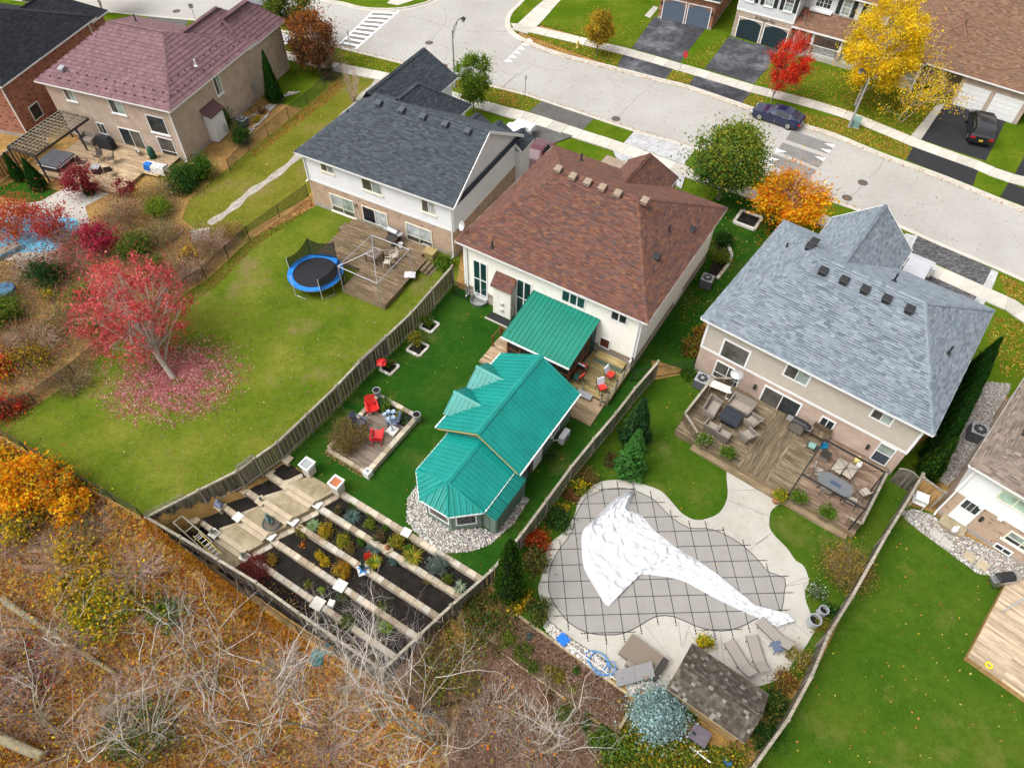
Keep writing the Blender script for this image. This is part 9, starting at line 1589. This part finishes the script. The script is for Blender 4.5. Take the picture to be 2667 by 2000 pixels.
WB=[('orange leaved bush at the left edge of the woodland','B1',60,900,1.9,2.2,ORG+YEL_+GOLD,6500,'o'),('tall orange bush beside the chain link fence','B1',330,1000,1.9,2.8,ORG+YEL_,7500,'o'),('orange bush nearest the worn lawn corner','B1',560,990,1.3,2.3,ORG+GOLD,4500,'o'),('orange yellow bush below the chain link fence','B1',660,1150,1.2,1.8,ORG+YEL_,3600,'o'),('yellow green bush in the woodland at the left','B1',200,1250,1.6,1.5,YEL_+OLV,4200,'o'),('lime tinged bush under the orange ones','B1',660,1240,.8,.9,LIME+OLV,1900,'o'),('yellow bush in the lower woodland','B1',650,1440,1.2,1.1,YEL_+GOLD,2600,'o'),('yellow leaved thicket in the middle of the woodland','B5',880,400,1.7,1.1,YEL_+LIME,3600,'o'),('yellow leaved thicket left of the bare trees','B5',650,120,1.5,1.0,YEL_+GOLD,2800,'o')]
for lb,t_,x,y,r,hh,pal,n,kd in WB:shrub(lb,gz_(t_,x,y),r*1.15,hh*1.1,pal,int(n*.62),.17,k=int(r*40),stems=60,bark=BTW,cf=.16)
WT=[('pinkish bare thicket at the left edge of the woodland','B1',120,1480,2.4,2.8,PTW),('pinkish bare thicket in the upper woodland','B1',600,1560,2.2,2.2,PTW),('brown bare thicket beside the orange bushes','B1',820,1250,1.5,1.5,BTW),('pinkish bare thicket below the terraces','B1',1150,1620,1.8,1.6,PTW),('rosy bare thicket in the lower left woodland','B5',150,820,2.5,2.6,PTW),('rosy bare thicket by the fallen trunk','B5',600,700,2.0,2.0,PTW),('rosy bare thicket at the bottom left','B5',300,1250,2.2,2.4,PTW),('rosy bare thicket right of the bottom left trunk','B5',1000,1150,2.0,2.0,PTW),('grey bare thicket below the fence','B6',300,900,1.7,1.6,TWIG),('tawny bare clump beside the teal cloth','B6',790,990,.8,.6,plain('tawny_twig',(.36,.2,.07),.9)),('grey bare thicket at the bottom edge','B6',700,1500,2.2,1.8,PTW),('grey bare thicket in the lower mulch slope','B6',2000,1250,1.8,1.6,TWIG),('grey bare thicket at the bottom below the mulch','B7',250,1450,1.9,1.5,TWIG)]
for lb,t_,x,y,r,hh,mt in WT:bare_shrub(lb,gz_(t_,x,y),r,hh,75,mt,(160,ORG+GOLD+BRN,.15),sub=5,rad=.012)
TT=[('large pale bare tree with several stems at the lower fence corner','S',1150,1930,9.5,.72,(-.05,.2),4,6,.09,5),('pale bare tree leaning over the terraced beds','S',1010,1900,9,.75,(-.1,.2),3,6,.085,8),('pale bare tree at the bottom beside the mulch slope','S',1380,1980,8.0,.72,(.05,.2),2,6,.075,15),('grey bare tree with a mossy trunk at the bottom edge','S',840,1900,9,.72,(-.1,.2),3,6,.085,11),('slender pale bare tree in the woodland middle','S',540,1830,8.5,.7,(.05,.2),3,6,.08,21),('pale bare tree in the lower woodland','S',400,1960,8.5,.7,(.05,.2),3,6,.08,25),('pale bare tree left of the bottom centre','S',680,1980,8.5,.72,(.0,.15),3,6,.08,33),('bare tree at the bottom left corner','S',180,1930,8.0,.7,(.05,.15),3,6,.08,41),('thin bare tree at the left edge of the woodland','S',120,1700,7.0,.65,(.05,.1),3,6,.08,45)]
for lb,t_,x,y,hh,spd,ln,ns,dp,r0,sd_ in TT:bare_tree(lb,gz_(t_,x,y),hh,spd,TWIG,ln,ns,dp,r0,None,sd_,.55)
def log(label,pts,r0,r1):
 mb=MB();P=smooth_line([Vector(p)for p in pts],5);mb.tube(P,[r0+(r1-r0)*k/(len(P)-1)for k in range(len(P))],10);mb.build('leaning_trunk',GREENBARK,label=label,cat='tree trunk',smooth=True)
log('mossy fallen trunk lying across the left of the woodland',[gz_('B5',60,300)+Vector((0,0,.6)),gz_('B5',500,600)+Vector((0,0,.5)),gz_('B5',980,900)+Vector((0,0,.35))],.2,.1);log('thick mossy fallen trunk at the bottom left corner',[gz_('B5',-150,1330)+Vector((0,0,.9)),gz_('B5',200,1500)+Vector((0,0,.8)),gz_('B5',420,1590)+Vector((0,0,.7))],.28,.22)
tcl=gz_('B6',600,740);t=thing('teal_cloth','crumpled teal cloth on the slope below the fence','cloth',tcl,.6);mb=MB();V_=[]
for i in range(11):
 for j in range(11):x,y=(i-5)*.13,(j-5)*.1;V_.append((x+.03*math.sin(j*1.9),y+.03*math.sin(i*2.3),.07+.1*math.sin(i*1.3)*math.cos(j*1.1)+.06*math.sin(i*2.9+j)))
mb.add(V_,[(i*11+j,(i+1)*11+j,(i+1)*11+j+1,i*11+j+1)for i in range(10)for j in range(10)if(i-5)**2+(j-5)**2<30]);mb.build('cloth',plain('teal_fabric',(.01,.13,.13),.6,0,.3,5),t,smooth=True)
def brush(name,poly,n,h,r,cols,label,zf=None,leafn=0,leafpal=None,ls=.11):
 P=scatter(poly,n);n=len(P);z0=zf(P)if zf else np.zeros(n);A=np.concatenate([P,z0[:,None]-.05],1);a=rng.uniform(0,6.283,n);hh=h*rng.uniform(.35,1.1,n);s_=h*rng.uniform(.15,.9,n);B=A+np.stack([s_*np.cos(a),s_*np.sin(a),hh],1);Mi=(A+B)/2+rng.normal(0,.12*h,(n,3));Q=[]
 for p,q,w0,w1 in((A,Mi,r,r*.7),(Mi,B,r*.7,r*.3)):
  d=q-p;d/=np.linalg.norm(d,axis=1)[:,None];x=np.cross(d,rng.normal(size=(n,3)));x/=np.linalg.norm(x,axis=1)[:,None];y=np.cross(d,x);R3=[x*math.cos(k*2.094)+y*math.sin(k*2.094)for k in range(3)]
  for k in range(3):u,v=R3[k],R3[(k+1)%3];Q.append(np.stack([p+u*w0,p+v*w0,q+v*w1,q+u*w1],1))
 cc=pick(cols,n,.2);V_,C_=np.concatenate(Q),np.tile(cc,(6,1))
 if leafn:i=rng.integers(0,n,leafn);L3=B[i]+rng.normal(0,.12,(leafn,3));V_=np.concatenate([V_,leaf_quads(L3,ls,.3)]);C_=np.concatenate([C_,pick(leafpal,leafn,.2)])
 np_quads(name,V_,LEAF,C_,kind='stuff',label=label,cat='brush')
TWC=[(3,(.50,.37,.28)),(2,(.38,.27,.19)),(2,(.56,.48,.41)),(1,(.30,.24,.12))]
SLOPE=px('A5',(1560,140),(1400,330),(1640,420),(2000,470),(2150,330),(1700,780),(1150,1150),(640,1570),'B1',(300,230),(0,380),'S',(-100,1100),(-100,760),'A5',(0,700),(480,600),(760,340),(1180,150))
brush('brush',SLOPE,9000,1.0,.010,TWC,'tangled brown and green brush on the slope left of the worn lawn',leafn=15000,leafpal=OLV+BRN+GREEN+RUST+GOLD+PINK[:2]+G_((.2,.12,.06),(.3,.2,.1)))
WOODP=[g('S',-200,1100),g('B1',0,540),g('B1',490,830),g('B1',1150,1230),g('C1',60,1000,-1.9),g('B6',0,420,-2),g('B6',420,700,-2),g('B6',1000,1060,-2),g('B6',1500,1400,-2),g('S',1200,2300,-3),g('S',-300,2300,-3)]
brush('brush',WOODP,7500,1.5,.009,TWC,'tangled bare twigs and saplings filling the woodland floor',zf=tz,leafn=14000,leafpal=ORG[:1]+GOLD+BRN+RUST+YEL_+G_((.4,.2,.06),(.5,.28,.08)),ls=.14)
brush('brush',px('B6',(1500,1150),(1850,1000),(2212,1250),'B7',(300,1200),(700,1500),'S',(1560,2060),(1150,2080)),2600,.9,.008,TWC,'bare twigs over the lower mulch slope',zf=lambda P:tz(P)*.5-.3)
brush('brush',px('B7',(1000,1350),(1350,1330),(1700,1500),(2010,1500),'S',(1900,2060),(1480,2060)),900,.45,.006,[(1,(.15,.16,.04))],'low weedy undergrowth behind the shed',zf=lambda P:tz(P)-.05,leafn=17000,leafpal=LIME+GREEN+GOLD+OLV+YEL_[:1],ls=.12)
brush('brush',px('B6',(1780,150),(1950,200),(2100,330),(2212,450),'B7',(160,400),(0,680),'B6',(1750,480)),700,.5,.006,[(1,(.15,.13,.04))],'green and brown undergrowth outside the lower fence',zf=lambda P:tz(P)*.6-.2,leafn=6500,leafpal=GREEN+OLV+BRN+DKG,ls=.11)
brush('brush',px('B6',(1330,830),(1560,560),(1720,380),(1950,600),(1850,1000),(1500,1150)),500,.6,.006,[(1,(.3,.22,.12))],'green and yellow weeds outside the lower fence corner',zf=lambda P:np.full(len(P),-.47),leafn=3800,leafpal=GREEN+OLV+BRN+GOLD+LIME[:1],ls=.11)
for q_,pal_,lb_,n_ in((('B5',[(500,60),(1000,0),(1250,250),(1000,560),(600,480)]),YEL_+LIME+GOLD,'yellow green leaf drift in the middle of the woodland',4200),(('B5',[(0,750),(350,650),(500,900),(300,1200),(0,1300)]),RUST+REDL_[2:]+BRN,'rusty red leaf drift at the left of the woodland',3000),(('B5',[(900,1150),(1300,1100),(1500,1500),(1100,1640),(800,1500)]),LIME+GREEN+OLV,'green weeds at the bottom of the woodland',2600),(('B5',[(1250,300),(1500,330),(1480,500),(1300,500)]),GREEN+LIME,'small patch of green weeds in the woodland',900),(('B1',[(500,1650),(750,1500),(1000,1620),(800,1750)]),GOLD+YEL_,'golden leaf drift below the orange bushes',1800)):
 pp_=[gz_(q_[0],*e)for e in q_[1]];brush('brush',pp_,n_//8,.7,.006,[(1,(.3,.24,.12))],lb_,zf=tz,leafn=n_,leafpal=pal_,ls=.17)
def leaves(name,poly,n,size,pal,z,label,dens=None,zf=None,flat=.75):
 P=scatter(poly,n,dens);n=len(P);zz=(zf(P)if zf else np.full(n,z))+rng.uniform(.008,.03,n);C=np.concatenate([P,zz[:,None]],1);np_quads(name,leaf_quads(C,size,.9,.8,flat),LEAF,pick(pal,n,.22),label=label,cat='leaves',kind='stuff')
LIT=[(5,(.62,.24,.04)),(4,(.72,.35,.05)),(3,(.46,.19,.05)),(2.8,(.80,.54,.04)),(1.6,(.18,.10,.05)),(1.4,(.58,.46,.06)),(.8,(.42,.10,.06)),(1,(.14,.16,.03))]
low_in=[p for p in LOW]
leaves('leaf_litter',[g('S',-200,1060),g('B1',0,520),g('B1',490,810),g('B1',1190,1210),CFB[1],CFB[2],CFB[3],CFB[4],CFB[5],g('S',1250,2060,-2),g('S',1200,2300,-3),g('S',-300,2300,-3)],80000,.19,LIT,0,'brown and orange leaf litter of the woodland',zf=lambda P:tz(P)+.02,flat=.35)
leaves('leaf_litter',[CFB[0],CFB[1],CFB[2],CFB[3],g('B6',500,700,-2),g('B6',0,480,-2),g('B5',1700,100,-2.2),g('B1',1250,1330,-1)],5200,.2,[(4,(.52,.24,.03)),(3,(.58,.32,.04)),(1,(.4,.15,.03))],0,'bright orange leaves heaped below the terrace fence',zf=lambda P:tz(P)+.04,flat=.4)
np_=lambda*q:px(*q)
mb_=g('A5',1430,1610);MBp=np.array([mb_.x-.4,mb_.y+.1])
leaves('fallen_leaves',YARD2,13000,.12,[(3,(.62,.22,.24)),(3,(.70,.36,.36)),(2,(.46,.08,.11)),(1,(.75,.52,.48))],.014,'pink red leaves fallen round the red maple',dens=lambda P:np.clip(np.exp(-(np.linalg.norm((P-MBp-np.array([.5,-.2]))/np.array([2.5,2.0]),axis=1))**2*.6)*1.25-.1,0,1)*((.45+.55*(np.sin(P[:,0]*2.1+np.sin(P[:,1]*1.7)*2)*np.sin(P[:,1]*2.6+P[:,0])>-.35))))
leaves('fallen_leaves',YARD2,1500,.11,[(2,(.5,.3,.25)),(2,(.42,.16,.1)),(1,(.6,.5,.35)),(1,(.35,.2,.08))],.014,'stray leaves over the worn lawn')
FLV=[(4,(.60,.40,.06)),(3,(.55,.22,.05)),(2,(.62,.5,.15)),(1.5,(.42,.12,.05))]
fl_poly=px('A4',(0,690),(200,430),(520,560),(1050,700),(1480,900),(1290,1130),(750,950));leaves('fallen_leaves',fl_poly,4200,.12,FLV,.115,'yellow leaves under the yellow birch');leaves('fallen_leaves',px('A4',(400,930),(740,1000),(850,1050),(1290,1220),(1240,1325),(650,1110),(390,1030)),2400,.12,FLV,.105,'yellow leaves on the verge by the street lamp')
leaves('fallen_leaves',px('A3',(230,280),(1020,465),(965,560),(480,440),(210,330)),1500,.12,FLV,.105,'orange leaves on the corner verge');leaves('fallen_leaves',px('A3',(1430,590),(1610,635),(1550,715),(1370,660)),420,.12,FLV,.105,'orange leaves on the verge between two driveways');leaves('fallen_leaves',px('A3',(2070,780),(2212,820),(2150,900),(2000,860))+[],300,.12,FLV,.105,'orange leaves beside the blue sedan');leaves('fallen_leaves',px('A3',(330,215),(1260,180),(1090,405),(720,320)),700,.11,FLV,.115,'scattered yellow leaves on the corner lawn');leaves('fallen_leaves',px('A3',(1560,470),(1880,320),(1690,575),(1500,520)),420,.11,FLV,.115,'leaves on the grass between two driveways')
leaves('fallen_leaves',px('A2',(1500,600),(2212,780),(2212,900),(1650,740)),1500,.12,FLV,.105,'orange leaves under the lime green tree');leaves('fallen_leaves',px('A3',(0,730),(350,840),(240,930),(0,870)),500,.12,FLV,.105,'leaves on the near verge by the old driveway');leaves('fallen_leaves',px('A2',(760,420),(1290,550),(1170,615),(720,530)),700,.11,FLV,.105,'leaves on the verge by the crossing')
leaves('fallen_leaves',YARDPATH,2200,.1,[(3,(.45,.18,.06)),(2,(.55,.4,.15)),(2,(.3,.12,.05))],.016,'brown leaves on the rough grass by the footpath');leaves('fallen_leaves',px('A2',(720,640),(640,740),(0,1270),(60,1290),(700,800),(800,680)),1800,.11,[(3,(.48,.15,.05)),(2,(.55,.3,.1))],.02,'rusty leaves drifted along the black fence')
leaves('fallen_leaves',px('A6',(500,130),(0,480),'A5',(1700,810),(1200,1150),(1500,1050),(1780,860),'A6',(60,520),(540,200)),1700,.1,[(3,(.36,.10,.05)),(2,(.28,.11,.05))],.016,'rusty leaves along the footpath fence of the worn lawn')
leaves('fallen_leaves',YARDR,150,.12,FLV,.016,'few yellow leaves on the middle lawn');leaves('fallen_leaves',YARDP,220,.12,FLV,.018,'few leaves on the pool lawn');leaves('fallen_leaves',px('B4',(1240,1070),(1440,1200),(2212,1700),'S',(2667,1900),(2300,2100),(1800,2060),'B8',(470,905),(800,250)),260,.12,FLV,.02,'few leaves on the right hand lawn')
leaves('fallen_leaves',px('A7',(1500,1000),(1850,260),(2040,80),(2212,350),(1700,1080),(1320,1440)),420,.12,FLV,.017,'leaves in the side yard');leaves('fallen_leaves',px('S',(1960,620),(2000,540),(2200,560),(2180,640),(2030,720)),1300,.13,ORG+FLV[1:2],.02,'orange leaves under the orange maple');leaves('fallen_leaves',px('A7',(1930,300),(2000,380),(2150,330),(2140,260),(2050,380),(1960,330)),160,.12,[(1,(.5,.18,.08))],.03,'red leaves around the maple bed')
leaves('fallen_leaves',px('A8',(1970,1100),(2212,1140),(2212,1600),(2050,1600),(1900,1300)),900,.12,FLV,.02,'leaves on the front lawn right of the cedars');leaves('fallen_leaves',NK[20:40]+NW_U[20:34][::-1]if False else px('A8',(1990,760),(2212,860),(2212,1000),(2060,940)),500,.12,FLV,.105,'leaves on the verge by the dark paved driveway')
leaves('fallen_leaves',NK[3:]+FK2[::-1][:40],900,.11,[(2,(.55,.42,.3)),(2,(.5,.25,.12)),(1,(.3,.15,.08))],.008,'stray leaves on the road')
def near_kerb(line,off,n,lb,side):
 A,B_=strip(line,off-.25,off+.3);leaves('fallen_leaves',A+B_[::-1],n,.11,FLV+[(2,(.45,.14,.06))],.11 if side else.012,lb)
near_kerb(FK2[18:60],-.35,1500,'leaves gathered along the far kerb',0);near_kerb(NK[12:45],.3,1300,'leaves gathered along the near kerb',0)
leaves('mulch_chips',[T1[0],T1[1],T2[1],T2[0]],5200,.09,[(3,(.3,.2,.14)),(3,(.18,.1,.06)),(2,(.42,.32,.25)),(1,(.09,.05,.03))],-.015,'bark chips of the upper mulch bed',flat=.6);leaves('mulch_chips',[T2[0],T2[1],g('B7',890,1535,-.7),g('S',1560,2080,-.7),g('S',1150,2080,-.9),g('B6',1750,1100,-.9)],6500,.09,[(3,(.3,.2,.14)),(3,(.18,.1,.06)),(2,(.42,.32,.25)),(1,(.09,.05,.03))],-.495,'bark chips of the lower mulch bed',flat=.6)
soil_poly=[TF.w(-4.5,-6.3),TF.w(7.5,-6.1),TF.w(8.2,-5.5),TF.w(-3.5,-5.5)];leaves('fallen_leaves',soil_poly,260,.12,FLV,-2.09,'orange leaves in the lowest bed');leaves('fallen_leaves',[TF.w(-2.9,1.4),TF.w(.3,1.4),TF.w(.3,1.62),TF.w(-2.9,1.62)],130,.11,[(1,(.5,.2,.1)),(1,(.55,.4,.2))],.02,'leaves along the edge of the sitting deck')
mbd=thing('tree_bed','stone edged bed round the green maple trunk','planter',g('A7',2045,320),-.55);mb=MB();mb.box(-.75,.75,-.75,.75,0,.12);mb.build('soil',SOIL,mbd)
for a,b_ in(((-.85,-.85),(.85,-.85)),((.85,-.85),(.85,.85)),((.85,.85),(-.85,.85)),((-.85,.85),(-.85,-.85))):block_wall(mbd,a+(0,),b_+(0,),.22,0,.2,.4,[CAPST,STONE[3]])
sbd=px('A7',(1800,480),(1880,540),(1905,620),(1850,740),(1780,800),(1720,760),(1780,600));sheet('planting_bed',sbd,.05,SOIL)
for k,(a,b_)in enumerate(zip(px('A7',(1880,520),(1910,600),(1880,690)),px('A7',(1910,600),(1880,690),(1790,800)))):
 d_=b_-a;t=thing('bed_edging',['upper curved stone edging of the side bed','middle curved stone edging of the side bed','lower curved stone edging of the side bed'][k],'edging',a,math.atan2(d_.y,d_.x));block_wall(t,(0,0,0),(d_.length,0,0),.16,0,.2,.35,[CAPST,STONE[3],TANST])
